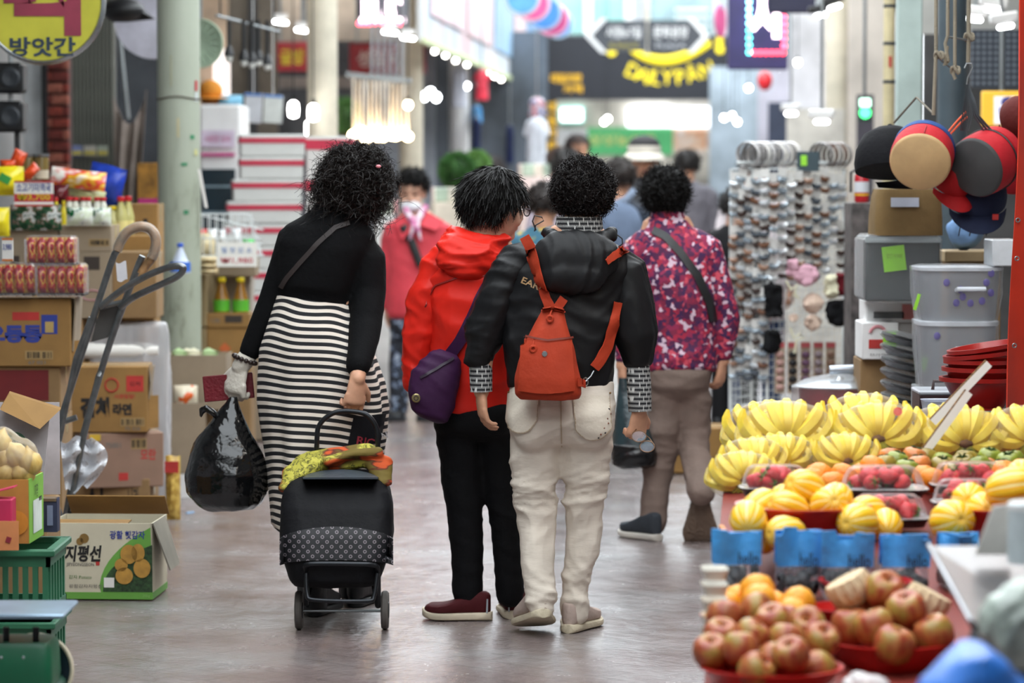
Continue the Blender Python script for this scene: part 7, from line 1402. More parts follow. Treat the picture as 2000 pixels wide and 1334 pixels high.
x,w,z0,h = rect(1556,1600,296,335,YR + .1);o = thing('display_card','dark teal display card with neon green tag between the headbands','card',(x,YR + .1,z0));ob('card',G().box((0,0,h / 2),(w,.006,h)),mat('dark_teal_card','#3a4b52',.5),o,smooth=False);ob('tag',G().box((-.02,-.005,h * .55),(.03,.003,.05)),mat('neon_green','#9be03a',.6),o,smooth=False)
# scrunchies, tulle flowers and bows
def scrunch(label,x0,x1,y0,y1,m,seed,d=-.12,nm='scrunchie'):
    xx,ww,zz,hh = rect(x0,x1,y0,y1,YR + d);g = G();rs = random.Random(seed)
    g.ell((xx,YR + d,zz + hh / 2),(ww * .36,.035,hh * .36),12,8)
    for k in range(11): a = 2 * PI * k / 11;g.ell((xx + ww * .3 * math.cos(a),YR + d + rs.uniform(-.02,.02),zz + hh / 2 + hh * .32 * math.sin(a)),(ww * .2,.03,hh * .18),10,8,roty(a))
    tag(ob(nm,cloth(g,.008,1,seed,.007,30.,(1,1,1)),m,None,(xx,YR + d,zz + hh / 2),sharp=180),label,'hair accessory')
MB_ = FAB('black_velvet','#121214',rough=.9);MP_ = FAB('pink_tulle','#c79aa8',rough=.8);MC_ = FAB('beige_satin','#cdb3a2',rough=.5);MI_ = FAB('ivory_satin','#d8d3b6',rough=.5);MR_ = FAB('dark_red_velvet','#5e1820',rough=.9)
for a in (('large black scrunchie on the rack corner',1490,1532,545,632,MB_,1),('smaller black scrunchie below the large one',1490,1528,640,692,MB_,2),('dusty pink tulle flower on the rack',1545,1602,515,560,MP_,3),('pale pink bow above the tulle flower',1533,1560,500,545,MP_,4),('beige satin scrunchie, upper one',1566,1612,572,612,MC_,5),('beige satin scrunchie, lower one',1568,1606,612,648,MC_,6),('black fluffy bow at the right of the rack',1608,1664,580,642,MB_,7),('dark red velvet bow at the right of the rack',1626,1658,526,580,MR_,8),('ivory satin bow, right one',1606,1642,532,588,MI_,9),('small beige ring scrunchie',1538,1562,610,632,MC_,10)): scrunch(*a[:6],a[6])
for k,pts in enumerate((((1535,548),(1545,566),(1558,556),(1552,572),(1562,584),(1548,576)),((1543,640),(1550,660),(1562,652),(1570,660),(1556,664),(1552,690)))): tag(ob('ribbon',G().tube([PR(*p,-.16) for p in pts],.006,7),MI_,None,PR(*pts[0],-.16)),('ivory cord ribbon loop, upper one on the rack','ivory cord ribbon loop, lower one on the rack')[k],'ribbon')
for k,(px,c) in enumerate(((1523,'#b88f86'),(1548,'#17161a'),(1573,'#6d4a66'),(1598,'#9a8a90'),(1622,'#8a6a58'))):
    xx,ww,zz,hh = rect(px - 10,px + 10,668,768,YR - .1 + .06 * k);o = thing('clip_card','tall card of hair ties near the rack foot, %s from the left' % ('first','second','third','fourth','fifth')[k],'card',(xx,YR - .1 + .06 * k,zz),0,'hair tie cards');ob('card',G().box((0,0,hh / 2),(ww,.004,hh)),mat('beige_card','#b9a690',.7),o,smooth=False);ob('heart_header',G().box((0,-.003,hh * .94),(ww * .9,.003,hh * .1)),mat('coral_header','#c85a5e',.6),o,smooth=False)
    for j in range(5): ob('hair_tie',G().ell((0,-.012,hh * (.12 + .16 * j)),(ww * .42,.012,hh * .065),12,8),mat('tie' + c,c,.5),o)
# cartons on the floor behind the patterned woman
carton('brown carton with an oval hand hole on the floor behind the taupe trousers',1300,1432,836,924,15.3,M_card2,.3);o = COL.objects[-1].parent;ob('hand_hole',G().lathe([(0,0),(.022,0),(.022,.001)],16,(-.1,-.0015,.11),rotx(PI / 2)),mat('hole_dark','#2a2018',.9),o)
carton('low brown carton beneath the clip rack',1432,1660,812,905,15.6,M_card,.3)
g = G();p = W(1320,820,15.35);g.ell(p,(.05,.05,.03),14,8);tag(ob('paper_wad',cloth(g,.008,1,5,.006,30.),M_wh,None,p - (0,0,.03),sharp=180),'crumpled white paper lying on the brown carton','paper')
# ---- household shelf
YS2 = 11.6
cb_ = thing('goods_counter','low wooden counter carrying the household goods on the right','counter',(W(1860,900,11.6)[0] + .2,11.9,0));zc = W(0,830,11.5)[2];wl_ = W(2100,0,11.6)[0] - W(1640,0,11.6)[0]
ob('top',G().box((-.0,.0,zc - .02),(wl_,.8,.04),bev=.005),mat('counter_wood','#6b5846',.7),cb_); 
for sx in (-1,1):
    for sy in (-1,1): ob('leg',G().box((sx * wl_ * .46,sy * .35,(zc - .04) / 2),(.05,.05,zc - .04)),mat('counter_wood','#6b5846',.7),cb_,smooth=False)
ob('front_cloth',G().sheet(lambda u,v: ((u - .5) * wl_,-.4 + .01 * math.sin(40 * u),.02 + (zc - .05) * v),40,3,.004),mat('dark_drape','#372b2c',.85),cb_)
M_clear = film('storage_film','#eef0f4',.22,.1,.7,16);M_bagc = film('clear_bag','#f2f4f6',.07,.1,1.,18,.45)
def neon(o,x,y,z,w=.05,h=.055,rz=0.): ob('neon_note',G().box((x,y,z),(w,.003,h),roty(rz)),mat('neon_green','#b6ea3c',.6),o,smooth=False)
# red pot in plastic
x,w,z0,h = rect(1535,1722,730,832,12.2);pt = thing('red_pot','wide red cooking pot wrapped in clear plastic','pot',(x,12.2,zc));pt.location.y = 12.0;H_ = z0 + h - zc
ob('pot_body',G().lathe([(w * .36,0),(w * .40,.01),(w * .42,H_ * .72),(w * .43,H_ * .75)],36),mat('wine_red_enamel','#8c2430',.25),pt);ob('lid',G().lathe([(w * .46,H_ * .76),(w * .47,H_ * .78),(w * .3,H_ * .9),(w * .06,H_ * .95),(w * .05,H_ * 1.02),(0,H_ * 1.03)],36),mat('steel_lid','#c9ced2',.2,.8),pt)
g = G();g.lathe([(w * .44,.002),(w * .49,H_ * .3),(w * .5,H_ * .75),(w * .36,H_ * .95),(w * .1,H_ * 1.1),(.001,H_ * 1.12)],36,wob=lambda a,t: 1 + .03 * math.sin(9 * a + 6 * t));ob('plastic_wrap',g,M_bagc,pt)
x,w,z0,h = rect(1605,1695,718,738,12.3);o = thing('wrapped_tool','silver wrapped utensil lying on top of the red pot','utensil',(x,12.0,W(0,733,12.0)[2]));ob('barrel',G().tube([(-w / 2,0,.02),(0,0,.024),(w / 2,0,.018)],.018,12),mat('silver_wrap','#b4bcc6',.2,.6),o)
# stack of wrapped pans
for k in range(7):
    x,w,z0,h = rect(1722,1806,640 + 24 * k,668 + 24 * k,11.5);o = thing('wrapped_pan','plastic wrapped pan with dark rim in the leaning pile, %s' % ('top','second','third','fourth','fifth','sixth','lowest')[k],'pan',(x,11.55,z0),0,'wrapped pans');o.rotation_euler = (0,.25,0);ob('pan_body',G().lathe([(w * .36,-.012),(w * .47,.012),(w * .5,.014),(w * .46,.012),(w * .36,-.008),(0,-.008)],28),mat('pan_steel','#a9adb2',.25,.8),o);ob('rim',G().lathe([(w * .47,.008),(w * .505,.010),(w * .505,.018),(w * .47,.016)],28),M_black,o);ob('plastic_wrap',G().ell((0,0,.012),(w * .55,w * .5,.026),24,10),M_bagc,o)
    if k == 2: neon(o,w * .4,-w * .5,.03,.03,.05)
# cooker boxes, white and red
def plainbox(name,label,x0,x1,y0,y1,Y,m,d=.25,z=None,cat='box',bev=.004):
    x,w,z0,h = rect(x0,x1,y0,y1,Y);o = thing(name,label,cat,(x,Y,z0));ob('box_body',G().box((0,d / 2,h / 2),(w,d,h),bev=bev),m,o);return o,w,h
o,w,h = plainbox('appliance_box','white and red appliance box with neon note below the grey box',1684,1755,630,702,11.7,M_white);ob('red_print',G().box((-.01,-.002,h * .42),(w * .5,.003,h * .24)),M_red_ink,o,smooth=False);ob('print_ring',G().tube([(-.01 + w * .22 * math.cos(a),-.003,h * .68 + w * .22 * math.sin(a)) for a in np.linspace(.2,PI - .2,12)],.006,6),mat('pink_print','#cf8a90',.6),o);text('전기포트',M_grey_ink,o,(0,-.003,h * .13),width=w * .6,height=h * .07);neon(o,w * .25,-.006,h * .55,.05,.06)
plainbox('appliance_box','plain carton under the white and red appliance box',1680,1790,702,830,11.75,M_card,.25)
o,w,h = plainbox('appliance_box','long white box with photo strip on the pile below the grey box',1692,1800,588,630,11.85,M_white);ob('photo_strip',G().box((-.02,-.002,h * .35),(w * .55,.003,h * .3)),mat('grey_photo','#6d6f70',.4),o,smooth=False);ob('red_print',G().box((w * .3,-.002,h * .5),(w * .3,.003,h * .7)),mat('pale_red_print','#d98a86',.6),o,smooth=False)
plainbox('appliance_box','plain white box supporting the pile beside the pans',1756,1800,630,830,11.9,M_white,.25)
o,w,h = plainbox('storage_box','dark grey storage box in a clear plastic bag with neon note',1690,1836,462,588,11.6,mat('slate_box','#454b4d',.5,var=.08),.3);ob('pale_rim',G().box((0,.0,h - .012),(w * 1.01,.03,.022)),mat('grey_rim','#9aa3a4',.5),o,smooth=False);neon(o,-w * .12,-.008,h * .66,.085,.095,-.12);text('할인 9,900',mat('olive_ink','#7c9a2a',.7),o,(-w * .12,-.012,h * .7),width=.06,height=.02);ob('bag_film',G().box((0,.15,h / 2),(w * 1.06,.34,h * 1.06),bev=.02),M_bagc,o)
x,w,z0,h = rect(1708,1845,368,452,11.6);o = thing('canvas_basket','brown canvas storage basket with white label','basket',(x,11.72,W(0,460,11.6)[2]));H_ = h + .012
g = G().loft([ring((0,0,z),w / 2 * k,.14 * k,40,6,None,lambda a,z=z: .012 * np.sin(7 * a + 20 * z)) for z,k in ((0,1.),(H_ * .4,.99),(H_ * .85,.94),(H_,.88),(H_ * .97,.82),(H_ * .3,.85))],caps=False);ob('basket_body',g,FAB('brown_canvas','#7b6441',rough=.85,bump=.4,bs=18),o);ob('white_label',G().box((-.02,-.138,H_ * .72),(w * .4,.004,.035),rotx(-.08)),mat('pale_blue_label','#c3c9d6',.6),o,smooth=False);ob('bottom',G().lathe([(0,.004),(.1,.004),(.1,.006),(0,.006)],16),FAB('brown_canvas','#7b6441'),o)
o,w,h = plainbox('wooden_shelf_board','board under the blue denim bundle behind the clear tubs',1846,1960,490,512,11.9,mat('pale_timber','#a08a66',.7),.25,cat='board')
plainbox('plain_carton','plain carton holding up the board behind the clear tubs',1850,1955,512,830,11.95,M_card,.22)
g = G();p = W(1888,455,12.0);g.ell(p,(.075,.06,.075),18,12);tag(ob('denim_bundle',cloth(g,.009,2,44,.01,24.,(1,1,.6)),FAB('pale_denim','#6f8fb8'),None,p - (0,0,.075),sharp=180),'pale blue denim bundle hanging under the navy cap','bundle')
# clear storage tubs
for k,(x0,x1,y0,y1,lab) in enumerate(((1796,1962,522,628,'upper clear storage tub with purple print and handle'),(1800,1955,628,760,'lower clear storage tub with handle'))):
    x,w,z0,h = rect(x0,x1,y0,y1,11.0);o = thing('storage_tub',lab,'tub',(x,11.15,z0),0,'clear tubs');ob('tub_body',G().loft([ring((0,0,z),w / 2 * q,.15 * q,40,4) for z,q in ((.0,.86),(.01,.9),(h * .9,.98),(h * .98,1.0))]),film('frosted_plastic','#b9bec8',.45,.25,.4,12,.4),o);ob('lid',G().loft([ring((0,0,z),w / 2 * q,.155 * q,40,4) for z,q in ((h * .93,1.02),(h * .99,1.03),(h,.98))]),mat('frosted_lid','#d3d8de',.3),o)
    ob('handle',G().tube([(-.05 + w * .1,-.155,h * .58),(-.05 + w * .1,-.172,h * .6),(.05 + w * .1,-.172,h * .6),(.05 + w * .1,-.155,h * .58)],.009,8),mat('frosted_lid','#d3d8de',.3),o)
    R_ = random.Random(k)
    for j in range(9 if k == 0 else 3): u = R_.uniform(-.42,.42);ob('purple_print',G().ell((u * w,-.149 * (1 - (abs(u) * 1.6) ** 4 * .3) - .002,h * R_.uniform(.15,.9)),(.012,.003,.014),8,6),mat('purple_print','#57489c',.5),o)
    if k == 0: ob('neon_note',G().box((-w * .51,-.1,h * .35),(.012,.003,.06),roty(.3)),mat('neon_green','#b6ea3c',.6),o,smooth=False)
    ob('plastic_wrap',G().loft([ring((0,0,z),w / 2 * q,.165 * q,40,3.4,None,lambda a,z=z: .02 * np.sin(11 * a + 30 * z)) for z,q in ((.002,.95),(h * .5,1.05),(h * 1.0,1.06),(h * 1.03,.9))]),M_bagc,o)
plainbox('wrapped_ware','plastic wrapped ware on the counter under the clear tubs',1800,1950,760,830,11.1,mat('pale_grey_ware','#b4b8ba',.3),.3)
o,w,h = plainbox('white_container','white lidded container at the right behind the red awning edge',1938,1990,468,520,11.0,mat('white_plastic','#d6dade',.3),.2)
o,w,h = plainbox('lunch_box','dark brown handled box with clear tray in front of it',1796,1880,764,812,10.2,mat('dark_brown_plastic','#3b2a2a',.3),.2);ob('handle',G().tube([(-w * .15,.05,h),(-w * .12,.05,h + .03),(w * .3,.05,h + .03),(w * .33,.05,h)],.006,8),mat('dark_brown_plastic','#3b2a2a',.3),o);ob('lid',G().box((0,.1,h - .006),(w * 1.04,.21,.015),bev=.005),mat('grey_lid','#a9adb4',.3),o)
x,w,z0,h = rect(1806,1892,784,815,9.9);o = thing('clear_tray','milky clear plastic tray behind the bananas','tray',(x,9.95,z0));ob('tray_shell',G().loft([ring((0,0,z),w / 2 * q,.08 * q,28,6) for z,q in ((0,.88),(h * .9,1),(h,1.03),(h * .95,.96),(.005,.85))],caps=False),mat('milky_clear','#ccd3e4',.25,trans=.3),o)
side_t = thing('side_table','dark side table under the red bowls','table',(W(1900,860,9.9)[0] + .05,9.95,0));zz_ = W(0,815,9.9)[2];ob('table_top',G().box((0.05,0.05,zz_ - .02),(.6,.5,.03)),M_dark,side_t,smooth=False)
for sx in (-.2,.3):
    for sy in (-.15,.25): ob('leg',G().box((sx,sy,(zz_ - .035) / 2),(.04,.04,zz_ - .035)),M_dark,side_t,smooth=False)
# stack of big dark red basins
M_bas = mat('dark_red_basin','#96201c',.3,var=.05)
bw = W(1985,0,9.7)[0] - W(1852,0,9.7)[0]
for k,(xc,yb,yt,rp,rot) in enumerate(((1925,830,740,78,0),(1930,815,720,78,0),(1925,760,705,70,0),(1935,740,690,74,-.12),(1945,725,676,74,-.16))):
    c = W(xc,yt,9.75);r = rp / (6000 / 9.75);h = .1;o = thing('basin','dark red plastic basin in the stack by the red awning edge, %s' % ('lowest','second from bottom','middle','second from top, tilted','top, tilted')[k],'basin',(c[0],9.85,c[2] - h),0,'red basins');o.rotation_euler = (0,rot,0);ob('shell',G().lathe([(r * .55,0),(r * .6,.004),(r * .94,h * .85),(r * 1.05,h * .87),(r * 1.06,h),(r * .97,h),(r * .58,.012),(0,.01)],44),M_bas,o);ob('base_ring',G().lathe([(r * .54,-.004),(r * .58,-.004),(r * .58,.01),(r * .54,.01)],40),M_bas,o)
for k in range(5): c = W(1930,818 + 14 * k,9.72);o = thing('bowl','small dark red bowl nested below the basins, %s' % ('top','second','third','fourth','lowest')[k],'bowl',(c[0] + .03,9.8,c[2] - .012),0,'nested small bowls');ob('shell',G().lathe([(.05,-.02),(.105,.0),(.112,.003),(.112,.010),(.1,.01),(.05,-.012)],36),M_bas,o)
# red tarpaulin edge at the right border
x,w,z0,h = rect(1972,2060,-60,830,9.4);g = G().sheet(lambda u,v: np.array([W(1994 - 22 * (1 - v) ** 1.2 + 80 * u,0,9.4)[0],9.4 + .03 * math.sin(8 * v + 3 * u) + .1 * u,z0 + h * v]),8,30,.004);aw = thing('awning_curtain','red tarpaulin edge with eyelets hanging at the right border','tarpaulin',(x,9.4,z0));ob('tarp_cloth',g,mat('red_tarp','#c13420',.4,var=.06,bump=.2,bs=10),aw,(x,9.4,z0))
for py in (322,430,505,675): px = 1994 - 22 * ((py + 60) / 890.) ** 1.2 * 1.0 + 5;c = W(px,py,9.38);ob('eyelet',G().tube([c + (.006 * math.cos(a),0,.006 * math.sin(a)) for a in np.linspace(0,2 * PI,12,endpoint=False)],.002,6,closed=True),M_steel,aw,(x,9.4,z0))
M_rope0 = mat('thin_cord','#6f685c',.9)
# ---- hanging caps and round cushions
YC2 = 11.0;PC2 = lambda x,y,d=0.: W(x,y,YC2 + d)
def cushion(label,px,py,rpx,ax,th,face,side_,trim,d=0.,rx=0.):
    c = PC2(px,py,d);r = rpx / (6000 / YC2);o = thing('round_cushion',label,'cushion',c,0,'foam cushions');R = rotz(ax) @ rotx(PI / 2 + rx)
    ob('rear_disc',G().lathe([(r * .5,-th * .98),(r * .97,-th),(r * 1.0,-th * .9),(r * 1.0,-th * .72),(r * .5,-th * .7)],44,R=R),trim,o);ob('side_band',G().lathe([(r * .98,-th * .72),(r * 1.0,-th * .65),(r * 1.01,-th * .3),(r * .985,-.006)],44,R=R),side_,o);ob('face',G().lathe([(r * .5,-.02),(r * .985,-.008),(r * .965,.0),(r * .9,.006),(0,.009)],44,R=R),face,o);return o,R,r
M_beigeF = FAB('beige_leatherette','#c7a679',rough=.5,bump=.05);M_redF = FAB('red_cloth','#b4232c',rough=.7);M_blueF = FAB('royal_blue_cloth','#27477f',rough=.7);M_greyF = FAB('charcoal_leatherette','#434343',rough=.5,bump=.05)
o,R,r = cushion('round foam cushion with beige face, red side and blue back',1797,317,61,-.28,.13,M_beigeF,M_redF,M_blueF,-.05,.42)
ob('seam',G().tube([np.array(R) @ np.array([0.02,r * 1.005,z]) for z in (-.07,-.04,-.008)],.0015,5),mat('dark_red_seam','#8c1812',.6),o)
o,R,r = cushion('round foam cushion with charcoal face, red side and black piping',1905,328,61,-.72,.16,M_greyF,M_redF,M_redF,0.,.3);ob('piping',G().tube([np.array(R) @ np.array([r * 1.015 * math.cos(a),r * 1.015 * math.sin(a),-.1]) for a in np.linspace(0,2 * PI,40,endpoint=False)],.0035,6,closed=True),M_black,o)
cushion('red round cushion partly hidden behind the charcoal faced one',1975,315,66,-.6,.08,M_redF,M_redF,M_redF,.28)
def cap(label,px,py,s,rz,tilt,m,under=None,d=0.,roll=0.,nm='cap'):
    c = PC2(px,py,d);o = thing(nm,label,'cap',c);o.rotation_euler = (tilt,roll,rz);r = .085 * s
    ob('crown',G().lathe([(r * 1.0,0),(r * 1.02,.02 * s),(r * .96,.055 * s),(r * .75,.09 * s),(r * .4,.108 * s),(.001,.113 * s)],30,sy=1.12),m,o);ob('peak',G().sheet(lambda u,v: ((u - .5) * 2 * r * .98 * math.cos((v) * .2),-r * (1.08 * math.sqrt(max(0,1 - ((u - .5) * 1.9) ** 2)) + v * .8 * math.sqrt(max(0,1 - ((u - .5) * 1.98) ** 2))),.004 - .02 * v * v - .012 * ((u - .5) * 2) ** 2),16,6,.004),m if under is None else under,o);ob('button',G().ell((0,0,.113 * s),.008 * s,8,6),m,o);return o
cap('black cap hanging to the left of the beige cushion',1742,335,1.5,2.3,.15,FAB('black_cap_cloth','#0c0c10',rough=.8),roll=.2,d=.3);o = COL.objects[-1].parent;bpy.context.view_layer.update();ob('hang_cord',G().tube([o.matrix_world.inverted() @ Vector(PC2(1746,240,.3)),o.matrix_world.inverted() @ Vector(PC2(1790,190,.2)),o.matrix_world.inverted() @ Vector(PC2(1823,222,0.))],.004,6),M_rope0,o)
cap('red cap hanging peak down under the cushions',1858,352,.95,.3,.75,FAB('dark_red_cap','#a01b1f',rough=.7),d=.16)
o = cap('navy sun cap with small red badge hanging lowest',1908,392,1.25,-.05,.55,FAB('navy_cap','#20263c',rough=.8),d=.22);ob('badge',G().box((.055,-.13,.012),(.022,.008,.02)),mat('red_badge','#c2332e',.5),o)
for dx in (-.06,-.02,.04): ob('cord',G().tube([(dx,-.05,-.0),(dx + .006,-.03,-.06),(dx,-.02,-.14)],.0022,6),M_black,o)
cap('maroon cloth cap hanging at the right edge above the cushions',1985,230,.8,.3,1.4,FAB('maroon_cap','#5b2320'),d=.2)
ob_g = thing('strap_bundle','bundle of grey elastic straps hanging from a hook above the cushions','straps',PC2(1890,165,.08));lo2 = PC2(1890,165,.08)
for k in range(9): a = k / 8.;ob('strap',G().tube([PC2(1890,165,.08) - lo2,PC2(1884 + 18 * a,195,.05) - lo2,PC2(1880 + 30 * a,225,.03) - lo2,PC2(1876 + (60 if k > 5 else 25) * a,255,.04) - lo2],[(.006,.0015)] * 4,6),mat('grey_elastic','#8d8f92' if k % 2 else '#4d5054',.6),ob_g)
for k in range(2): ob('orange_band',G().tube([PC2(1848 + 8 * k,262 - 0 * k,.06) - lo2,PC2(1868 + 8 * k,238 + 2 * k,.06) - lo2,PC2(1887 + 3 * k,218 + 10 * k,.06) - lo2],.0035,6),mat('orange_band','#d8572a',.6),ob_g)
# ropes and hooks
M_rope = mat('sisal_rope','#8f8674',.9,bump=.6,bs=200)
def rope(label,pts,r=.007,d=0.,nm='rope',knots=()):
    o = thing(nm,label,'rope',PC2(*pts[-1],d));l = PC2(*pts[-1],d);ob('strand',G().tube([PC2(x,y,d) - l for x,y in pts],r,8),M_rope,o)
    for (x,y) in knots: g = G().tube([PC2(x,y,d) - l + (.014 * math.cos(t),.012 * math.sin(t),.012 * math.sin(2 * t)) for t in np.linspace(0,2 * PI,14,endpoint=False)],r,7,closed=True);ob('knot',g,M_rope,o)
top = -420
rope('rope hanging furthest left with a knotted loop',[(1828,top),(1828,100),(1826,150),(1823,225)],.0065,.0,knots=((1834,108),));rope('rope in the middle with a looped coil',[(1852,top),(1851,70),(1846,85),(1852,120),(1845,128),(1850,90)],.0065,.02);rope('rope ending in a short knot',[(1866,top),(1865,130),(1862,145),(1866,155)],.0065,.0,knots=((1866,137),));rope('rope furthest right tied to the wire hook',[(1892,top),(1892,70),(1891,122)],.0075,.05,knots=((1893,72),))
o = thing('wire_hook','bent wire hook holding the strap bundle','hook',PC2(1888,165,.06));l = PC2(1888,165,.06);ob('wire',G().tube([PC2(x,y,.06) - l for x,y in ((1884,133),(1888,124),(1897,124),(1899,132),(1890,152),(1888,165))],.0025,6),M_steel,o)
for k,(a,b) in enumerate((((1853,72),(1888,78)),((1828,110),(1862,137)))): o = thing('metal_rod',('short metal rod tied between the ropes, upper one','short metal rod tied between the ropes, lower one')[k],'rod',PC2(*a,.01));l = PC2(*a,.01);ob('rod',G().cyl(PC2(*a,.01) - l,PC2(*b,.03) - l,.0035,8),M_steel,o)
# fire extinguisher
x,w,z0,h = rect(1676,1709,330,396,13.4);o = thing('fire_extinguisher','red fire extinguisher beside the pale teal post','extinguisher',(x,13.58,z0));ob('cylinder',G().lathe([(w * .4,0),(w * .45,.01),(w * .45,h * .78),(w * .3,h * .92),(w * .12,h * .96)],24),mat('extinguisher_red','#b3202a',.3),o);ob('label',G().lathe([(w * .455,h * .3),(w * .455,h * .62)],24),mat('pale_label2','#cfd2d8',.6),o);ob('valve',G().box((0,0,h * 1.0),(w * .5,.02,.02)).tube([(-.02,0,h),(-.05,-.01,h * .9),(-.05,-.01,h * .3)],.006,7),M_black,o);ob('yellow_strap',G().lathe([(w * .465,h * .2),(w * .465,h * .26)],24),mat('yellow_strap','#d9a92c',.6),o)
plainbox('shelf_pile','dark pile of wrapped goods under the fire extinguisher',1660,1712,396,1008,13.45,mat('dark_pile','#4d4846',.7,var=.5,vs=14),.3,cat='goods')
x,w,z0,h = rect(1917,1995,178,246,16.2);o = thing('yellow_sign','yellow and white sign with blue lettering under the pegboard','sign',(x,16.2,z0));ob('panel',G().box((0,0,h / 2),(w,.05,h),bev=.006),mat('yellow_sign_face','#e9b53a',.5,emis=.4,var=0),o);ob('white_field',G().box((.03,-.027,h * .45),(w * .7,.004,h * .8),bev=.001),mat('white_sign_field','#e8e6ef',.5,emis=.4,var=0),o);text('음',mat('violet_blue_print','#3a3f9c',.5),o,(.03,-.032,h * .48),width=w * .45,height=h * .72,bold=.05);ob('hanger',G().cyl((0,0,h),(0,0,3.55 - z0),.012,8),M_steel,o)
# ================================================================ SIGNS AND LAMPS
def lampbulb(name,label,px,py,Y,r,s=30,group=None,col='#fff6e6',cordto=3.55):
    c = W(px,py,Y);o = thing(name,label,'lamp',c,0,group);ob('bulb',G().ell((0,0,0),(r,r,r * 1.1),14,10),glow('lamp%d%s' % (s,col),col,s),o);ob('socket',G().cyl((0,0,r * .9),(0,0,r * 2),r * .5,10),M_black,o)
    if cordto: ob('cord',G().cyl((0,0,r * 2),(0,0,cordto - c[2]),.004,6),M_black,o)
    return o
# bulbs along the fascia edge
n = 0
for (px,py) in ((849,100),(870,108),(890,118),(912,126),(952,143),(966,149),(979,155),(997,160)):
    Y = 6000 * 1.0 / (340 - py) ;c = W(px,py,Y);o = thing('fascia_bulb','small white bulb in the row along the fascia edge','lamp',c,0,'fascia bulbs');ob('bulb',G().ell((0,0,0),.02,12,8),glow('white_bulb','#fffaf2',14),o);ob('socket',G().cyl((0,0,.03),(0,0,.07),.02,8),M_black,o)
# yellow round rice mill sign
YY = 12.6;c = W(85,5,YY);r = 115 / (6000 / YY);o = thing('round_sign','round yellow shop sign with dark blue lettering at the upper left','sign',c);ob('sign_face',G().lathe([(0,.03),(r * .98,.03),(r * .98,-.03),(0,-.03)],48,R=rotx(PI / 2)),mat('yellow_sign','#bdb944',.25,var=.12,vs=3),o);ob('chrome_rim',G().tube([(r * math.cos(a),0,r * math.sin(a)) for a in np.linspace(0,2 * PI,48,endpoint=False)],[(.034,.014)] * 48,8,closed=True,side=(0,1,0)),mat('chrome_rim','#a9adb0',.25,.9),o)
text('방앗간',mat('dark_blue_letters','#2b3a4a',.5),o,(0,-.033,W(0,92,YY)[2] - c[2]),width=128 / 476.,height=38 / 476.,bold=.03);text('떡',mat('plum_letters','#8c3346',.5),o,(0,-.033,W(0,-5,YY)[2] - c[2]),width=150 / 476.,height=150 / 476.,bold=.05);ob('hanger',G().cyl((0,0,r),(0,0,3.55 - c[2]),.012,8),M_steel,o)
# pale round sign behind the pillar, black hooded fixture, green colander
YY = 16.4;c = W(300,40,YY);r = 75 / (6000 / YY);o = thing('round_sign','plain pale lilac round sign half hidden behind the pillar','sign',c);ob('sign_face',G().lathe([(0,.04),(r,.04),(r,-.04),(0,-.04)],40,R=rotx(PI / 2)),mat('pale_lilac','#c3c2cf',.4),o);ob('hanger',G().cyl((0,0,r),(0,0,3.55 - c[2]),.012,8),M_steel,o)
c = W(240,20,15.6);o = thing('hooded_fixture','black hooded fixture with a pointed brim beside the yellow sign','fixture',c);ob('hood',G().ell((0,0,.0),(.11,.09,.06),20,12),M_black,o);ob('brim',G().add([(.02,-.06,.03),(.165,0,-.045),(.02,.06,.03),(-.06,0,-.06),(.02,0,-.06),(.05,0,.05)],[(0,3,4),(0,4,1),(1,4,2),(2,4,3),(0,1,5),(1,2,5),(0,5,3),(5,2,3)]),M_black,o,smooth=False);ob('stem',G().cyl((0,0,.05),(0,0,3.55 - c[2]),.015,8),M_black,o)
c = W(392,85,17);r = 48 / 353.;o = thing('colander','pale green perforated round fan cover behind the pillar','colander',c,-.3);ob('dish',G().lathe([(.001,-.05),(r * .6,-.04),(r * .95,-.01),(r,.0),(r * .96,.004),(r * .6,-.032),(.001,-.044)],36,R=rotx(PI / 2)),mat('pale_green_plastic','#b3c8ae',.4),o)
for k in range(18): a = 2 * PI * k / 18;ob('slot',G().tube([(r * .5 * math.cos(a),-.052 if False else -.045,r * .5 * math.sin(a)),(r * .85 * math.cos(a),-.024,r * .85 * math.sin(a))],.004,5),mat('slot_grey','#7e917c',.6),o)
ob('hanger',G().cyl((0,0,r),(0,0,3.55 - c[2]),.01,8),M_steel,o)
for k,(y0,y1) in enumerate(((122,182),(197,258))):
    x,w,z0,h = rect(-12,44,y0,y1,15);o = thing('loudspeaker',('black box loudspeaker hanging at the left edge, upper one','black box loudspeaker hanging at the left edge, lower one')[k],'loudspeaker',(x,15,z0));ob('case',G().box((0,.08,h / 2),(w,.16,h),bev=.015),M_black,o);ob('cone',G().lathe([(0,.0),(.04,.008),(.05,0)],20,(.01,-.002,h / 2),rotx(PI / 2)),M_dark,o);ob('bracket',G().cyl((0,.08,h),(0,.08,h + .05 if k else 3.55 - z0),.012,8),M_steel,o)
ob('stand_pole',G().cyl((.03,.08,-1.2),(.03,.08,0),.014,8),M_black,o)
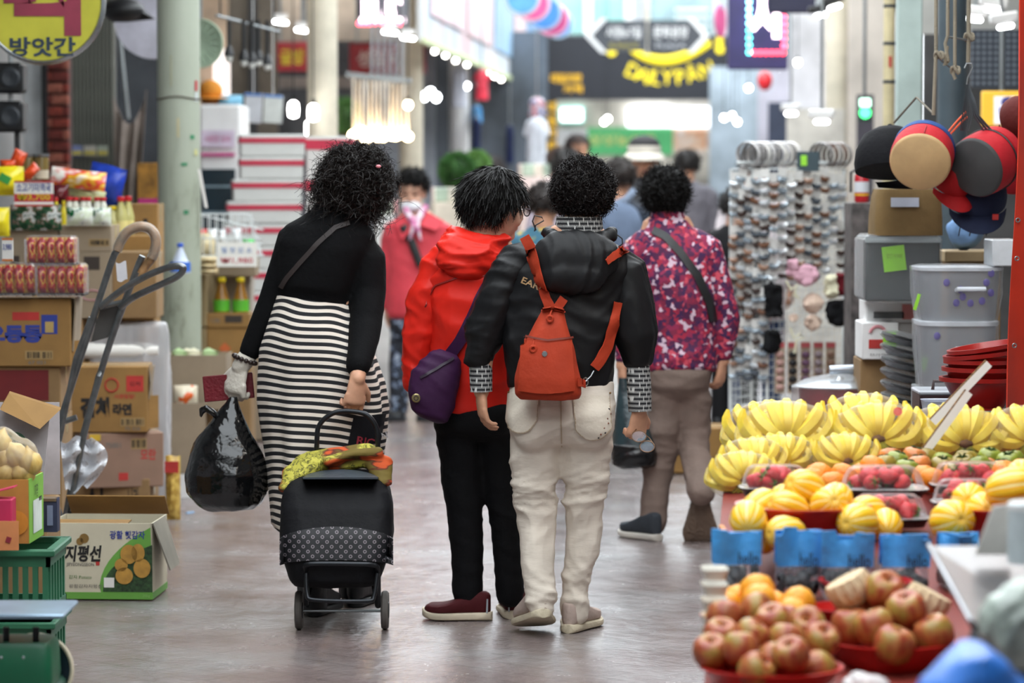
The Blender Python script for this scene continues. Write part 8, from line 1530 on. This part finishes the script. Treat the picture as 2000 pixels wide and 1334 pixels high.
# bar of black pendant bulbs
c = W(480,45,17.5);o = thing('pendant_bar','steel bar with five black pendant bulbs hanging over the fridge','lamp',c);l = c;ob('bar',G().cyl(W(422,30,17.3) - l,W(545,62,17.8) - l,.008,8),M_steel,o)
for k,(px,py) in enumerate(((447,110),(476,118),(492,122),(505,118),(522,126))):
    p = W(px,py,17.4 + .08 * k) - l;t_ = W(px,40,17.4 + .08 * k) - l;pe = ob('pendant',G().cyl(t_,p + (0,0,.05),.012,8).lathe([(.012,.06),(.018,.05),(.028,.02),(.03,.0)],14,p),M_black,o);ob('bulb',G().ell(p + (0,0,-.012),(.022,.022,.024),12,8),mat('unlit_bulb','#c9c9c4',.2),pe)
for px in (430,535): p = W(px,35,17.5) - l;ob('cable',G().cyl(p,(p[0],p[1],3.55 - l[2]),.005,6),M_black,o)
# glowing white pendants
for k,(px,py,Y) in enumerate(((573,214,20.8),(612,220,20.0),(606,250,21.4))):
    c = W(px,py,Y);o = thing('pendant_lamp',('glowing capsule pendant left of the second pillar','glowing capsule pendant in front of the second pillar','lowest glowing capsule pendant by the second pillar')[k],'lamp',c);ob('bulb',G().lathe([(.001,-.055),(.03,-.045),(.034,0),(.03,.04),(.012,.055)],16),glow('white_capsule','#fffdfa',14),o);ob('socket',G().cyl((0,0,.055),(0,0,.09),.014,8),M_black,o);ob('cord',G().cyl((0,0,.09),(0,0,3.55 - c[2]),.004,6),M_black,o)
# warm chandelier
YL = 22.5;c = W(745,262,YL);o = thing('chandelier','warm glowing chandelier of hanging glass rods above the striped skirt woman','lamp',c);l = c;ob('bar',G().box(W(740,152,YL) - l,(.48,.06,.04),roty(.1)),M_steel,o);ob('bar',G().box(W(735,165,YL + .2) - l,(.3,.05,.03)),M_steel,o)
RS2 = random.Random(9)
for k in range(14):
    px = 690 + 8.2 * k;p = W(px,262 + RS2.uniform(-6,10),YL + RS2.uniform(-.12,.12)) - l;ob('glass_rod',G().cyl(p + (0,0,.03),(p[0],p[1],W(0,152 + k,YL)[2] - l[2]),.008,6),mat('pale_glass_rod','#e6e2da',.15),o);ob('bulb',G().ell(p,(.034,.034,.03),12,8),glow('warm_bulb','#ffd9a0',30),o)
for k in range(6): px = 730 + 12 * k;p = W(px,50,YL) - l;ob('cable',G().cyl((p[0],p[1],3.55 - l[2]),W(px - 4,155,YL) - l,.012,6),mat('silver_cable','#a3a5aa',.3,.5),o)
lampbulb('globe_lamp','small warm globe lamp right of the chandelier',797,205,22,.028,24,None,'#ffe0b0')
for k,(px,py) in enumerate(((829,188),(852,190),(841,180))): lampbulb('shop_lamp',('white shop lamp left one of three','white shop lamp right one of three','white shop lamp upper one of three')[k],px,py,26.5,.034,14,'shop lamps','#f6fbff')
for k,(px,py,w_) in enumerate(((639,14,30),(548,42,22),(590,58,20),(762,62,24),(797,73,22))):
    c = W(px,py,21.5);o = thing('strip_light',('short tube light above the second pillar','tube light left of the second pillar, nearer one','tube light left of the second pillar, farther one','tube light under the left LED sign, left one','tube light under the left LED sign, right one')[k],'lamp',c);ob('tube',G().limb([(-w_ / 560,0,0),(w_ / 560,0,-.01)],[.012,.012],10),glow('cool_tube','#fbfdff',14),o);ob('housing',G().box((0,0,.04),(w_ / 240,.06,.03)),M_white,o);ob('hanger',G().cyl((0,0,.05),(0,0,3.55 - c[2]),.008,6),M_steel,o)
# signs on the left
for k,(x0,x1,y0,y1,s,cc,lab) in enumerate(((541,601,82,140,'글방','#c9b02c','red sign with yellow lettering left of the second pillar'),(682,832,84,145,'성당 수선','#d8b9b6','wide red sign with pale lettering behind the chandelier'))):
    x,w,z0,h = rect(x0,x1,y0,y1,26.5 if k else 24);o = thing('red_sign',lab,'sign',(x,26.5 if k else 24,z0));ob('panel',G().box((0,.03,h / 2),(w,.06,h),bev=.01),mat('red_sign_board','#a3212f',.5),o);text(s,mat('letters' + cc,cc,.5),o,(0,-.005,h / 2),width=w * .8,height=h * .55,bold=.04)
    for e in (-1,1): ob('hanger',G().cyl((e * w * .4,.03,h),(e * w * .4,.03,3.55 - z0),.012,6),M_steel,o)
def led_sign(label,x0,x1,y0,y1,Y,s,tx,ty,tw,th,dots,case='#1b1430'):
    x,w,z0,h = rect(x0,x1,y0,y1,Y);o = thing('led_sign',label,'sign',(x,Y,z0));ob('case',G().box((0,.05,h / 2),(w,.1,h),bev=.01),mat('led_case' + case,case,.4),o);p = W(tx,ty,Y) - (x,Y,z0)
    text(s,glow('led_pink_white','#ffe6f2',6),o,(p[0],-.006,p[2]),width=tw / (6000 / Y),height=th / (6000 / Y),bold=.06)
    dm = {}
    for (px,py,c) in dots:
        if c not in dm: dm[c] = mesh_of('led_dot',G().ell((0,0,0),(.018,.01,.018),10,6));dm[c].materials.append(glow('led' + c,c,7))
        q = W(px,py,Y) - (x,Y,z0);d_ = ob('led_dot',dm[c],None,o);d_.location = (q[0],-.008,q[2])
    ob('hanger',G().cyl((0,.05,h),(0,.05,max(h + .05,4.3 - z0)),.02,8),M_steel,o);return o
D = [(1463,y,'#8fe8ff' if y < 60 else '#5fe0d8') for y in range(4,106,14)] + [(1463 + 11 * k,103,'#ff3b4a') for k in range(1,7)] + [(1531,y,'#ff5068') for y in range(6,104,14)]
led_sign('large LED sign with pink white lettering and coloured dot border',1422,1540,-60,136,23,'시',1494,32,58,84,D,'#3a3566')
led_sign('small LED sign with glowing pink lettering above the chandelier',697,798,-30,50,23,'로또',747,22,88,44,[(702 + 9 * k,46,'#ff5068') for k in range(10)])
x,w,z0,h = rect(1500,1594,-40,25,21);o = thing('dark_sign_box','dark navy sign box cut off by the top edge','sign',(x,21,z0));ob('case',G().box((0,.05,h / 2),(w,.1,h),bev=.01),mat('navy_case','#1c1d3a',.5),o);ob('hanger',G().cyl((0,.05,h),(0,.05,4.3 - z0),.02,8),M_steel,o)
# black and yellow shop board at the far end
YN = 40;x,w,z0,h = rect(1068,1458,70,195,YN);o = thing('shop_board','big black shop board with yellow curved lettering and arc','sign',(x,YN,z0));ob('board',G().box((0,.08,h / 2),(w,.16,h),bev=.01),mat('charcoal_board','#22242b',.5,var=.05),o)
M_yel = mat('lit_yellow','#f2d91e',.5,emis=.5,var=0);s_ = 6000 / YN;loc = np.array([x,YN,z0])
for k,ch in enumerate('DAILY PÂN'):
    if ch == ' ': continue
    px,py = {0: (1237,139),1: (1256,147),2: (1270,150),3: (1283,152),4: (1303,151),6: (1329,150),7: (1351,142),8: (1380,136)}[k];t = (px - 1237) / 143.;p = W(px,py,YN) - loc;text(ch,M_yel,o,(p[0],-.01,p[2]),height=(34 if ch == 'Â' else 28) / s_,bold=.008,ry=.42 * math.cos(t * PI))
ob('arc',G().tube([W(1233 + 155 * t,98 + 26 * math.sin(PI * (t ** .9)) - 14 * t,YN) - loc - (0,.02,0) for t in np.linspace(0,1,20)],[(8 / s_ * (.55 + .6 * math.sin(PI * min(1,t * 1.0)) ** .6),.02) for t in np.linspace(0,1,20)],8),M_yel,o)
for (px,py,rr) in ((1405,80,7),(1406,96,9),(1194,100,10)): ob('dot',G().lathe([(0,0),(rr / s_,0),(rr / s_,.01),(0,.01)],16,W(px,py,YN) - loc - (0,.012,0),rotx(PI / 2)),M_yel,o)
M_yel2 = mat('amber_letters','#d9a81e',.5,emis=.6,var=0);p = W(1106,153,YN) - loc;text('데일리판',M_yel2,o,(p[0],-.01,p[2]),width=60 / s_,height=18 / s_,bold=.03);p = W(1119,174,YN) - loc;text('카페',M_yel2,o,(p[0],-.01,p[2]),width=36 / s_,height=15 / s_,bold=.03)
for e in (-1,1): ob('stanchion',G().box((e * w * .49,.1,-z0 / 2),(.12,.12,z0)),M_dark,o,smooth=False)
x2,w2,z2,h2 = rect(1068,1088,195,330,39.8);vs = thing('vertical_sign','narrow dark vertical sign with yellow figures under the black board','sign',(x2,40.005,z2));ob('panel',G().box((0,0,h2 / 2),(w2,.06,h2)),mat('charcoal_board','#22242b',.5),vs,smooth=False)
for k in range(5): text('데일리판빵'[k],M_yel2,vs,(0,-.035,h2 * (.9 - .19 * k)),height=.14,bold=.02)
# direction sign with two arrows
YD2 = 34
for k,(x0,x1,s,s2,lab) in enumerate(((1146,1262,'시장6·7길','둘째골목','left pointing dark grey direction sign with white chevron'),(1266,1382,'문화광장','PLAZA','right pointing dark grey direction sign with white chevron'))):
    a = W(x0,100,YD2);b = W(x1,40,YD2);cz = (a[2] + b[2]) / 2;cx = (a[0] + b[0]) / 2;w = b[0] - a[0];h = b[2] - a[2];e = -1 if k == 0 else 1;o = thing('direction_sign',lab,'sign',(cx,YD2,cz),0);o.rotation_euler = (0,0,0)
    ob('panel',G().prism([(-e * w / 2,-h / 2),(e * w * .25,-h / 2),(e * w / 2,0),(e * w * .25,h / 2),(-e * w / 2,h / 2)][::-e],-.02,.02),mat('slate_sign','#43464c',.5),o,smooth=False);ob('chevron',G().prism([(e * w * .16,-h * .56),(e * w * .26,-h * .56),(e * w * .53,0),(e * w * .26,h * .56),(e * w * .16,h * .56),(e * w * .42,0)][::-e],-.03,.03),M_white,o,smooth=False)
    text(s,M_white,o,(-e * w * .12,-.024,h * .12),width=w * .58,height=h * .38,bold=.02);text(s2,mat('dull_yellow','#a89a3a',.6) if k == 0 else mat('pale_grey_letters','#b9bcc0',.6),o,(-e * w * .12,-.024,-h * .32),width=w * .5,height=h * .18)
    if k == 0: ob('post',G().cyl((w / 2 + .01,.03,-h * .6),(w / 2 + .01,.03,4.3 - cz),.035,10),mat('cream_post','#cfc9ba',.5),o)
# paper disc garland
for k,(px,py,r_,c1,c2) in enumerate(((1020,-4,44,'#5aa0d8','#c7d9ea'),(1040,8,44,'#d8538f','#f0c3d6'),(1062,25,44,'#3f86cf','#a9c8e8'),(1078,38,42,'#b83b78','#e7a9c6'),(1090,46,38,'#4f95d6','#bcd8ee'))):
    Y = 24 + 1.0 * k;c = W(px,py,Y);r = r_ / (6000 / Y) * .8;o = thing('paper_disc','round %s paper disc in the overlapping garland, %s from the left' % (('blue','pink','blue','magenta','blue')[k],('first','second','third','fourth','fifth')[k]),'garland',c,0,'paper discs');ob('disc',G().lathe([(0,0),(r * .82,0),(r * .82,.02),(0,.02)],32,R=rotx(PI / 2)),mat('disc' + c1,c1,.5),o);ob('disc_rim',G().tube([(r * .91 * math.cos(a),0,r * .91 * math.sin(a)) for a in np.linspace(0,2 * PI,32,endpoint=False)],[(.02,r * .1)] * 32,6,closed=True,side=(0,1,0)),mat('disc' + c2,c2,.5),o);ob('string',G().cyl((0,0,r),(0,0,4.3 - c[2]),.004,6),M_white,o)
c = W(1405,40,29);o = thing('paper_disc','narrow pink and blue paper streamer beside the large LED sign','garland',c);ob('disc',G().lathe([(0,0),(.16,0),(.16,.02),(0,.02)],28,R=rotz(1.2) @ rotx(PI / 2)),mat('disc#d8538f','#d8538f',.5),o);ob('streamer',G().box((0,0,.26),(.07,.05,.3)),mat('disc#bcd8ee','#bcd8ee',.5),o);ob('string',G().cyl((0,0,.3),(0,0,4.3 - c[2]),.004,6),M_white,o)
# spot lights and lamps on the right
for k,(px,py,Y,an) in enumerate(((1630,14,18.5,-.3),(1603,30,20,-.2),(1938,20,15.5,.2),(1903,38,15.8,.1),(1964,52,15.4,-.15),(1605,238,17,0),(1545,222,22.2,0))):
    c = W(px,py,Y);o = thing('shop_spot','lit white shop lamp on the right, %s' % ('beside the dark navy sign box','below the dark navy sign box','top one above the pegboard','middle one above the pegboard','lowest one above the pegboard','hanging in front of the cream pillar','hanging left of the cream board')[k],'lamp',c);o.rotation_euler = (0,an,0);ob('tube',G().limb([(-.03,0,0),(.03,0,0)],[.012,.012],10),glow('cool_tube','#fbfdff',14),o);ob('shade',G().box((0,.01,.045),(.14,.08,.05),bev=.01),M_black if k < 2 else M_white,o);ob('stem',G().cyl((0,.01,.06),(0,.01,3.55 - c[2]),.008,6),M_steel,o)
for k,(px,py,Y) in enumerate(((1414,230,33),(1430,226,33),(1440,238,33),(1462,172,30),(1520,130,26),(1558,122,26),(1180,238,36),(1187,232,36),(912,168,30))): lampbulb('far_bulb','small far bulb %s' % ('near the right shop, left one','near the right shop, middle one','near the right shop, right one','beside the red balloon','left of the cream pillar, lower one','left of the cream pillar, upper one','in front of the green banner, left one','in front of the green banner, right one','beside the red hanging robe')[k],px,py,Y,.026,14,'far bulbs','#ffffff',3.55)
x,w,z0,h = rect(1675,1704,188,238,20);o = thing('green_led_sign','small green lit sign behind the pale teal post','sign',(x,20,z0));ob('case',G().box((0,.04,h / 2),(w,.08,h)),M_dark,o,smooth=False);ob('green_light',G().lathe([(0,0),(.035,0),(.035,.01),(0,.01)],16,(0,-.006,h * .35),rotx(PI / 2)),glow('green_led','#3fe07a',4),o);ob('white_light',G().box((0,-.006,h * .75),(w * .7,.01,h * .3)),glow('mint_led','#c6ffe0',3),o);ob('hanger',G().cyl((0,.04,h),(0,.04,3.55 - z0),.012,8),M_steel,o)
# balloon, hanging robe, T-shirt, banners
c = W(1494,158,27);o = thing('balloon','red balloon beside the large LED sign','balloon',c);ob('skin',G().ell((0,0,0),(.065,.065,.085),18,12),mat('red_balloon','#e0343c',.25),o);ob('string',G().cyl((0,0,.08),(0,0,4.0 - c[2]),.004,5),M_white,o)
def garment(label,x0,x1,y0,y1,Y,m,sleeves=True,cat='garment',d=.08):
    x,w,z0,h = rect(x0,x1,y0,y1,Y);o = thing('hanging_garment',label,cat,(x,Y,z0));g = G().loft([ring((0,0,z),hw * w / 2,d * q,32,3,None,lambda a,z=z: .04 * np.sin(6 * a + 3 * z)) for z,hw,q in ((0,.85,1),(h * .5,.78,1),(h * .8,.78,1),(h * .93,.6,.8),(h,.3,.4))])
    if sleeves:
        for e in (-1,1): g.limb([(e * w * .3,0,h * .88),(e * w * .45,0,h * .7)],[.06 * w / .4,.05 * w / .4],12)
    ob('cloth',cloth(g,max(.008,w * .03),3,5,.006),m,o,sharp=180);ob('hanger',G().tube([(-w * .25,0,h * .97),(0,0,h * 1.04),(w * .25,0,h * .97)],.006,6).cyl((0,0,h * 1.04),(0,0,3.55 - z0),.006,6),M_steel,o)
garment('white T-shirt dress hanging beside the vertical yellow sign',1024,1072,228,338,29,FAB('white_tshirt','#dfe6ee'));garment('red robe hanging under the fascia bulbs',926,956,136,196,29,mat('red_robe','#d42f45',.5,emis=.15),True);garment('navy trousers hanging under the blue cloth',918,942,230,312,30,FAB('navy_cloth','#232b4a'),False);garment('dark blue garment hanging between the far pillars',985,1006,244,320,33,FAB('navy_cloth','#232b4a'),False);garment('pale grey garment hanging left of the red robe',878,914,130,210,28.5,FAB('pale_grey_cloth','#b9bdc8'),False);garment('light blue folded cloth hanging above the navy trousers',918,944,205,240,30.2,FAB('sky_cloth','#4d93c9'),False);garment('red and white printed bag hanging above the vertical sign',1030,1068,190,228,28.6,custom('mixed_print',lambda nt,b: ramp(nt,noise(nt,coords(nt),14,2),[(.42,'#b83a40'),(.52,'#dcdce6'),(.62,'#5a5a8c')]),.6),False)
for k,(x0,x1,y0,y1,c,lab) in enumerate(((478,512,182,240,'#c9cdd2','white calendar sheet with blue band hanging by the fridge, left one'),(515,552,185,240,'#c4c8c4','white calendar sheet with blue band hanging by the fridge, right one'))):
    x,w,z0,h = rect(x0,x1,y0,y1,19.5);o = thing('calendar_sheet',lab,'paper',(x,19.5,z0),.2 * k);ob('sheet',G().box((0,0,h / 2),(w,.004,h),roty(.06)),mat('sheet' + c,c,.7),o,smooth=False);ob('blue_band',G().box((0,-.004,h * .95),(w,.004,h * .08),roty(.06)),mat('blue_band','#3f78c0',.6),o,smooth=False);ob('string',G().cyl((0,0,h),(0,0,3.55 - z0),.003,5),M_white,o)
# shrubs
def shrub(label,px,py,Y,r,seed,col='#3f6a35',pot=True):
    c = W(px,py,Y);o = thing('ball_shrub',label,'plant',(c[0],Y,0));rs = np.random.RandomState(seed);D = rs.normal(size=(2600,3));D /= np.linalg.norm(D,axis=1)[:,None];P = D * r * (.72 + .28 * rs.rand(2600,1));a = rs.normal(size=(2600,3));a /= np.linalg.norm(a,axis=1)[:,None];b = np.cross(D,a);b /= np.linalg.norm(b,axis=1)[:,None] + 1e-9;L = r * .22
    V = np.stack([P,P + D * L * .5 + b * L * .28,P + D * L + a * L * .2,P + D * L * .5 - b * L * .28],1).reshape(-1,3) + (0,0,c[2]);F = [(4 * k,4 * k + 1,4 * k + 2,4 * k + 3) for k in range(2600)]
    ob('leaves',G().add(V,F).ell((0,0,c[2]),r * .6,16,10),mat('leaf' + col,col,.6,var=.35,vs=10),o,kind='stuff');ob('stem',G().cyl((0,0,.3),(0,0,c[2]),.03,8),mat('bark','#5e4a36',.9),o)
    ob('pot',G().lathe([(.13,0),(.17,.28),(.18,.3),(.15,.3),(.14,.26),(0,.26)],24),mat('terracotta','#9a6a4c',.8),o)
shrub('round clipped green shrub behind the masked woman',893,333,22,.125,3);shrub('paler round shrub behind the clipped one',930,322,24.5,.11,4,'#6f9a55');shrub('tall soft green plant behind the second pillar',672,225,24,.13,5,'#5c8a52')
# distant stall tables in the aisle gaps
for k,(x0,x1,y0,Y,c,lab) in enumerate(((840,905,395,21,'#c9bfae','pale covered stall table behind the red jacket woman'),(1010,1075,345,24,'#d9c6c2','pink and white heaped stall table in the far aisle'),(730,765,420,20.2,'#d8d8d4','white stall table left of the masked woman'))):
    x,w,z0,h = rect(x0,x1,y0,y0 + 20,Y);H_ = z0 + h;o = thing('stall_table',lab,'table',(x,Y,0));ob('table_cloth',G().loft([ring((0,.25,z),w / 2 * q,.3 * q,32,6,None,lambda a,q=q: .015 * np.sin(15 * a)) for z,q in ((.02,1.04),(H_ - .02,1.0),(H_,.97))]),mat('tablecloth' + c,c,.7),o)
    for j in range(7): ob('parcel',G().box((-w * .4 + w * .13 * j,.15 + .1 * (j % 2),H_ + .05),(w * .12,.12,.1),rotz(j),bev=.01),mat('parcel%d' % (j % 4),('#d8d2c8','#c98a8a','#9fb0a0','#d9c27a')[j % 4],.6),o)

# unseen ceiling tube lights, added to brighten the side shops and fruit stall
clm = mesh_of('tube',G().limb([(-.55,0,0),(.55,0,0)],[.022,.022],10));clm.materials.append(glow('ceiling_added_tube','#fff8ee',34))
chm = mesh_of('housing',G().box((0,0,.045),(1.2,.14,.05),bev=.01));chm.materials.append(M_white)
for k,(x,y) in enumerate(((1.35,6.6),(1.6,8.6),(2.3,11.5),(2.5,15),(2.9,19),(3.3,24),(3.6,30),(-2.2,20),(-1.9,24),(-1.6,27.5),(-1.2,31.5))):
    o = thing('added_ceiling_light','added unseen tube light under the %s shop ceiling, %s from the front' % ('right' if x > 0 else 'left',('first','second','third','fourth','fifth','sixth','seventh')[k if x > 0 else k - 7]),'lamp',(x,y,3.45 if y > 9 else 2.75),0,'added ceiling tube lights');ob('tube',clm,None,o);ob('housing',chm,None,o);ob('stem',G().cyl((0,0,.06),(0,0,3.6 - o.location.z),.012,6),M_steel,o)
bpy.data.objects.remove(_TX['o']);bpy.data.curves.remove(_TX['c']);bpy.data.scenes.remove(TMP)
# look-alikes are told apart by their place in the row
ORD = 'first second third fourth fifth sixth seventh eighth ninth tenth eleventh twelfth thirteenth fourteenth fifteenth sixteenth seventeenth eighteenth nineteenth twentieth'.split()
GR = {}
for o in COL.objects:
    if o.parent is None and o.get('group') and o.get('label'): GR.setdefault(o['label'],[]).append(o)
for lab,L in GR.items():
    if 1 < len(L) <= 20 and len(lab.split()) <= 12 and 'ceiling tube' not in L[0]['group']:
        for k,o in enumerate(sorted(L,key=lambda q: q.location.x / max(.1,q.location.y))): o['label'] = '%s, %s from left' % (lab,ORD[k])
